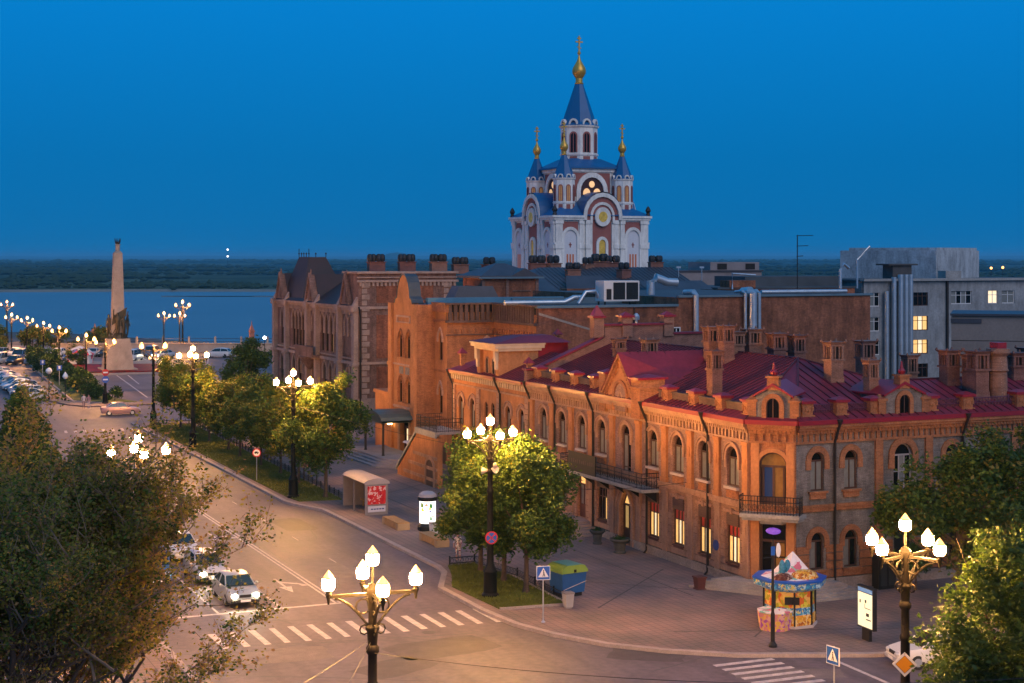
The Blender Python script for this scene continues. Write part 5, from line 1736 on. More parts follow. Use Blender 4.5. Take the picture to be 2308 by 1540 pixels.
FG.build('cornice', MB().box(-.3, 32.3, -.5, .3, 15.0, 15.3), CONC)
FG.build('body', MB().box(0, 32, .3, 14, 0, 14.95), GREYP)
FG.build('roof', MB().box(-.3, 32.3, .3, 14.3, 14.95, 15.2), mat('roofing_felt', (0, 0, 0)))
FG.build('corner_pipe', MB().tube([(xg(95.3), -.2, 15), (xg(95.3), -.2, 3)], .16, 6), IRONB)
MB().add([], []).v
pent = MB()
pent.box(-6.55, 6.55, -7, 7, 14.9, 18.75).box(-5.6, 6.4, -6.4, 6.6, 18.75, 19.1)
FG.put('penthouse', pent.mesh('penthouse', mat('pale_render', (.38, .405, .42), .88, streak=.35, var=.3, scale=.35, fine=.15)), 16.3, 12.3, 0).rotation_euler = (0, 0, R(-38) - TH)
FG.build('roof_shed', MB().box(4.4, 7.2, .2, 2.2, 15.2, 16.9).box(3.6, 7.9, -.1, 2.5, 16.9, 17.1), mat('dark_shed', (.07, .065, .065), .8, var=.3))
FG.build('roof_fan', MB().box(12.6, 15, .5, 2, 15.3, 16.2), CONC)
for x, r, zt, lb in ((3.5, .3, 13.8, 'thin steel duct at the left of the bundle on the grey apartment house'), (4.6, .34, 15.5, 'pinkish capped duct, second of the bundle on the grey apartment house'), (5.6, .4, 15.8, 'third steel duct of the bundle on the grey apartment house'), (6.4, .36, 15.8, 'fourth steel duct of the bundle on the grey apartment house'), (7.1, .34, 15.8, 'last steel duct of the bundle on the grey apartment house')):
    duct(lb, [(0, 0, 1.0), (0, 0, zt)], r * .92, 82.5 + x * .98, 81.6 - .55, 0)
for px_, z_, lb in ((72.5, 15.6, 'thin television mast behind the blind brick wall'), (78.5, 15.2, 'short bent steel pipe on the roof left of the apartment house')):
    an = thing('antenna' if z_ > 15.4 else 'roof_pipe', lb, 'antenna' if z_ > 15.4 else 'pipe', W(px_, 80, 14.2), TH)
    if z_ > 15.4:
        MB().tube([(0, 0, 0), (0, 0, 6.3)], .06, 5).build('mast', IRON, an)
        for k, z in enumerate((6.2, 5.0, 3.8)):
            MB().tube([(-.1, 0, z), (2.2 - .7 * k, 0, z + .05)], .04, 4).build('arm', IRON, an)
    else:
        MB().tube([(0, 0, 0), (0, 0, 2.2), (.5, 0, 2.9), (1.2, 0, 2.4)], .2, 8).build('bend', GALV, an)
        MB().tube([(2.4, 0, 0), (2.4, 0, 3.4), (4.2, 0, 5.0)], .12, 6).build('stay', GALV, an)
B6, O6 = building('grey_roof_house', 'flat-roofed grey house with small dark attic openings left of the apartment house', 80, 112)
MB().box(-9, 8, 0, 8, 0, 16.0).box(-.2, 7.6, 0, 6, 16.0, 17.2).build('wall', mat('mauve_render', (.25, .21, .21), .9, var=.3, scale=.3), B6)
for x in (1.8, 6.3):
    MB().box(x - .9, x + .6, -.05, 0, 16.2, 17.0).build('attic_opening', NEARBLK, B6)
MB().box(-9.2, 8.2, -.2, 8.2, 15.9, 16.1).build('roof_edge', ROOFD, B6)
B7, O7 = building('beige_house', 'plain beige rendered house with bare wall at the right edge behind the chimneys', 71.0, 44, -TH - R(17))
MB().box(-4.2, 24, 0, 10, 0, 12.3).build('wall', mat('beige_render', (.26, .20, .17), .9, var=.15, scale=.3, fine=.08), B7)
MB().box(-4.3, 24.2, -.25, 10.2, 12.3, 12.5).box(-4.25, -1.4, -.1, 3, 11.6, 12.0).build('roof_edge', ROOFD, B7)
for z in (8.2, 9.9):
    MB().box(-4.2, 24, -.02, 0, z, z + .05).build('render_joint', NEARBLK, B7)

# ================================================================== cathedral
C1 = thing('cathedral', 'white and red Orthodox cathedral with blue tent roofs and golden onion domes', 'cathedral', (12.6, 300, 0), TH)
C1.scale = (.92, .92, 1)
CB = mat('cathedral_blue_roof', (.004, .095, .25), .42, var=.2, scale=.3, spec=.5)
CR = mat('cathedral_red_panel', (.30, .10, .085), .85, var=.2, scale=.4)
CGOLD = mat('gold_mosaic', (.75, .45, .08), .35, metal=.6, var=.4, scale=2, emis=(1, .6, .1), es=.03)  # gold with a faint glow put into the colour; the icons are no lamps
a = 10.15
MB().box(-a, a, -a, a, 0, 24.6).build('body', WHITEW, C1)


class CFac(Fac):
    def __init__(self, x, y, phi):
        self.B, self.phi, self.o = C1, phi, (x, y)


for CF in (CFac(-a, -a, 0), CFac(-a, a, R(-90)), CFac(a, -a, R(90)), CFac(a, a, R(180))):
    w = 2 * a
    CF.build('cornice', MB().box(-.5, 6.0, -.6, .3, 24.6, 25.0).box(w - 6.0, w + .5, -.6, .3, 24.6, 25.0).box(-.75, 6.0, -.85, .3, 25.0, 25.4).box(w - 6, w + .75, -.85, .3, 25.0, 25.4), WHITEW)
    CF.build('string_course', MB().box(-.4, 1.35, -.45, 0, 20.2, 20.55), WHITEW)
    for x in (.75, 5.6, 7.0, w - 7.0, w - 5.6, w - .75):
        big = x in (.75, w - .75)
        CF.build('pilaster', MB().box(x - (.75 if big else .45), x + (.75 if big else .45), -.35, 0, 0, 24.6).box(x - (.95 if big else .6), x + (.95 if big else .6), -.5, 0, 19.4, 20.2).box(x - .9 if big else x - .55, x + .9 if big else x + .55, -.5, 0, 23.9, 24.6), WHITEW)
    for x in (3.2, w - 3.2):
        nb = MB().extr(([(-1.5, 0)] + arch(3.0, 21.3, 1.6) + [(1.5, 0)])[::-1], -.12, 0)
        CF.build('niche', nb, mat('niche_plaster', (.62, .61, .63), .8, var=.1, scale=.5), x)
        CF.build('niche_arch', ring_band(MB(), 2.8, 0, 21.3, 1.5, .55, -.4, 0), WHITEW, x)
        for k in (-.62, 0, .62):
            CF.build('slit_window', MB().extr([(k - .17, 10), (k + .17, 10), (k + .17, 18.4), (k - .17, 18.4)], -.17, -.1), mat('slit_lit_glass', (.25, .08, .05), .5, var=.2, emis=(1, .3, .1), es=.06), x)
        CF.build('cross_ornament', MB().box(-.12, .12, -.16, -.1, 19.6, 20.5).box(-.3, .3, -.16, -.1, 20.0, 20.2), CR, x)
    # great central gable arch
    c = w / 2
    CF.build('red_panel', MB().box(-2.1, 2.1, -.06, 0, 0, 24.6), CR, c)
    for x in (c - 2.45, c + 2.45):
        CF.build('pilaster', MB().box(-.3, .3, -.3, 0, 0, 24.0), WHITEW, x)
    for x in (3.2, w - 3.2):
        CF.build('red_panel', MB().box(-1.75, 1.75, -.07, 0, 20.6, 24.3), CR, x)
    CF.build('zakomara', MB().extr(([(-4.3, 24.6)] + arch(8.6, 25.3, 4.3, 14) + [(4.3, 24.6)])[::-1], -.3, 4.0), CR, c)
    CF.build('zakomara_arch', ring_band(MB(), 7.1, 24.6, 25.3, 3.55, .75, -.75, 2.0), WHITEW, c)
    CF.build('zakomara_arch', ring_band(MB(), 4.4, 24.0, 25.2, 2.2, .5, -.55, -.2), WHITEW, c)
    rr = MB()
    pr = arch(8.7, 25.4, 4.4, 14)
    for (xa, za), (xb_, zb) in zip(pr, pr[1:]):
        rr.poly([(xa, -.6, za), (xb_, -.6, zb), (xb_, 7, zb), (xa, 7, za)])
    CF.build('zakomara_roof', rr, CB, c)
    disc = lambda r: [(r * math.cos(q), 25.2 + r * math.sin(q)) for q in [i * math.pi / 10 for i in range(20)]]
    CF.build('roundel', MB().extr(disc(1.75), -.7, -.2), WHITEW, c)
    CF.build('roundel_icon', MB().extr(disc(.95), -.76, -.68), CGOLD, c)
    CF.build('icon_window', MB().extr(([(-.7, 12)] + arch(1.4, 20.2, .8) + [(.7, 12)])[::-1], -.2, 0), CGOLD, c)
    CF.build('icon_window_frame', ring_band(MB(), 1.5, 11.5, 20.2, .85, .55, -.42, 0), WHITEW, c)
rb = MB()
rb.add([(-a - .7, -a - .7, 25.4), (a + .7, -a - .7, 25.4), (a + .7, a + .7, 25.4), (-a - .7, a + .7, 25.4), (-5.6, -5.6, 28.2), (5.6, -5.6, 28.2), (5.6, 5.6, 28.2), (-5.6, 5.6, 28.2)], [(0, 1, 5, 4), (1, 2, 6, 5), (2, 3, 7, 6), (3, 0, 4, 7), (4, 5, 6, 7)])
rb.build('lower_roof', CB, C1)
u = 5.7
MB().box(-u, u, -u, u, 26, 34.2).build('upper_cube', WHITEW, C1)
for CF in (CFac(-u, -u, 0), CFac(-u, u, R(-90)), CFac(u, -u, R(90))):
    CF.build('upper_panel', MB().box(1.6, 2 * u - 1.6, -.06, 0, 29, 33.4), CR, 0)
    CF.build('upper_cornice', MB().box(-.3, 2 * u + .3, -.35, 0, 33.6, 34.3), WHITEW)
    CF.build('upper_arch', ring_band(MB(), 5.2, 28, 30.0, 2.6, .9, -.4, 0), WHITEW, u)
    CF.build('upper_tympanum', MB().extr(([(-2.6, 28)] + arch(5.2, 30.0, 2.6) + [(2.6, 28)])[::-1], -.1, 0), mat('dark_maroon', (.05, .012, .015), .6, var=.1), u)
    for k, z, r in ((-1.15, 29.6, .8), (1.15, 29.6, .8), (0, 31.3, .62)):
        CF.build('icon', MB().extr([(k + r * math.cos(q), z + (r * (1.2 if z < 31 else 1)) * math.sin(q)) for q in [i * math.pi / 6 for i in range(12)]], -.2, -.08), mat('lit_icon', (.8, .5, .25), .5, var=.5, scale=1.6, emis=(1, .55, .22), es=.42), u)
MB().frus(0, 0, 34.2, 34.5, 6.6, 6.6, 6.6, 6.6).frus(0, 0, 34.5, 36.2, 6.5, 6.5, 3.2, 3.2).build('upper_roof', CB, C1)


def drum(cx, cy, z0, z1, r, zt, onion_r, ztop, lit, scale=1.0):
    ph = math.pi / 8
    D = MB().lathe([(r, z0), (r, z1)], 8, 0, 0, 0, ph).build('drum', WHITEW, C1, (cx, cy, 0))
    ap = r * math.cos(math.pi / 8)
    fwid = 2 * r * math.sin(math.pi / 8)
    h = z1 - z0
    zb = z0 + h * .30
    zs = z0 + h * .72
    fm = MB().extr(([(-fwid * .2, zb)] + arch(fwid * .4, zs, fwid * .22, 8) + [(fwid * .2, zb)])[::-1], -.06, 0)
    fr = ring_band(MB(), fwid * .38, zb, zs, fwid * .2, fwid * .1, -.12, 0).box(-fwid * .03, fwid * .03, -.1, 0, zb, zs + fwid * .2)
    lp = MB().box(-fwid * .26, fwid * .26, -.06, 0, z0 + h * .06, z0 + h * .2)
    cor = MB()
    for k in range(8):
        an = k * math.pi / 4
        px, py = ap * math.cos(an), ap * math.sin(an)
        rz = an + math.pi / 2
        for nm, me_, mt in (('drum_window', fm, lit if (k in (5, 6)) else GLASS), ('drum_window_frame', fr, CR), ('drum_panel', lp, CR)):
            place(nm, me_.mesh(nm, mt), D, (px, py, 0), rz)
        place('kokoshnik', ring_band(MB(), fwid * .45, z1, z1 + .05, fwid * .3, fwid * .12, -.25, .3).mesh('kokoshnik', WHITEW), D, (px, py, 0), rz)
    place('drum_belt', MB().lathe([(r, z0 + h * .22), (r * 1.05, z0 + h * .23), (r * 1.05, z0 + h * .27), (r, z0 + h * .28)], 8, 0, 0, 0, ph).mesh('drum_belt', WHITEW), D)
    place('drum_cornice', MB().lathe([(r, z1 - .35 * scale), (r * 1.08, z1 - .2 * scale), (r * 1.1, z1), (r, z1 + .02)], 8, 0, 0, 0, ph).mesh('drum_cornice', WHITEW), D)
    T = MB().lathe([(r * 1.1, z1 + .02), (r * .93, z1 + .5 * scale), (r * .22, zt)], 8, 0, 0, 0, ph).build('tent_roof', CB, C1, (cx, cy, 0))
    o = onion_r
    zo = zt + o * 1.0
    prof = [(r * .23, zt - .1), (r * .25, zt + .1), (o * .52, zt + .2), (o * .5, zt + o * .7), (o * .62, zt + o * .85), (o * .95, zo + o * .35), (o * 1.0, zo + o * .75), (o * .88, zo + o * 1.15), (o * .58, zo + o * 1.6), (o * .28, zo + o * 2.1), (o * .12, zo + o * 2.7), (o * .06, zo + o * 3.1)]
    place('onion_dome', MB().lathe(prof, 16).mesh('onion_dome', GOLD, True), C1, (cx, cy, 0))
    zc = zo + o * 3.0
    hc = ztop - zc
    b = hc * .03 + .03
    place('cross', MB().sphere((0, 0, zc + .1), b * 3, b * 3, b * 3, 8, 5).box(-b, b, -b, b, zc, ztop).box(-hc * .24, hc * .24, -b, b, zc + hc * .62, zc + hc * .62 + 2 * b).box(-hc * .12, hc * .12, -b, b, zc + hc * .82, zc + hc * .82 + 2 * b).add([(-hc * .14, -b, zc + hc * .36), (hc * .14, -b, zc + hc * .28), (hc * .14, -b, zc + hc * .32), (-hc * .14, -b, zc + hc * .4), (-hc * .14, b, zc + hc * .36), (hc * .14, b, zc + hc * .28), (hc * .14, b, zc + hc * .32), (-hc * .14, b, zc + hc * .4)], [(0, 1, 2, 3), (4, 7, 6, 5), (0, 4, 5, 1), (3, 2, 6, 7)]).mesh('cross', GOLD), C1, (cx, cy, 0))


LIT = mat('drum_lit_glass', (.3, .15, .06), .4, var=.4, scale=2, emis=(1, .5, .15), es=.10)
drum(0, 0, 35.2, 42.4, 3.75, 50.4, 1.42, 59.4, GLASS, 1.3)
for cx, cy in ((-6.5, -6.5), (6.5, -6.5), (-6.5, 6.5), (6.5, 6.5)):
    drum(cx, cy, 26.3, 32.3, 2.15, 36.6, .85, 42.6, LIT)
for cx, cy in ((-a - .2, -a - .2), (a + .2, -a - .2), (-a - .2, a + .2), (a + .2, a + .2)):
    MB().lathe([(.5, 25.4), (.35, 26.0), (.6, 26.4), (.3, 27.0), (0, 27.3)], 8, cx, cy).build('corner_finial', IRONB, C1)
# ================================================================== street lamps
POST = MB()
POST.lathe([(.46, 0), (.46, .12), (.36, .22), (.34, 1.25), (.38, 1.32), (.30, 1.45), (.24, 1.6), (.19, 1.75), (.175, 2.6), (.2, 2.66), (.2, 2.74), (.165, 2.8), (.15, 5.4), (.18, 5.45), (.18, 5.55), (.14, 5.62), (.135, 6.4), (.2, 6.5), (.2, 6.62), (.14, 6.7), (.17, 7.1), (.21, 7.15), (.21, 7.22), (.13, 7.3), (.12, 8.1), (.19, 8.2), (.2, 8.33), (.1, 8.45), (.035, 8.5), (.035, 8.98), (.07, 9.0)], 12)
LPOST = POST.mesh('post', IRONL, True)
arm = MB().box(-1.3, 1.3, -.045, .045, 8.13, 8.22)
for sx in (-1, 1):
    arm.lathe([(.03, 7.95), (.05, 8.1), (.1, 8.24), (.06, 8.3), (.1, 8.36)], 8, sx * 1.3, 0)
LARM = arm.mesh('arm', IRONL, True)
scr = MB()
scr.tube([(.12 + 1.0 * (k / 8), 0, 7.25 + .85 * math.sin(k / 8 * 1.5)) for k in range(9)], .04, 5)
scr.tube([(.28 + .22 * math.cos(q), 0, 7.83 + .22 * math.sin(q)) for q in [i * math.pi / 5 for i in range(11)]], .03, 5)
scr.tube([(.24 + .14 * math.cos(q), 0, 7.15 + .14 * math.sin(q)) for q in [i * math.pi / 4 for i in range(9)]], .028, 5)
LSCR = scr.mesh('scroll', IRONL, True)
gp_ = [(.08, 0), (.15, .04), (.185, .12), (.19, .26), (.172, .365), (.165, .385), (.135, .43), (.06, .53), (.0, .61)]
def globe_mesh(n, core):
    m = MB().lathe(gp_[:2], n, m=1)
    m.f.pop()
    m.m.pop()
    m.lathe(gp_[1:5], n)
    del m.f[-2:], m.m[-2:]
    m.lathe(gp_[4:], n, m=1)
    m.f.pop(-1 if gp_[-1][0] > 1e-3 else len(m.f) - 1)
    m.m.pop()
    return m.mesh('globe', [core, LAMPE], True)


LGL = globe_mesh(12, LAMPG)
gp_ = [(r_ * 1.2, z_ * 1.2) for r_, z_ in gp_]
LGF = globe_mesh(7, LAMPF)
LRING = MB().lathe([(.176, .365), (.188, .375), (.188, .39), (.176, .4)], 10).mesh('ring', IRONL)
LBL = 'five-globe iron lamp post '


def lamp(label, loc, far=False, sc=1.0, rz=TH, globes=5, group='five-globe street lamps'):
    L = thing('street_lamp', label, 'street lamp', loc, rz, group)
    L.scale = (sc, sc, sc)
    place('post', LPOST, L)
    place('arm', LARM, L)
    if globes > 3:
        place('arm', LARM, L, (0, 0, -.002), R(90))
    for k in range(4 if globes > 3 else 2):
        place('scroll', LSCR, L, (0, 0, 0), k * math.pi / (2 if globes > 3 else 1))
    g = LGF if far else LGL
    sp = [(1.3, 0, 8.34), (-1.3, 0, 8.34)]
    if globes > 2:
        sp.append((0, 0, 8.98))
    if globes > 3:
        sp += [(0, 1.3, 8.34), (0, -1.3, 8.34)]
    for p in sp:
        o = place('globe', g, L, p)
        if not far:
            place('ring', LRING, o)
    if far:
        ld = LAMPLIGHT.setdefault(globes, bpy.data.lights.new('lamp_light', 'POINT'))
        ld.energy = 2600
        ld.color = (1, .43, .105)
        ld.shadow_soft_size = 0
        place('lamp_light', ld, L, (.45, -.45, 8.7))
    return L


LAMPLIGHT = {}
lamp(LBL + 'in front of the zebra crossing, base out of view', (-4.06, 46.5, 0), rz=R(18))
lampA = lamp(LBL + 'standing on the small lawn among the three maples', W(0, 0, .18))
lampB = lamp(LBL + 'on the lawn strip beside the bus shelter', W(0, 37.5, .18))
lamp(LBL + 'on the lawn strip among the smaller yellow-lit trees', W(0, 71.6, .18))
lamp(LBL + 'across the street, half hidden by the big bare-twigged tree', (-17.8, 76.2, .14))
lampR = lamp(LBL + 'carrying the yellow diamond sign in front of the mosaic kiosk corner', (12.9, 52.4, 0), rz=R(42))
lampD = lamp('tall iron lamp post with two globes and round loudspeakers at the lawn tip', W(.3, 92.1, .18), True, .97, globes=2, group=None)
lamp('iron lamp post with two globes and stacked traffic signs at the island tip', W(0, 120.6, .14), True, .86, globes=2, group=None)
far = ((.2, 136.7, .83, 'first behind the island tip'), (1.0, 167.7, .80, 'second along the hedge island'), (1.6, 190.2, .78, 'third along the hedge island'), (2.2, 217, .77, 'fourth along the hedge island'), (.5, 225.7, .8, 'fifth along the hedge island'), (4.5, 270.8, .92, 'farthest on the left by the river'))
for t, s, sc, lb in far:
    lamp('far street lamp with three glowing globes, ' + lb, W(t, s, 0), True, sc, R(8), 3, 'three-globe lamps in the square')
for t, s, sc, lb in ((27.5, 222.5, .80, 'left of the close pair by the river wall'), (31.7, 228.4, .77, 'shorter of the close pair by the river wall'), (32.6, 230, 1.0, 'taller of the close pair by the river wall')):
    lamp('far street lamp with three glowing globes, ' + lb, W(t, s, 0), True, sc, R(8), 3, 'three-globe lamps in the square')
# loudspeakers on two of the posts
HORN = MB().lathe([(.06, 0), (.1, .12), (.2, .3), (.21, .32), (.0, .2)], 10).mesh('loudspeaker', mat('grey_horn', (.4, .34, .33), .5, var=.1))
for L, z in ((lampA, 6.6), (lampD, 7.3)):
    for k in range(3):
        o = place('loudspeaker', HORN, L, (.14 * math.cos(k * 2.1 + 3), .14 * math.sin(k * 2.1 + 3), z + .1 * k))
        o.rotation_euler = (R(90), 0, k * 2.1 + 4.4)


def globe_post(label, loc, h, r, mt, cone=False):
    L = thing('globe_lamp', label, 'lamp', loc, TH)
    MB().lathe([(.16, 0), (.14, .5), (.07, .7), (.06, h - r), (.12, h - r * .8)], 8).build('post', IRON, L)
    m_ = MB().lathe([(.1, h - r * .9), (r * .8, h - r * .5), (r, h), (r * .8, h + r * .55), (r * .2, h + r * (1.5 if cone else 1)), (0, h + r * (1.7 if cone else 1.02))], 10)
    m_.build('globe', mt, L, smooth=True)
    return L


globe_post('unlit round white globe lamp beside the parked cars', W(-5.6, 128.5, 0), 3.7, .42, LAMPOFF)
globe_post('unlit teardrop white globe lamp at the island corner', W(-3.9, 126.5, 0), 3.1, .35, LAMPOFF, True)
globe_post('small cold-white globe lamp lit beside the red pillar at the river', (-44.6, 288, 0), 3.3, .3, mat('cold_globe', (.9, .9, 1), .4, var=0, emis=(.85, .9, 1), es=14))
for i, (x, y, z) in enumerate(((330, 1100, 9.5), (338, 1100, 9.9), (352, 1080, 10.3), (372, 1090, 10), (362, 1090, 5))):
    L = thing('far_lamp', 'tiny warm lamp among the far lights beyond the apartment house', 'lamp', (x, y, -5), 0, 'far lights beyond the apartment house')
    MB().tube([(0, 0, 0), (0, 0, z + 5)], .2, 5).build('post', IRON, L)
    MB().sphere((0, 0, z + 5.4), .9, .9, .9, 8, 5).build('bulb', mat('far_bulb', (.9, .7, .5), .5, var=0, emis=(1, .40, .08), es=2.5), L)
mst = thing('radio_mast', 'thin far radio mast with two white lights on the horizon', 'mast', (-890, 5000, -18))
MB().tube([(0, 0, 0), (0, 0, 62)], .8, 4, r1=.3).build('mast', IRON, mst)
for z in (36, 57):
    MB().sphere((0, 0, z), 3.0, 3.0, 3.0, 8, 5).build('beacon', mat('beacon_white', (1, 1, 1), .5, var=0, emis=(1, .95, .9), es=2.2), mst)

# ================================================================== signs
SIGNB = mat('sign_blue', (.02, .10, .42), .4, var=.05)
SIGNW = mat('sign_white', (.72, .72, .74), .45, var=.05)
SIGNR = mat('sign_red', (.5, .02, .03), .4, var=.05)
SIGNY = mat('sign_yellow', (.75, .30, .01), .4, var=.05)
SBLK = mat('sign_black', (.015, .015, .015), .5, var=0)


def disc(r, n=20):
    return [(r * math.cos(i * 2 * math.pi / n), r * math.sin(i * 2 * math.pi / n)) for i in range(n)]


def crossing_sign(label, loc, h, rz, sz=.68):
    S_ = thing('crossing_sign', label, 'road sign', loc, rz)
    MB().lathe([(.12, 0), (.05, .08), (.035, .1), (.035, h)], 8).build('pole', GALV, S_)
    z = h - sz / 2
    p = MB().box(-sz / 2, sz / 2, -.07, -.04, z - sz / 2, z + sz / 2).box(-sz / 2 + .03, sz / 2 - .03, -.078, -.07, z - sz / 2 + .03, z + sz / 2 - .03, 1).build('plate', [SIGNW, SIGNB], S_)
    place('triangle', MB().extr([(-.26, z - .2), (.26, z - .2), (0, z + .26)], -.084, -.079).mesh('triangle', SIGNW), p)
    f = MB().extr([(-.05, z - .17), (.0, z - .02), (-.02, z + .08), (.03, z + .08), (.05, z - .02), (.09, z - .17), (.05, z - .17), (.02, z - .06), (-.01, z - .17)][::-1], -.088, -.085)
    f.extr([(.01 + x * .5, z + .12 + y * .5) for x, y in disc(.06, 8)], -.088, -.085)
    place('walking_figure', f.mesh('walking_figure', SBLK), p)
    return S_


crossing_sign('blue pedestrian crossing sign with white triangle at the kerb by the zebra', W(.15, -6.3, .14), 2.75, R(8))
crossing_sign('blue pedestrian crossing sign turned sideways at the bottom edge of the picture', (12.1, 60, 0), 3.35, R(-58))
ns = place('no_stopping_sign', MB().extr(disc(.34), -.30, -.27).mesh('no_stopping_sign', SIGNR), None, W(0, 0, 3.3), TH - R(10))
tag(ns, 'round red and blue no stopping sign on the lamp post in the small lawn', 'road sign')
place('blue_disc', MB().extr(disc(.27), -.31, -.30).mesh('blue_disc', SIGNB), ns)
for q in (45, 135):
    o = place('red_bar', MB().box(-.28, .28, -.318, -.311, -.03, .03).mesh('red_bar', SIGNR), ns)
    o.rotation_euler = (0, R(q), 0)
nt_ = thing('no_trucks_sign', 'round white sign with red ring on a thin pole on the lawn strip', 'road sign', W(-.3, 47, .18), R(5))
MB().tube([(0, 0, 0), (0, 0, 2.5)], .035, 6).build('pole', GALV, nt_)
p_ = MB().extr([(x, z + 2.25) for x, z in disc(.34)], -.07, -.04).build('plate', SIGNR, nt_)
place('white_disc', MB().extr([(x, z + 2.25) for x, z in disc(.26)], -.078, -.07).mesh('white_disc', SIGNW), p_)
place('truck_mark', MB().box(-.17, .05, -.083, -.079, 2.2, 2.35).box(.06, .16, -.083, -.079, 2.2, 2.3).box(-.14, -.08, -.083, -.079, 2.15, 2.2).box(.05, .11, -.083, -.079, 2.15, 2.2).mesh('truck_mark', SBLK), p_)
ds = thing('priority_sign', 'yellow diamond priority sign with white border on the lamp post at lower right', 'road sign', (12.78, 52.0, 4.75), R(-12))
ds.scale = (.8, .8, .8)
MB().extr([(-.5, 0), (0, -.5), (.5, 0), (0, .5)], -.2, -.17).build('plate', SIGNW, ds)
MB().extr([(-.35, 0), (0, -.35), (.35, 0), (0, .35)], -.208, -.2).build('yellow_diamond', SIGNY, ds)
MB().extr([(-.37, 0), (0, -.37), (.37, 0), (0, .37)], -.204, -.2).build('black_outline', SBLK, ds)
for i, (z, mt, lb) in enumerate(((3.75, SIGNR, 'round red sign, upper of the two on the island lamp post'), (2.9, SIGNB, 'round blue sign, lower of the two on the island lamp post'))):
    o = place('island_sign', MB().extr(disc(.42), -.3, -.26).mesh('island_sign', mt), None, W(0, 120.6, z + .14), R(20))
    tag(o, lb, 'road sign')
    place('sign_mark', MB().box(-.28, .28, -.31, -.3, -.08, .08).mesh('sign_mark', SIGNW), o)
for t, s, z, lb in ((-1.6, 166, 2.2, 'blue square sign by the hedge near the parked cars'), (-1.4, 150, 2.4, 'blue square sign on the lawn behind the parked cars')):
    o = thing('parking_sign', lb, 'road sign', W(t, s, .2), R(25))
    MB().tube([(0, 0, 0), (0, 0, z)], .05, 5).build('pole', GALV, o)
    MB().box(-.35, .35, -.08, -.05, z - .35, z + .35).box(-.13, .13, -.085, -.08, z - .15, z + .25, 1).build('plate', [SIGNB, SIGNW], o)

# ================================================================== bus shelter, advertising, benches, bins, planters
bs = thing('bus_shelter', 'grey bus shelter with curved roof and red poster on its end wall', 'bus shelter', W(3.2, 30.1, .14), TH)
MET = mat('grey_metal', (.25, .22, .22), .5, metal=.3, var=.15)
rm = MB()
for i in range(8):
    a0, a1 = math.pi * (.06 + .88 * i / 8), math.pi * (.06 + .88 * (i + 1) / 8)
    f_ = lambda a_, k: (-.05 - .95 * math.cos(a_), k, 2.15 + .38 * math.sin(a_))
    rm.poly([f_(a0, -2.5), f_(a1, -2.5), f_(a1, 2.5), f_(a0, 2.5)])
    rm.poly([(f_(a0, 0)[0], -2.5, 2.12), (f_(a1, 0)[0], -2.5, 2.12), f_(a1, -2.5), f_(a0, -2.5)])
rm.build('roof', mat('pale_roof_sheet', (.38, .31, .29), .6, var=.12), bs)
MB().box(.72, .78, -2.4, 2.4, .1, 2.15).build('back_panel', mat('wood_backed_panel', (.20, .10, .05), .6, var=.5, scale=3), bs)
for y in (-2.4, 2.4):
    MB().box(-.9, .75, y - .04, y + .04, 0, 2.15).build('end_frame', MET, bs)
for x, y in ((-.9, 0), (-.9, 2.4), (.75, 0)):
    MB().box(x - .05, x + .05, y - .05, y + .05, 0, 2.15).build('post', MET, bs)
MB().box(.2, .68, -1.9, 2.0, .42, .5).box(.3, .4, -1.7, -1.6, 0, .42).box(.3, .4, 1.7, 1.8, 0, .42).build('seat', mat('yellow_wood', (.45, .25, .07), .6, var=.2), bs)
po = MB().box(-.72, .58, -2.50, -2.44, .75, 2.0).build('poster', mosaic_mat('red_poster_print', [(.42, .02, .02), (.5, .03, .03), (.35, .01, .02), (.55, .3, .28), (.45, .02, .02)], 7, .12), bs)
place('poster_notice', MB().box(-.70, .56, -2.50, -2.45, .22, .62).mesh('poster_notice', mat('notice_paper', (.55, .53, .58), .6, var=.05)), po)
for k in range(5):
    place('notice_line', MB().box(-.5 + .2 * k, -.34 + .2 * k, -2.505, -2.5, .38, .46).mesh('notice_line', mat('ink_blue', (.05, .06, .2), .6, var=0)), po)
col = thing('advertising_column', 'round glowing advertising column with grey dome cap on the pavement', 'advertising column', W(4.2, 20.5, .14), TH)
MB().lathe([(.62, 0), (.66, .06), (.66, .3), (.56, .42), (.54, .5)], 20).build('base', IRON, col)
MB().lathe([(.53, .5), (.53, 1.95)], 20).build('lit_drum', mat('lit_drum', (.8, .78, .75), .4, var=.0, emis=(1, .90, .84), es=1.25), col)
for a0, z0, z1, mt in ((195, 1.55, 1.9, (.12, .2, .02)), (262, 1.5, 1.85, (.05, .18, .05)), (230, 1.62, 1.85, (.7, .35, .2)), (258, 1.25, 1.4, (.12, .1, .3)), (262, .7, 1.0, (.25, .4, .25)), (200, 1.3, 1.55, (.7, .6, .05)), (256, 1.4, 1.6, (.7, .65, .1)), (240, 1.22, 1.32, (.25, .2, .4))):
    m_ = MB()
    for i in range(4):
        q0, q1 = R(a0 + 6 * i), R(a0 + 6 * i + 6)
        m_.poly([(.536 * math.cos(q0), .536 * math.sin(q0), z0), (.536 * math.cos(q1), .536 * math.sin(q1), z0), (.536 * math.cos(q1), .536 * math.sin(q1), z1 - .07 * abs(i - 1)), (.536 * math.cos(q0), .536 * math.sin(q0), z1 - .08 * abs(i - 1.5))])
    m_.build('print_patch', mat('print_%d' % int(mt[0] * 1000 + mt[1] * 100), mt, .5, var=.2, scale=8, emis=mt, es=.6), col)
MB().lathe([(.62, 1.95), (.66, 2.0), (.66, 2.16), (.6, 2.2)], 20).build('collar', IRON, col)
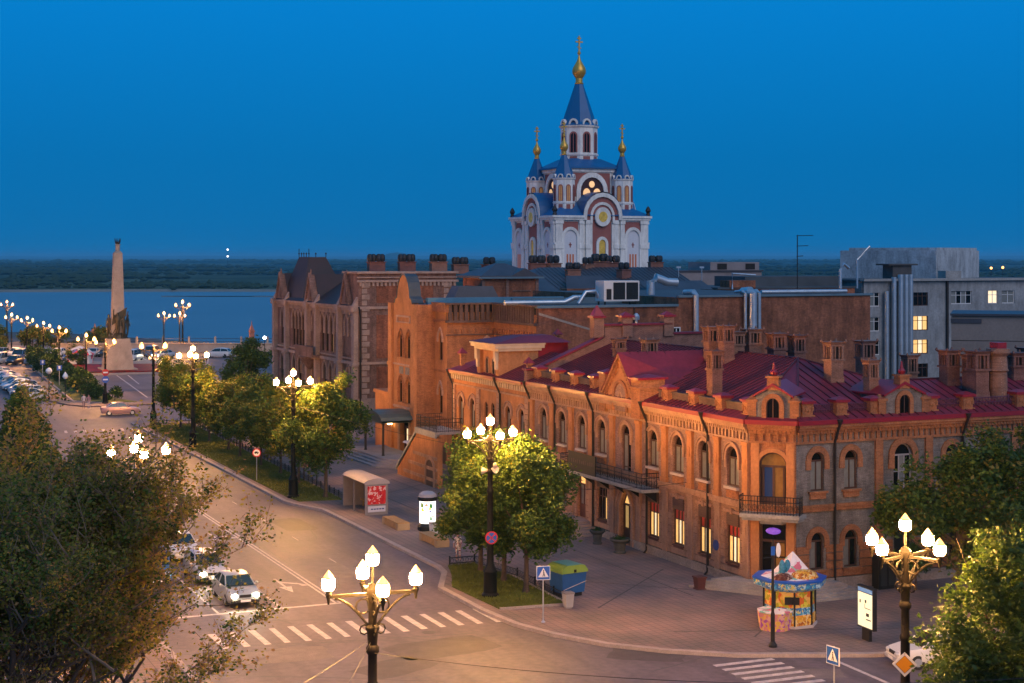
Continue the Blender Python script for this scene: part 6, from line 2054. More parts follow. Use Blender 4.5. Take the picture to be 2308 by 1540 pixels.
MB().lathe([(.6, 2.2), (.55, 2.38), (.35, 2.52), (0, 2.58)], 20).build('cap', mat('grey_cap', (.36, .33, .34), .5, var=.1), col, smooth=True)
for t, s, lb in ((2.75, 22.6, 'wooden box bench between bus shelter and advertising column'), (2.9, 15.9, 'wooden box bench nearest the small lawn, beside the white bin')):
    b_ = thing('bench', lb, 'bench', W(t, s, .14), TH, 'box benches on the pavement')
    for k in range(5):
        MB().box(-.42 + k * .17, -.28 + k * .17, -1.5, 1.5, .42, .5).build('slat', mat('bench_wood', (.40, .22, .08), .7, var=.3, scale=4), b_)
    for y in (-1.35, 1.35):
        MB().box(-.42, .42, y - .2, y + .2, 0, .42).build('end_block', mat('bench_end', (.38, .26, .14), .7, var=.2), b_)
    MB().box(-.40, -.36, -1.15, 1.15, .05, .42).build('front_board', mat('bench_wood', (0, 0, 0)), b_)
for t, s, lb, c in ((3.9, 18.6, 'white litter bin at the foot of the advertising column', (.6, .58, .58)), (2.6, -4.0, 'grey box litter bin beside the blue kiosk', (.33, .31, .3))):
    b_ = thing('litter_bin', lb, 'bin', W(t, s, .14), TH)
    MB().frus(0, 0, .08, .75, .19, .19, .24, .24).build('body', mat('bin_%d' % int(c[0] * 100), c, .7, var=.15), b_)
    MB().frus(0, 0, .75, .82, .26, .26, .26, .26).frus(0, 0, 0, .08, .15, .15, .15, .15).build('rim', MET, b_)
URN = mat('planter_grey', (.075, .075, .07), .8, var=.3, scale=3)
for t, s, lb, rr in ((12.1, 11.6, 'grey conical planter urn at the foot of the side door steps', .48), (12.0, 8.4, 'wide grey planter bowl in front of the arched door', .62)):
    u_ = thing('planter', lb, 'planter', W(t, s, .14), TH)
    MB().lathe([(rr * .6, 0), (rr * .62, .08), (rr * .5, .15), (rr * .62, .6), (rr * .9, .72), (rr, .78), (rr, .88), (rr * .85, .88), (rr * .8, .75), (0, .75)], 14).build('bowl', URN, u_, smooth=True)
    pts = np.random.RandomState(int(rr * 100)).randn(160, 3) * [rr * .35, rr * .35, .08] + [0, 0, .85]
    v_ = []
    for p in pts:
        d_ = np.random.RandomState(int(abs(p[0]) * 1e5) % 99991).randn(2, 3) * .05
        v_ += [p, p + d_[0], p + d_[0] + d_[1], p + d_[1]]
    fast_mesh('plants', np.array(v_), 4, [LEAFM['c']], u_)
u_ = thing('planter', 'small reddish tub planter near the corner steps', 'planter', W(11.1, -2.6, .14), TH)
MB().frus(0, 0, 0, .6, .2, .2, .26, .26).frus(0, 0, .6, .68, .3, .3, .3, .3).frus(0, 0, 0, .05, .26, .26, .26, .26).build('tub', mat('oxblood_wood', (0, 0, 0)), u_)
ki = thing('blue_kiosk', 'bright blue street kiosk with rounded lime green lid beside the small lawn', 'kiosk', W(3.95, -1.1, .14), TH + R(8))
ki.scale = (.84, .84, .84)
MB().frus(0, 0, .25, 1.52, .80, .72, .92, .80).build('body', mat('kiosk_blue', (.02, .085, .24), .45, var=.15), ki)
lid = MB()
pr = [(-.98, 1.52), (-.98, 1.66), (-.8, 1.92), (-.55, 2.0), (.5, 2.0), (.75, 1.94), (.98, 1.66), (.98, 1.52)]
lid.extr(pr[::-1], -.88, .88)
lid.build('lid', mat('kiosk_lime', (.22, .32, .05), .45, var=.12), ki)
MB().extr([(-.58, 2.01), (.5, 2.01), (.76, 1.945), (.76, 1.955), (.5, 2.025), (-.58, 2.025)][::-1], -.86, .86).build('lid_top', mat('kiosk_mint', (.12, .33, .26), .45, var=.1), ki)
MB().box(-.08, .08, -.92, -.88, 1.56, 1.74).build('latch', IRON, ki)
MB().box(-.7, .7, -.6, .6, 0, .25).build('plinth', NEARBLK, ki)
MB().tube([(-.85, -.83, .5), (.86, -.86, .95)], .02, 4).build('rope', mat('pale_rope', (.5, .4, .35), .8, var=0), ki)
# mosaic kiosk on the corner
mk = thing('mosaic_kiosk', 'small round kiosk covered in colourful mosaic under a wide painted awning roof', 'kiosk', W(11.05, -11.3, .14), TH)
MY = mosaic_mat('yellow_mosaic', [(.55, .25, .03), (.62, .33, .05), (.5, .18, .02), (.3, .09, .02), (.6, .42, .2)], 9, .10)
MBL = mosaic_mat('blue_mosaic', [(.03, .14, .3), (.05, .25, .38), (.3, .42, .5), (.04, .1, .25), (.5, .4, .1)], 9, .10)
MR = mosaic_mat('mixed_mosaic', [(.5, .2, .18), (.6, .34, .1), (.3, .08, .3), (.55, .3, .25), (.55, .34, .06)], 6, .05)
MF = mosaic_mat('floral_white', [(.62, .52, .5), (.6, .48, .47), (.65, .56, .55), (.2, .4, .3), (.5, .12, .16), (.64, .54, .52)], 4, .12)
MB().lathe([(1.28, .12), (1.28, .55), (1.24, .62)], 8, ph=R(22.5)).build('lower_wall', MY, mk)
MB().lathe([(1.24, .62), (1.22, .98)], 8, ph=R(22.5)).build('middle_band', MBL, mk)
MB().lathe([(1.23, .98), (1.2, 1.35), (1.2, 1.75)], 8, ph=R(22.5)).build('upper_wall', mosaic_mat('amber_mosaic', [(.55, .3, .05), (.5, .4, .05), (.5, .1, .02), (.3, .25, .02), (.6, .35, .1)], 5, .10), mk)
MB().lathe([(1.36, 0), (1.36, .12), (1.28, .12)], 8, ph=R(22.5)).build('plinth', mat('pale_plinth', (.5, .42, .4), .8, var=.15), mk)
for k in range(8):
    q = R(22.5 + 45 * k)
    MB().box(-.04, .04, -.04, .04, .12, 1.8).build('corner_post', IRON, mk, (1.26 * math.cos(q), 1.26 * math.sin(q), 0), q)
MB().box(-.35, .35, -.05, .05, 1.15, 1.5).build('serving_hatch', NEARBLK, mk, (-.55, -1.06, 0), R(-28))
MB().lathe([(1.3, 1.75), (1.75, 1.95), (1.8, 2.25), (1.72, 2.28)], 8, ph=R(22.5)).build('awning', MBL, mk)
MB().lathe([(1.82, 2.22), (1.84, 2.3), (1.78, 2.32)], 8, ph=R(22.5)).build('awning_rim', SIGNB, mk)
MB().lathe([(1.78, 2.26), (.9, 2.4), (.0, 2.55)], 8, ph=R(22.5)).build('roof', MF, mk)
MB().frus(.25, .1, 2.35, 3.45, .75, .75, .02, .02).build('spire', MF, mk)
MB().sphere((.35, -.75, 2.35), .75, .5, .38, 12, 6).build('golden_dome', MY, mk, smooth=True)
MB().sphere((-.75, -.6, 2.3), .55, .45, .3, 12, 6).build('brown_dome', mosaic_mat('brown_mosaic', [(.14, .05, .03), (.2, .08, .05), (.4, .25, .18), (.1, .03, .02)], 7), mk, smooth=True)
for x in (-.55, -.25):
    MB().sphere((x, -.2, 2.75), .17, .17, .42, 8, 6).build('blue_finial', mat('blue_tesserae', (.03, .2, .32), .5, var=.7, scale=9), mk, smooth=True)
MB().lathe([(.75, 0), (.8, .4), (.85, .8), (.6, .88), (0, .9)], 8, -1.3, -.7).build('side_counter', MR, mk)
MB().lathe([(.62, .83), (.86, .86), (.86, .92), (0, .95)], 8, -1.3, -.7).build('counter_top', MF, mk)
tp = thing('thin_lamp_pole', 'thin dark pole with small signs in front of the mosaic kiosk', 'pole', W(7.7, -15.0, .14), TH)
MB().lathe([(.2, 0), (.2, .1), (.1, .25), (.1, 1.5), (.07, 1.6), (.05, 4.9)], 10).build('post', IRON, tp)
MB().box(-.12, .08, -.06, -.03, 4.2, 4.6).build('sign', SIGNB, tp)
MB().sphere((.3, 0, 4.4), .14, .04, .34, 10, 6).build('oval_sign', SIGNW, tp)
MB().tube([(-.5, 0, 4.1), (.3, 0, 4.1)], .025, 5).build('arm', IRON, tp)
ib = thing('info_board', 'glowing city map board on a dark stand at the right kerb', 'information board', W(12.4, -15.7, .14), TH + R(-94))
MB().box(-.68, .68, -.1, .1, .55, 2.5).build('case', IRON, ib)
mp = MB().box(-.6, .6, -.115, -.1, .63, 2.2).build('map_panel', mat('lit_map', (.7, .7, .55), .4, var=.1, scale=3, emis=(1, .93, .62), es=.42), ib)
MB().box(-.6, .6, -.115, -.1, 2.24, 2.42).build('header', mat('map_header', (.1, .2, .4), .5, var=.1, emis=(.12, .3, .6), es=.3), ib)
for x0, x1, z0, z1 in ((0, .12, 1.75, 1.9), (0, .5, 1.5, 1.53), (.1, .35, 1.15, 1.3), (.1, .5, .98, 1.03), (-.45, -.35, 1.7, 1.85), (-.02, .01, 1.5, 1.72)):
    place('map_print', MB().box(x0, x1, -.12, -.115, z0, z1).mesh('map_print', SBLK), mp)
MB().box(-.3, .3, -.08, .08, 0, .55).build('stand', IRON, ib)
rp = thing('poster_stand', 'red poster board on dark legs behind the lamp by the bus shelter', 'poster stand', W(3.6, 45.3, .14), TH + R(-20))
MB().box(-.65, .65, -.04, .04, 1.5, 2.25).build('board', mat('red_board', (.42, .015, .02), .5, var=.15), rp)
MB().box(-.65, .65, -.045, .045, 1.15, 1.5).build('lower_board', mat('pinkish_board', (.45, .2, .2), .5, var=.15), rp)
for x in (-.5, .5):
    MB().box(x - .05, x + .05, -.03, .03, 0, 1.2).build('leg', IRON, rp)
cb = thing('dark_cabinet', 'dark metal cabinet against the grey wall beside the info board', 'cabinet', W(20.3, -6.4, .14), TH)
MB().box(-.55, .55, -.3, .3, .1, 1.75).box(-.5, .5, -.25, .25, 0, .1).build('body', IRON, cb)
MB().box(-.45, -.04, -.34, -.3, .2, 1.6).build('door', mat('dark_panel', (.03, .028, .028), .5, var=.2), cb)
MB().box(.04, .45, -.34, -.3, .2, 1.6).build('door', MATS['dark_panel'], cb)
# low fences behind the lawns
def fence(label, pts, h=.42):
    F_ = thing('low_fence', label, 'fence', W(*pts[0], .14), TH)
    for (a, b), (c, d_) in zip(pts, pts[1:]):
        L = math.hypot(c - a, d_ - b)
        ox, oy = a - pts[0][0], b - pts[0][1]
        ex, ey = c - pts[0][0], d_ - pts[0][1]
        for z in (.1, h):
            MB().tube([(ox, oy, z), (ex, ey, z)], .03, 4).build('rail', IRON, F_)
        n = int(L / 1.2)
        for i in range(n + 1):
            k = i / max(1, n)
            MB().box(-.035, .035, -.035, .035, 0, h + .12).build('picket', IRON, F_, (ox + (ex - ox) * k, oy + (ey - oy) * k, 0))
        sc_ = MB()
        for i in range(int(L / .3)):
            k = (i + .5) / int(L / .3)
            px, py = ox + (ex - ox) * k, oy + (ey - oy) * k
            ux, uy = (ex - ox) / L, (ey - oy) / L
            sc_.tube([(px + ux * .1 * math.cos(q), py + uy * .1 * math.cos(q), .26 + .12 * math.sin(q)) for q in [j * math.pi / 3 for j in range(7)]], .014, 3)
        kind(sc_.build('scrollwork', IRON, F_), 'stuff')


fence('low scrolled iron fence along the back of the small lawn', [(1.2, 8.9), (2.75, 8.9), (3.4, 4.2), (3.1, -2.4)])
fence('low scrolled iron fence along the back of the long lawn strip', [(3.2, 35.4), (3.8, 58), (4.5, 92), (.6, 93.6)])

# ================================================================== obelisk, pillars at the river
SAND = mat('obelisk_granite', (.36, .28, .22), .8, var=.28, scale=.7, fine=.15, bump=.2)
ob = thing('obelisk', 'tall sandy stone obelisk with bronze figures at its foot and a crowned tip', 'monument', W(11, 176, .1), TH)
ob.scale = (.82, .82, 1)
MB().frus(0, 0, 0, .5, 3.3, 3.3, 3.2, 3.2).frus(0, 0, .5, 5.1, 2.6, 2.6, 2.0, 2.0).build('pedestal', SAND, ob)
for z in (1.6, 2.8, 4.0):
    MB().frus(0, 0, z, z + .05, 2.61 - .13 * z, 2.61 - .13 * z, 2.6 - .13 * z, 2.6 - .13 * z).build('course_joint', STONE, ob)
MB().frus(0, 0, 5.1, 18.4, 1.22, 1.22, .78, .78).frus(0, 0, 18.4, 18.7, .78, .78, .5, .5).build('shaft', SAND, ob)
MB().lathe([(.45, 18.7), (.42, 19.6), (.55, 19.7), (.4, 19.8)], 10).build('capital', SAND, ob)
cr = MB().lathe([(.35, 19.8), (.5, 20.0), (.45, 20.15)], 10)
for k in range(7):
    q = k * 2 * math.pi / 7
    cr.tube([(.42 * math.cos(q), .42 * math.sin(q), 20.05), (.62 * math.cos(q), .62 * math.sin(q), 20.75)], .09, 4, r1=.02)
cr.build('crown', IRONB, ob)
BRZ = mat('dark_bronze', (.075, .055, .03), .5, metal=.5, var=.35, scale=1.5)


def skin_body(name, joints, edges, mats, parent, loc, rz, sc=1., zsplit=None, sub=1):
    """one continuous body grown along a skeleton; face colours by height band"""
    me = bpy.data.meshes.new(name)
    me.from_pydata([j[:3] for j in joints], edges, [])
    o = bpy.data.objects.new(name, me)
    COL.objects.link(o)
    sk = o.modifiers.new('skin', 'SKIN')
    sk.use_smooth_shade = True
    for i, j in enumerate(joints):
        me.skin_vertices[0].data[i].radius = (j[3], j[4] if len(j) > 4 else j[3])
    me.skin_vertices[0].data[0].use_root = True
    ss = o.modifiers.new('sub', 'SUBSURF')
    ss.levels = ss.render_levels = sub
    dg = bpy.context.evaluated_depsgraph_get()
    nm = bpy.data.meshes.new_from_object(o.evaluated_get(dg))
    bpy.data.objects.remove(o)
    for x in mats:
        nm.materials.append(x)
    if zsplit:
        for p in nm.polygons:
            p.material_index = zsplit(p.center)
            p.use_smooth = True
    r = place(name, nm, parent, loc, rz, sc)
    return r


BODY = [(0, 0, .95, .145, .11), (0, 0, 1.2, .13, .095), (0, 0, 1.42, .155, .1), (0, 0, 1.53, .055), (0, .01, 1.66, .095, .105), (0, .01, 1.76, .075),
        (.19, 0, 1.42, .06), (.25, .02, 1.15, .045), (.24, .1, .93, .035), (.24, .13, .84, .03), (-.19, 0, 1.42, .06), (-.25, .02, 1.15, .045), (-.24, .12, .95, .035), (-.24, .15, .86, .03),
        (.09, 0, .88, .09), (.1, .06, .5, .065), (.1, -.04, .1, .045), (.1, .1, .04, .04), (-.09, 0, .88, .09), (-.1, -.02, .5, .065), (-.1, -.14, .12, .045), (-.1, -.02, .04, .04)]
BE = [(0, 1), (1, 2), (2, 3), (3, 4), (4, 5), (2, 6), (6, 7), (7, 8), (8, 9), (2, 10), (10, 11), (11, 12), (12, 13), (0, 14), (14, 15), (15, 16), (16, 17), (0, 18), (18, 19), (19, 20), (20, 21)]
SKIN = mat('skin', (.42, .24, .17), .6, var=.05)
HAIR = mat('brown_hair', (.05, .03, .02), .6, var=.2)


def person(label, loc, rz, top, legs, sc=1.0, dress=False):
    T_ = mosaic_mat('print_dress', [(.6, .58, .56), (.03, .03, .035), (.55, .5, .5), (.3, .05, .06), (.62, .6, .58)], 11) if dress else mat('cloth_%d_%d' % (int(top[0] * 100), int(top[2] * 100)), top, .85, var=.3, scale=6)
    G_ = mat('cloth_%d_%d' % (int(legs[0] * 100), int(legs[2] * 100)), legs, .85, var=.2, scale=6)

    def zs(c):
        if c.z > 1.70 or (c.z > 1.58 and c.y < -.03):
            return 1
        if c.z > 1.5 or (abs(c.x) > .2 and c.z < 1.12):
            return 0
        if c.z > (.42 if dress else .93):
            return 2
        return 0 if dress and c.z > .1 else 3
    P_ = skin_body('person', BODY, BE, [SKIN, HAIR, T_, G_], None, loc, rz, sc, zs)
    tag(P_, label, 'person')
    return P_


person('person in a light top and dark shorts walking beside the island corner', W(-3.5, 114.3, .13), R(200), (.5, .45, .48), (.3, .2, .2), 1.0)
person('person in a dark shirt walking close behind at the island corner', W(-3.0, 113.9, 0.13), R(170), (.35, .2, .22), (.5, .4, .4), .97)
person('person in a pale flowered dress standing behind the lamp on the small lawn', W(2.0, 9.6, .14), R(150), (.6, .5, .48), (.05, .05, .06), 1.0, True)
# bronze figures of the monument: one striding in front, one at each side, a banner above
ARMUP = [list(j) for j in BODY]
ARMUP[7] = [.36, .1, 1.6, .05]
ARMUP[8] = [.34, .15, 1.9, .04]
ARMUP[9] = [.32, .18, 2.0, .035]
for x, y, rz, bd, sc in ((-.3, -1.75, R(180), ARMUP, 2.35), (-1.75, -.6, R(120), BODY, 2.2), (1.75, -.6, R(-120), ARMUP, 2.15), (.9, -1.6, R(195), BODY, 2.0)):
    skin_body('bronze_figure', [[a_ * (1 if i > 2 else 1) for a_ in j[:3]] + [r_ * 1.25 for r_ in j[3:]] for i, j in enumerate(bd)], BE, [BRZ], ob, (x, y, 5.05), rz, sc)
MB().add([(-1.3, -1.35, 7.2), (1.35, -1.35, 8.6), (1.4, -1.3, 9.9), (-1.1, -1.3, 8.6), (-1.3, -1.2, 7.2), (1.35, -1.2, 8.6), (1.4, -1.15, 9.9), (-1.1, -1.15, 8.6)], [(0, 1, 2, 3), (7, 6, 5, 4), (0, 4, 5, 1), (1, 5, 6, 2), (2, 6, 7, 3), (3, 7, 4, 0)]).tube([(-1.6, -1.5, 5.2), (1.5, -1.3, 9.9)], .07, 5).build('bronze_banner', BRZ, ob)
MB().lathe([(1.9, 5.1), (1.75, 5.6), (1.4, 6.0)], 9).build('bronze_rocks', BRZ, ob)
for x, y, h, lb, c in ((-81.5, 312, 4.7, 'small ornate brick chapel pillar left of the obelisk at the river', (.42, .18, .09)), (-48.4, 297, 5.8, 'slim red brick pillar with pointed top on the river wall', (.36, .13, .09))):
    q = thing('river_pillar', lb, 'pillar', (x, y, 0), TH)
    w_ = .8 if x < -60 else .5
    bm = mat('pillar_brick_%d' % int(h * 10), c, .85, var=.3, scale=2)
    MB().frus(0, 0, 0, h * .42, w_, w_, w_ * .95, w_ * .95).frus(0, 0, h * .42, h * .47, w_ * 1.15, w_ * 1.15, w_ * 1.15, w_ * 1.15).frus(0, 0, h * .47, h * .68, w_ * .85, w_ * .85, w_ * .8, w_ * .8).build('shaft', bm, q)
    MB().frus(0, 0, h * .68, h * .72, w_, w_, w_, w_).frus(0, 0, h * .72, h * .9, w_ * .85, w_ * .85, w_ * .2, w_ * .2).lathe([(w_ * .2, h * .9), (w_ * .12, h), (0, h * 1.06)], 6).build('spirelet', bm, q)
tnt = thing('striped_tent', 'red and white striped round tent left of the obelisk', 'tent', (-72.5, 268, 0), 0)
TM = mosaic_mat('tent_stripes', [(.55, .06, .08), (.6, .58, .58), (.12, .12, .35), (.6, .58, .58)], .9)
MB().lathe([(2.2, 0), (2.2, 1.6)], 12).build('tent_wall', TM, tnt)
MB().lathe([(2.5, 1.5), (2.4, 1.7), (1.4, 2.5), (0, 3.0)], 12).build('tent_roof', TM, tnt)
# ================================================================== cars
def loft(m, secs, mi=0):
    """secs: list of (y, [(x, z), ...]) closed cross sections with equal point counts"""
    n = len(secs[0][1])
    vs = [(x, y, z) for y, c in secs for x, z in c]
    fs = []
    for i in range(len(secs) - 1):
        for k in range(n):
            k2 = (k + 1) % n
            fs.append((i * n + k, (i + 1) * n + k, (i + 1) * n + k2, i * n + k2))
    fs.append(list(range(n)))
    fs.append([(len(secs) - 1) * n + k for k in range(n)][::-1])
    m.add(vs, fs, mi)
    return m


def bsec(w, zl, zm, zh, tuck=.93):
    return [(-w * .9, zl), (-w * 1.0, zl + .14), (-w, zm), (-w * tuck, zh), (w * tuck, zh), (w, zm), (w * 1.0, zl + .14), (w * .9, zl)]


class CarKit:
    def __init__(self, kindname):
        k = kindname
        van = k == 'van'
        L = 2.15 if not van else 2.5
        hb = .92 if not van else 1.05
        body = MB()
        if k == 'sedan':
            S_ = [(-L, .70, .42, .62, .80), (-L + .12, .80, .28, .68, .95), (-1.3, .86, .22, .74, 1.0), (-.4, .87, .2, .76, .96), (.75, .87, .2, .76, .95), (1.5, .85, .22, .72, .86), (L - .15, .78, .28, .62, .74), (L, .66, .38, .55, .64)]
        elif k == 'hatch':
            S_ = [(-L + .2, .74, .42, .66, .9), (-L + .32, .82, .28, .74, 1.02), (-1.2, .86, .22, .76, 1.02), (-.4, .87, .2, .76, .98), (.85, .87, .2, .76, .98), (1.5, .85, .22, .74, .9), (L - .15, .78, .28, .62, .76), (L, .66, .38, .55, .66)]
        else:
            S_ = [(-L, .80, .42, .8, 1.1), (-L + .1, .86, .3, .85, 1.15), (-.8, .9, .24, .9, 1.15), (1.2, .9, .24, .9, 1.12), (1.9, .88, .26, .84, 1.02), (L - .12, .82, .32, .7, .84), (L, .7, .42, .6, .7)]
        loft(body, [(y, bsec(w, zl, zm, zh)) for y, w, zl, zm, zh in S_])
        self.body = body.mesh('body', MET, True)
        cab = {'sedan': [(-1.55, .72, .97), (-.95, .62, 1.40), (-.2, .62, 1.46), (.35, .61, 1.40), (1.05, .74, .95)],
               'hatch': [(-1.9, .72, 1.02), (-1.55, .64, 1.42), (-.5, .64, 1.52), (.35, .62, 1.46), (1.1, .75, .97)],
               'van': [(-2.45, .80, 1.12), (-2.3, .76, 1.85), (-.5, .77, 1.95), (.85, .74, 1.88), (1.65, .84, 1.08)]}[k]
        z0 = .94 if not van else 1.05
        gs = {-1: MB(), 1: MB()}
        for (ya, wa, za), (yb, wb, zb) in zip(cab, cab[1:]):
            ba, bb_ = .8 if not van else .86, .8 if not van else .86
            for sx in (-1, 1):
                q = [(sx * ba, ya, z0), (sx * bb_, yb, z0), (sx * wb, yb, zb - .03), (sx * wa, ya, za - .03)]
                gs[sx].poly(q if sx > 0 else q[::-1])
        self.glass = [gs[k_].mesh('side_window', CARGL, False) for k_ in (-1, 1)]
        (y1, w1, z1), (y2, w2, z2) = cab[-2], cab[-1]
        self.wind = MB().poly([(-w2, y2, z2), (w2, y2, z2), (w1, y1, z1 - .02), (-w1, y1, z1 - .02)]).mesh('windscreen', CARGL)
        (y1, w1, z1), (y2, w2, z2) = cab[1], cab[0]
        self.rear = MB().poly([(w2, y2, z2), (-w2, y2, z2), (-w1, y1, z1 - .02), (w1, y1, z1 - .02)]).mesh('rear_window', CARGL)
        rf_ = MB()
        top = cab[1:-1]
        loft(rf_, [(y, [(-w - .02, z - .05), (-w * .9, z + .01), (w * .9, z + .01), (w + .02, z - .05)]) for y, w, z in top])
        for sx in (-1, 1):
            for (ya, wa, za), (yb, wb, zb) in ((cab[-2], cab[-1]), (cab[1], cab[0])):
                rf_.tube([(sx * (wa + .01), ya, za - .03), (sx * (wb + .03), yb, zb)], .035, 4)
            ym = (cab[1][0] + cab[-2][0]) / 2
            rf_.tube([(sx * (top[1][1] + .0), ym, top[1][2] - .04), (sx * .81, ym, z0)], .03, 4)
        self.roof = rf_.mesh('roof', MET, True)
        w = MB()
        w.add([(x, .31 * math.cos(q), .31 + .31 * math.sin(q)) for x in (-.1, .1) for q in [i * math.pi / 7 for i in range(14)]], [list(range(14)), list(range(14, 28))[::-1]] + [(i, 14 + i, 14 + (i + 1) % 14, (i + 1) % 14) for i in range(14)])
        self.wheel = w.mesh('wheel', TYRE)
        r_ = MB().add([(x, .19 * math.cos(q), .31 + .19 * math.sin(q)) for x in (-.108, .108) for q in [i * math.pi / 5 for i in range(10)]], [list(range(10)), list(range(10, 20))[::-1]])
        self.rim = r_.mesh('rim', GALV)
        self.hl = MB().sphere((0, 0, 0), .17, .1, .09, 10, 6)
        self.L, self.van = L, van


CARGL = mat('car_glass', (.014, .025, .03), .06, var=0, spec=.9)
HLON = mat('headlight_on', (1, .95, .8), .3, var=0, emis=(1, .86, .55), es=150)
HLOFF = mat('headlight_off', (.55, .55, .55), .15, var=0)
TLM = mat('tail_light', (.28, .01, .01), .3, var=0)
KITS = {k: CarKit(k) for k in ('sedan', 'hatch', 'van')}
HLM = {True: MB().sphere((0, 0, 0), .17, .1, .1, 10, 6).mesh('headlight', HLON, True), False: MB().sphere((0, 0, 0), .17, .1, .1, 10, 6).mesh('headlight', HLOFF, True)}
TLMESH = MB().box(-.16, .16, -.05, .05, -.09, .09).mesh('tail_light', TLM)
PAINTS = {n: mat('paint_' + n, c, .28, metal=mt, var=.04, spec=.6) for n, c, mt in (('silver', (.36, .40, .44), .5), ('white', (.62, .61, .60), 0), ('blue', (.03, .12, .30), .2), ('dark', (.03, .033, .04), .3), ('grey', (.2, .21, .23), .4), ('rose', (.42, .24, .22), .2), ('pale', (.45, .46, .5), .3))}
def paint(o, m_):
    o.material_slots[0].link = 'OBJECT'
    o.material_slots[0].material = m_
    return o


def car(label, loc, rz, color, kn='sedan', lit=False, detail=False, group=None, sc=1.0):
    K = KITS[kn]
    C_ = thing('car' if kn != 'van' else 'minivan', label, 'car' if kn != 'van' else 'van', loc, rz, group)
    C_.scale = (sc, sc, sc)
    P_ = PAINTS[color]
    paint(place('body', K.body, C_), P_)
    for gm_ in K.glass:
        place('side_window', gm_, C_)
    place('windscreen', K.wind, C_)
    place('rear_window', K.rear, C_)
    paint(place('roof', K.roof, C_), P_)
    wy = 1.28 if kn != 'van' else 1.5
    for x in (-.76, .76):
        for y in (-wy, wy):
            o = place('wheel', K.wheel, C_, (x * (1.04 if K.van else 1), y, 0))
            if detail:
                place('rim', K.rim, o)
    fz = .64 if not K.van else .76
    for x in (-.55, .55):
        place('headlight', HLM[lit], C_, (x, K.L - .04, fz))
        place('tail_light', TLMESH, C_, (x * 1.05, -K.L + (.08 if kn != 'hatch' else .28), .82 if not K.van else .95))
    if detail:
        MB().box(-.3, .3, K.L - .06, K.L + .015, fz - .08, fz + .05).build('grille', IRON, C_)
        MB().extrx([(K.L - .1, .26), (K.L + .05, .3), (K.L + .06, .44), (K.L - .1, .5)], -.72, .72).build('bumper', TYRE if color != 'white' else PAINTS['pale'], C_)
        MB().box(-.26, .26, K.L + .06, K.L + .075, .34, .45).build('number_plate', SIGNW, C_)
        for x in (-1, 1):
            MB().sphere((x * .95, .72, 1.0), .1, .06, .075, 8, 5).tube([(x * .8, .75, .96), (x * .93, .72, .98)], .025, 4).build('mirror', P_, C_)
            MB().box(x * .872 - .004, x * .872 + .004, -.1, .02, .78, .81).build('door_handle', IRON, C_)
        for x in (-.25, .3):
            MB().tube([(x, 1.06, .985), (x + .45, .95, 1.04)], .012, 4).build('wiper', SBLK, C_)
    return C_


car('silver sedan with lit headlights waiting at the stop line', W(-12.25, 5.3, 0), TH + R(180), 'silver', 'sedan', True, True)
car('pale car with lit headlights queuing right behind the silver sedan', W(-12.45, 11.6, 0), TH + R(180), 'pale', 'hatch', True, True)
car('blue minivan in the kerb lane, mostly hidden by the big tree', W(-15.4, 12.4, 0), TH + R(180), 'blue', 'van', False, True)
car('white van behind the blue minivan, mostly hidden by the big tree', W(-15.4, 20.5, 0), TH + R(180), 'white', 'van', False, True)
car('white car third in the queue behind the big tree', W(-12.4, 18.6, 0), TH + R(180), 'white', 'sedan', False, True)
car('rose-coloured car crossing in front of the island tip', W(-.6, 106.8, 0), TH + R(-95), 'rose', 'sedan', False, True)
car('white sedan partly behind the right tree at the corner kerb', W(13.0, -20.1, 0), TH + R(74), 'white', 'sedan', False, True)
rs_ = random.Random(3)
GL = 'car park beside the hedge island'
for i in range(20):
    car(ORD[i] + ' car from the near end of the long parked row along the hedge island', W(-7.2 + rs_.uniform(-.3, .3), 130.8 + i * 2.3, 0), TH + R(rs_.choice((-78, 102)) + rs_.uniform(-3, 3)), rs_.choice(('white', 'pale', 'silver', 'grey', 'white', 'dark', 'pale')), rs_.choice(('sedan', 'hatch', 'sedan', 'hatch')), rs_.random() < .0, False, GL, .98)
for i in range(11):
    car(ORD[i] + ' car from the near end of the outer parked row at the left edge', W(-13.0 + rs_.uniform(-.3, .3), 140 + i * 2.9, 0), TH + R(rs_.choice((-78, 102)) + rs_.uniform(-3, 3)), rs_.choice(('white', 'pale', 'silver', 'grey', 'dark')), rs_.choice(('sedan', 'hatch')), False, False, GL, 1.05)
GF = 'cars in the far rows before the river'
for r_, (y, x0, n) in enumerate(((266, -102, 10), (276, -104, 15), (287, -103, 15))):
    for i in range(n):
        if rs_.random() < .12:
            continue
        car('far car, ' + ORD[i] + ' from the left in the ' + ('near', 'middle', 'back')[r_] + ' row before the river wall', (x0 + i * 2.75 + rs_.uniform(-.3, .3), y + rs_.uniform(-.4, .4), 0), R(rs_.choice((0, 180)) + rs_.uniform(-6, 6)), rs_.choice(('white', 'pale', 'silver', 'grey', 'dark', 'blue', 'white')), rs_.choice(('sedan', 'hatch', 'sedan', 'van')), rs_.random() < .1, False, GF, 1.05)
car('white estate car parked by the river wall right of the obelisk', (-52.2, 284, 0), R(80), 'white', 'hatch', False, False, None, 1.15)
car('dark car parked behind the white estate by the river wall', (-49.0, 286, 0), R(95), 'dark', 'sedan', False, False, None, 1.1)
car('pale small car beside the shrub near the gothic building', (-47.0, 277, 0), R(20), 'pale', 'hatch', False, False, None, 1.0)
car('car with lit headlamps pulling out right of the obelisk', (-61.5, 282, 0), R(150), 'pale', 'sedan', True, False, None, 1.05)

# ================================================================== trees
BARK = mat('bark', (.085, .055, .038), .9, var=.4, scale=3, bump=.5)
TWIG = mat('twig_bark', (.22, .155, .11), .85, var=.35, scale=4)


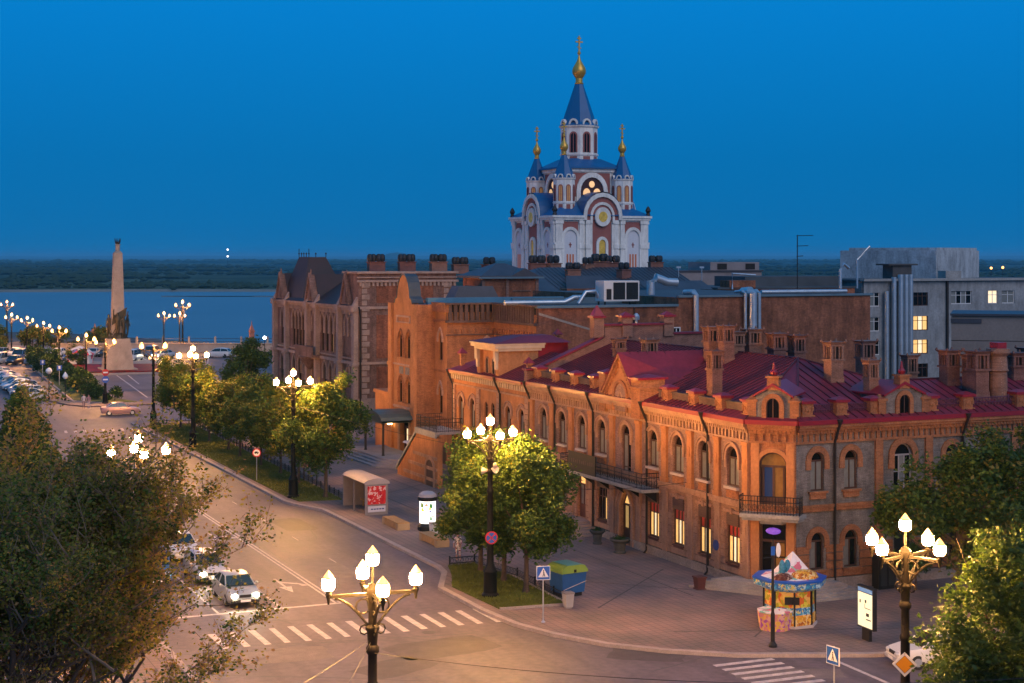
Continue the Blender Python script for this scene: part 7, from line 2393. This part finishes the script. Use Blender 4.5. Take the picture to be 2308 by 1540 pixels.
def leaves(name, parent, centers, per, spread, size, mats, weights, seed, flat=.5):
    """leaf-sized faces scattered round clump centres (local coordinates)"""
    rs = np.random.RandomState(seed)
    c = np.asarray(centers, float)
    k = len(c)
    cm = rs.choice(len(mats), k, p=np.array(weights) / sum(weights))
    idx = np.repeat(np.arange(k), per)
    n = len(idx)
    p = c[idx] + rs.randn(n, 3) * spread
    a = rs.randn(n, 3)
    a[:, 2] *= flat
    a /= np.linalg.norm(a, axis=1)[:, None]
    b = np.cross(a, rs.randn(n, 3))
    b /= np.linalg.norm(b, axis=1)[:, None]
    s = size * (.6 + .8 * rs.rand(n))[:, None]
    a = a * s
    b = b * s * .62
    v = np.stack([p - a, p + b * .9 - a * .1, p + a, p - b * .9 - a * .1], 1).reshape(-1, 3)
    mi = np.where(rs.rand(n) < .8, cm[idx], rs.choice(len(mats), n, p=np.array(weights) / sum(weights)))
    return fast_mesh(name, v, 4, mats, parent, mi)


def ball_pts(rs, n, c, r, lo=.45, zmin=None):
    # lobes first, leaf clumps on the outside of each lobe: light tops, dark gaps between
    M = max(5, n // 13)
    d = rs.randn(M, 3)
    d /= np.linalg.norm(d, axis=1)[:, None]
    rad = lo + (1 - lo) * rs.rand(M, 1) ** .6
    wob = 1 + .2 * np.sin(d[:, :1] * 5 + seedw(rs)) * np.cos(d[:, 1:2] * 4) + .1 * rs.randn(M, 1)
    lob = np.array(c) + d * rad * wob * np.array(r) * .92
    lr = min(r) * (.20 + .16 * rs.rand(M))
    i = rs.randint(0, M, n)
    q = rs.randn(n, 3)
    q[:, 2] = q[:, 2] * .8 + .35
    q /= np.linalg.norm(q, axis=1)[:, None]
    return lob[i] + q * lr[i][:, None] * (.75 + .3 * rs.rand(n, 1))


def seedw(rs):
    return rs.rand() * 6


def tree(label, loc, h, blobs, n, per, spread, size, mats, weights, seed, trunk_r=.16, name='maple_tree', group=None, lean=(0, 0), cat='tree'):
    rs = np.random.RandomState(seed)
    T_ = thing(name, label, cat, loc, rs.rand() * 6.28 if name != 'maple_tree' else 0, group)
    tk = MB()
    top = (lean[0], lean[1], h * .62)
    tk.tube([(0, 0, -.1), (.02, .03, h * .18), (lean[0] * .4, lean[1] * .4, h * .36), top], trunk_r, 8, r1=trunk_r * .45)
    tk.lathe([(trunk_r * 1.5, -.05), (trunk_r * 1.05, .25)], 8)
    for b in blobs:
        for k in range(5):
            e = np.array(b[:3]) + rs.randn(3) * np.array(b[3:]) * .42
            z0 = h * (.26 + .3 * rs.rand())
            s0 = (lean[0] * z0 / h, lean[1] * z0 / h, z0)
            mid = ((s0[0] + e[0]) / 2, (s0[1] + e[1]) / 2, (s0[2] + e[2]) / 2 - .15)
            tk.tube([s0, mid, tuple(e)], trunk_r * .42, 5, r1=.015)
    tk.build('trunk', BARK, T_, smooth=True)
    cs = np.concatenate([ball_pts(rs, int(n * (b[3] * b[4] * b[5]) ** .67 / sum((q[3] * q[4] * q[5]) ** .67 for q in blobs)), b[:3], b[3:]) for b in blobs])
    leaves('crown', T_, cs, per, spread, size, [LEAFM[m_] for m_ in mats], weights, seed)
    return T_


MG = 'maples on the small lawn'
for t, s, sd, lb, bl in ((2.1, 6.4, 1, 'left maple of the three dense trees on the small lawn', ((0, 0, 4.6, 2.3, 2.3, 2.7), (-.5, .3, 3.0, 1.9, 1.9, 1.5), (.4, -.2, 6.4, 1.6, 1.6, 1.5))),
                         (2.2, 3.3, 2, 'middle maple of the three dense trees on the small lawn', ((0, 0, 4.9, 2.4, 2.4, 2.7), (.3, .4, 6.6, 1.8, 1.8, 1.5), (0, 0, 3.0, 1.9, 1.9, 1.3))),
                         (2.1, 0.1, 3, 'right maple of the three dense trees on the small lawn, nearest the kiosk', ((0.5, 0, 4.9, 2.3, 2.3, 2.5), (.9, .2, 3.1, 1.7, 1.7, 1.3), (-.2, .6, 6.6, 1.8, 1.8, 1.4)))):
    tree(lb, W(t, s, .18), 7.6, bl, 800, 32, .22, .105, ('a', 'c', 'b'), (6, 3.2, .8), sd, .15, group=MG)
RG = 'row of young trees on the long lawn'
tree('tallest tree of the long lawn, nearest the bus shelter beside the lamp', W(2.2, 36.6, .18), 8.6, ((0, 0, 5.2, 2.8, 2.6, 2.9), (-1.2, .6, 4.2, 2.2, 2, 2), (.5, .3, 7.4, 1.7, 1.6, 1.6)), 800, 32, .24, .115, ('a', 'b', 'c'), (5, 2.5, 2), 21, .16, group=RG)
for i, (t, s, h, lb) in enumerate(((2.4, 44.5, 7.2, 'second'), (2.6, 50.5, 6.8, 'third'), (2.4, 56, 6.8, 'fourth'), (2.2, 62.5, 6.6, 'fifth'), (2.5, 68, 6.8, 'sixth'), (2.3, 75, 7.0, 'seventh'), (2.4, 82, 7.4, 'eighth'), (2.4, 88.5, 7.2, 'last'))):
    rr = random.Random(i + 50)
    tree('yellow-lit young tree, ' + lb + ' in the long lawn row counted from the bus shelter', W(t, s, .18), h, ((0, 0, h * .58, 2.2, 2.2, h * .32), (rr.uniform(-.8, .8), rr.uniform(-.8, .8), h * .8, 1.4, 1.4, h * .19), (rr.uniform(-.9, .3), rr.uniform(-.8, .8), h * .42, 1.7, 1.7, h * .18)), 430, 26, .25, .13, ('a', 'b', 'o', 'c'), (4, 4, 1, 1.2), 30 + i, .12, group=RG)
for i, (t, s, h, lb) in enumerate(((9.2, 60, 6.4, 'back-row tree beside the theatre steps behind the long lawn'), (8.6, 70, 6.2, 'back-row tree in the middle behind the long lawn'), (8.0, 81, 6.4, 'back-row tree at the far end behind the long lawn'))):
    tree(lb, W(t, s, .14), h, ((0, 0, h * .6, 2.4, 2.4, h * .34), (.6, .3, h * .78, 1.4, 1.4, h * .2)), 260, 26, .26, .14, ('c', 'a', 'o'), (3, 3, 1), 70 + i, .12)
tree('dark round tree standing before the left corner of the gothic building', W(15.2, 112, 0), 8.2, ((0, 0, 4.6, 2.9, 2.9, 3.0), (.8, 0, 6.4, 1.8, 1.8, 1.4)), 330, 26, .3, .17, ('c', 'a', 'n'), (5, 2, 2), 81, .2)
tree('low dark shrub on the square beside the pale small car', (-42.5, 262, 0), 2.6, ((0, 0, 1.3, 1.9, 1.5, 1.2),), 90, 26, .25, .16, ('c', 'a'), (4, 1), 83, .08, name='round_shrub', cat='shrub')
tree('dark trees on the river bluff beside the gothic building', W(38, 172, 0), 6, ((0, 0, 3.4, 3.4, 3, 2.6), (3, 0, 3, 2.5, 2.5, 2)), 200, 26, .3, .2, ('c', 'n'), (4, 2), 84, .16)
# right-hand trees
tree('big lamp-lit maple filling the lower right corner', (16.5, 50.0, 0), 9.8, ((0, 0, 6.2, 3.0, 2.8, 3.2), (-1.5, -.3, 5.2, 2.3, 2.2, 2.5), (1.8, .3, 6.4, 2.6, 2.4, 2.8), (-.4, 0, 8.2, 2.2, 2.0, 1.5), (-1.0, -.6, 3.6, 2.0, 2, 1.6)), 2000, 32, .2, .088, ('a', 'c', 'b'), (4, 6, .2), 91, .24)
tree('soft dark tree in front of the grey brick side wall, nearest the arched window', W(19.4, -13.6, .14), 8.8, ((0, 0, 5.6, 3.0, 2.2, 2.4), (-2.4, .3, 5.0, 2.0, 1.8, 1.1), (1.2, 0, 7.3, 2.0, 1.7, 1.5), (.8, 0, 3.9, 2.8, 2.0, 1.3)), 760, 28, .26, .12, ('c', 'a', 'o'), (5, 3, 1.4), 92, .18)
tree('soft dark tree before the grey brick side wall at the right edge', W(25.6, -13.2, .14), 9.6, ((0, 0, 5.8, 3.3, 2.4, 2.6), (1.5, 0, 7.6, 2.2, 1.8, 1.7), (-1.4, .2, 7.6, 1.7, 1.6, 1.3), (0, 0, 3.8, 3.0, 2.0, 1.3)), 800, 28, .26, .12, ('c', 'a', 'o'), (5, 3, 1.2), 93, .18)
tree('rounded bush against the plinth beside the dark cabinet', W(21.6, -7.4, .14), 2.8, ((0, 0, 1.5, .9, .8, 1.3),), 70, 26, .18, .1, ('c', 'a'), (3, 2), 94, .06, name='round_shrub', cat='shrub')
# left side: conifer, hedge bushes, far trees
def conifer(label, loc, h, r, n, seed, mats=('n', 'c', 'a'), wts=(5, 3, .8), size=.13):
    rs = np.random.RandomState(seed)
    T_ = thing('conifer', label, 'tree', loc)
    tk = MB().tube([(0, 0, -.1), (0, 0, h * .95)], .17, 7, r1=.03)
    for k in range(24):
        z = h * (.12 + .75 * k / 24)
        a_ = k * 2.4
        L = r * (1 - z / h) * .85
        tk.tube([(0, 0, z), (L * math.cos(a_), L * math.sin(a_), z - .1 * L)], .035, 4, r1=.01)
    tk.build('trunk', BARK, T_)
    z = rs.rand(n) ** .8
    a_ = rs.rand(n) * 6.28
    rad = r * (1 - z) ** .8 * (.45 + .6 * rs.rand(n)) * (1 + .18 * np.sin(a_ * 5 + z * 30))
    cs = np.c_[rad * np.cos(a_), rad * np.sin(a_), .5 + z * (h - .5)]
    leaves('crown', T_, cs, 30, .16, size, [LEAFM[m_] for m_ in mats], wts, seed, .8)


conifer('dark spruce standing left behind the bare-twigged tree', W(-20.6, 26.5, .14), 9.4, 3.7, 760, 101)
conifer('second dark spruce at the very left edge', W(-23.5, 27.5, .14), 9.0, 3.0, 420, 102)
tree('small brownish tree between the spruce and the street', W(-18.9, 29.0, .14), 7.4, ((0, 0, 4.6, 1.3, 1.3, 2.6),), 150, 26, .2, .11, ('r', 'c', 'o'), (2, 3, 2), 103, .1, name='young_tree')
tree('leafy tree with dark foliage on the left pavement below the spruce', W(-21.5, 18.5, .14), 8.0, ((0, 0, 5, 2.6, 2.6, 2.8), (-1.5, .5, 3.6, 2.2, 2, 1.8)), 420, 28, .24, .12, ('c', 'a', 'o'), (4, 3, 2), 104, .16)
HG = 'clipped dark bushes along the island hedge'
for i in range(15):
    s = 126.5 + i * 5.0
    rr = random.Random(i + 7)
    hh = rr.uniform(2.2, 3.6) if i < 11 else rr.uniform(2.6, 4.0)
    tree(ORD[i] + ' dark rounded bush from the near end of the island hedge row', W(-.4 + .012 * (s - 126) + rr.uniform(-.5, .7), s, .18), hh, ((0, 0, hh * .52, rr.uniform(1.3, 1.9), rr.uniform(1.5, 2.2), hh * .5),), 95, 24, .22, .15, ('c', 'a', 'n'), (4, 2, 2), 120 + i, .08, name='hedge_bush', group=HG, cat='bush')
tree('low bush at the tip of the traffic island', W(1.6, 123.2, .18), 1.3, ((0, 0, .7, 1.5, .8, .6),), 60, 24, .18, .13, ('c', 'a'), (4, 2), 140, .05, name='round_shrub', cat='shrub')
for i, (x, y, h, w_) in enumerate(((-97, 300, 4.2, 3.4), (-91, 303, 4.8, 3.8), (-85.5, 300, 4.6, 3.6), (-79, 303, 4.4, 3.2), (-105, 318, 4.2, 4.0), (-112, 320, 4.6, 4.2))):
    tree(ORD[i] + ' broad low tree of the lit clump behind the far cars by the river', (x, y, 0), h, ((0, 0, h * .55, w_, 2.4, h * .5),), 150, 24, .34, .22, ('o', 'a', 'b'), (3, 4, 1.5), 150 + i, .14, name='broad_tree', group='lit clump of trees by the river')
for i, (x, y) in enumerate(((-66, 262), (-70.5, 259))):
    tree('rounded green bush ' + ('right' if i == 0 else 'left') + ' of the pair beside the obelisk', (x, y, 0), 3, ((0, 0, 1.5, 1.5, 1.5, 1.5),), 80, 24, .22, .16, ('a', 'c', 'o'), (4, 3, 1), 160 + i, .07, name='round_shrub', cat='shrub')

# big sparse tree in the left foreground: long whippy branches, twigs and small leaves
FT_ = thing('bare_twigged_tree', 'large sparse autumn tree with long bare twigs filling the lower left foreground', 'tree', (-9.9, 30, 0))
rsf = random.Random(77)
tk = MB()
tk.tube([(0, 0, 0), (.1, 0, 3.5), (-.05, .1, 6.5), (.1, 0, 9.6)], .27, 9, r1=.13)
tips = []
tw = MB()


def branch(p, d, L, r, lev):
    n = 5
    pts = [p]
    q = Vector(p)
    dd = Vector(d)
    for i in range(n):
        dd = (dd + Vector((rsf.uniform(-.16, .16), rsf.uniform(-.16, .16), rsf.uniform(-.06, .16)))).normalized()
        q = q + dd * (L / n)
        pts.append(tuple(q))
    (tk if r > .03 else tw).tube(pts, r, 6 if r > .03 else (4 if r > .008 else 3), r1=max(.0045, r * .4))
    if lev >= 2:
        for i in range(1, n + 1):
            tips.append((Vector(pts[i]), lev))
    if lev >= 4:
        return
    k = {0: 6, 1: 5, 2: 5, 3: 3}[lev]
    for j in range(k):
        f = .25 + .75 * (j + rsf.random()) / k
        b = Vector(pts[min(n - 1, int(f * n))]).lerp(Vector(pts[min(n, int(f * n) + 1)]), f * n - int(f * n))
        ax = Vector((rsf.uniform(-1, 1), rsf.uniform(-1, 1), rsf.uniform(-.35, .65))).normalized()
        nd = (dd * (.75 if lev else .55) + ax * .85 + Vector((0, 0, .22))).normalized()
        branch(tuple(b), nd, L * rsf.uniform(.42, .64), r * .5, lev + 1)


for i in range(13):
    a_ = i * 2.399
    el_ = rsf.uniform(.35, 1.15)
    d = Vector((math.cos(a_) * math.cos(el_), math.sin(a_) * math.cos(el_) * .7, math.sin(el_)))
    z = 7.0 + 2.4 * rsf.random()
    branch((.05, 0, z), d, rsf.uniform(3.5, 4.7), .075, 0)
for a_, el_, L, z in ((.1, .75, 3.6, 8.0), (.05, .6, 3.3, 8.0), (-.15, .3, 2.8, 8.0), (.3, .95, 3.6, 7.4), (3.3, .9, 3.6, 7.4), (2.9, .6, 3.4, 7.6), (.0, 1.2, 3.6, 7.6), (3.1, 1.25, 3.6, 7.6)):
    branch((.05, 0, z + 1.2), Vector((math.cos(a_) * math.cos(el_), math.sin(a_) * .4, math.sin(el_))), L, .06, 0)


def whip(p0, p1, n, sag, tl):
    a_, b_ = Vector(p0), Vector(p1)
    pts = []
    for k in range(n + 1):
        f = k / n
        pts.append(a_.lerp(b_, f) + Vector((0, .15 * math.sin(f * 5), sag * 4 * f * (1 - f))))
    tw.tube(pts, .026, 5, r1=.006)
    for k in range(2, n + 1):
        for j in range(3):
            d = (b_ - a_).normalized() * .8 + Vector((rsf.uniform(-.5, .5), rsf.uniform(-.8, .8), rsf.uniform(-.6, .9)))
            branch(tuple(pts[k]), d.normalized(), tl * rsf.uniform(.6, 1.2), .008, 3)


whip((.1, 0, 9.2), (4.9, -.3, 12.6), 9, .3, .75)
whip((.1, 0, 9.4), (4.0, .4, 13.3), 8, .2, .75)
whip((.1, 0, 8.2), (4.9, .3, 11.0), 9, -.25, .6)
whip((.1, 0, 8.0), (4.3, -.4, 10.3), 8, -.2, .7)
whip((.1, 0, 9.0), (3.2, .2, 14.3), 8, .2, .8)
tk.build('trunk', BARK, FT_, smooth=True)
kind(tw.build('twigs', TWIG, FT_), 'stuff')
LEAFM['fo'] = leaf_mat('autumn_olive_leaf', (.25, .23, .045), .55)
LEAFM['fr'] = leaf_mat('autumn_brown_leaf', (.29, .19, .08), .55)
cs = np.array([tuple(p) for p, l in tips])
rs = np.random.RandomState(9)
keep = rs.rand(len(cs)) < .55
cs = cs[keep]
# outer and upper twigs keep more and greener leaves, the inside is browner and barer
up = cs[(cs[:, 2] > 11.2) | (cs[:, 0] > 2.2)]
inn = cs[~((cs[:, 2] > 11.2) | (cs[:, 0] > 2.2))]
leaves('crown', FT_, up, 8, .085, .038, [LEAFM['fo'], LEAFM['a'], LEAFM['fr']], (4, 2, 2), 10)
leaves('crown', FT_, inn, 4, .09, .036, [LEAFM['fr'], LEAFM['fo'], LEAFM['a']], (3, 3, .6), 11)

# ================================================================== overhead wires
def wire(label, a_, b_, sag, r=.012):
    a_, b_ = Vector(a_), Vector(b_)
    pts = [a_.lerp(b_, k / 14) - Vector((0, 0, sag * 4 * (k / 14) * (1 - k / 14))) for k in range(15)]
    o = MB().tube([p - a_ for p in pts], r, 4).build('overhead_wire', SBLK, None, a_)
    tag(o, label, 'wire', 'overhead wires')


wire('dark overhead wire running right from the nearest lamp post across the road', (-4.0, 46.3, 6.5), (16, 44, 6.5), .55, .009)
wire('dark overhead wire dropping left from the nearest lamp post to the bottom edge', (-4.1, 46.5, 6.85), (-7.5, 38, 6.4), .1, .006)
wire('second dark wire hanging almost straight down beside the nearest lamp post', (-4.1, 46.4, 6.8), (-4.9, 40, 6.0), .1, .006)
wire('thin pale-lit wire from the lawn lamp over the bus shelter to the brick house', tuple(W(0, 37.5, 7.0)), tuple(W(13.5, 12.5, 4.6)), .5, .014)
wire('thin wire from the lamp in the small lawn to the brick house', tuple(W(0, 0, 6.2)), tuple(W(13.5, 3, 5.0)), .4, .012)
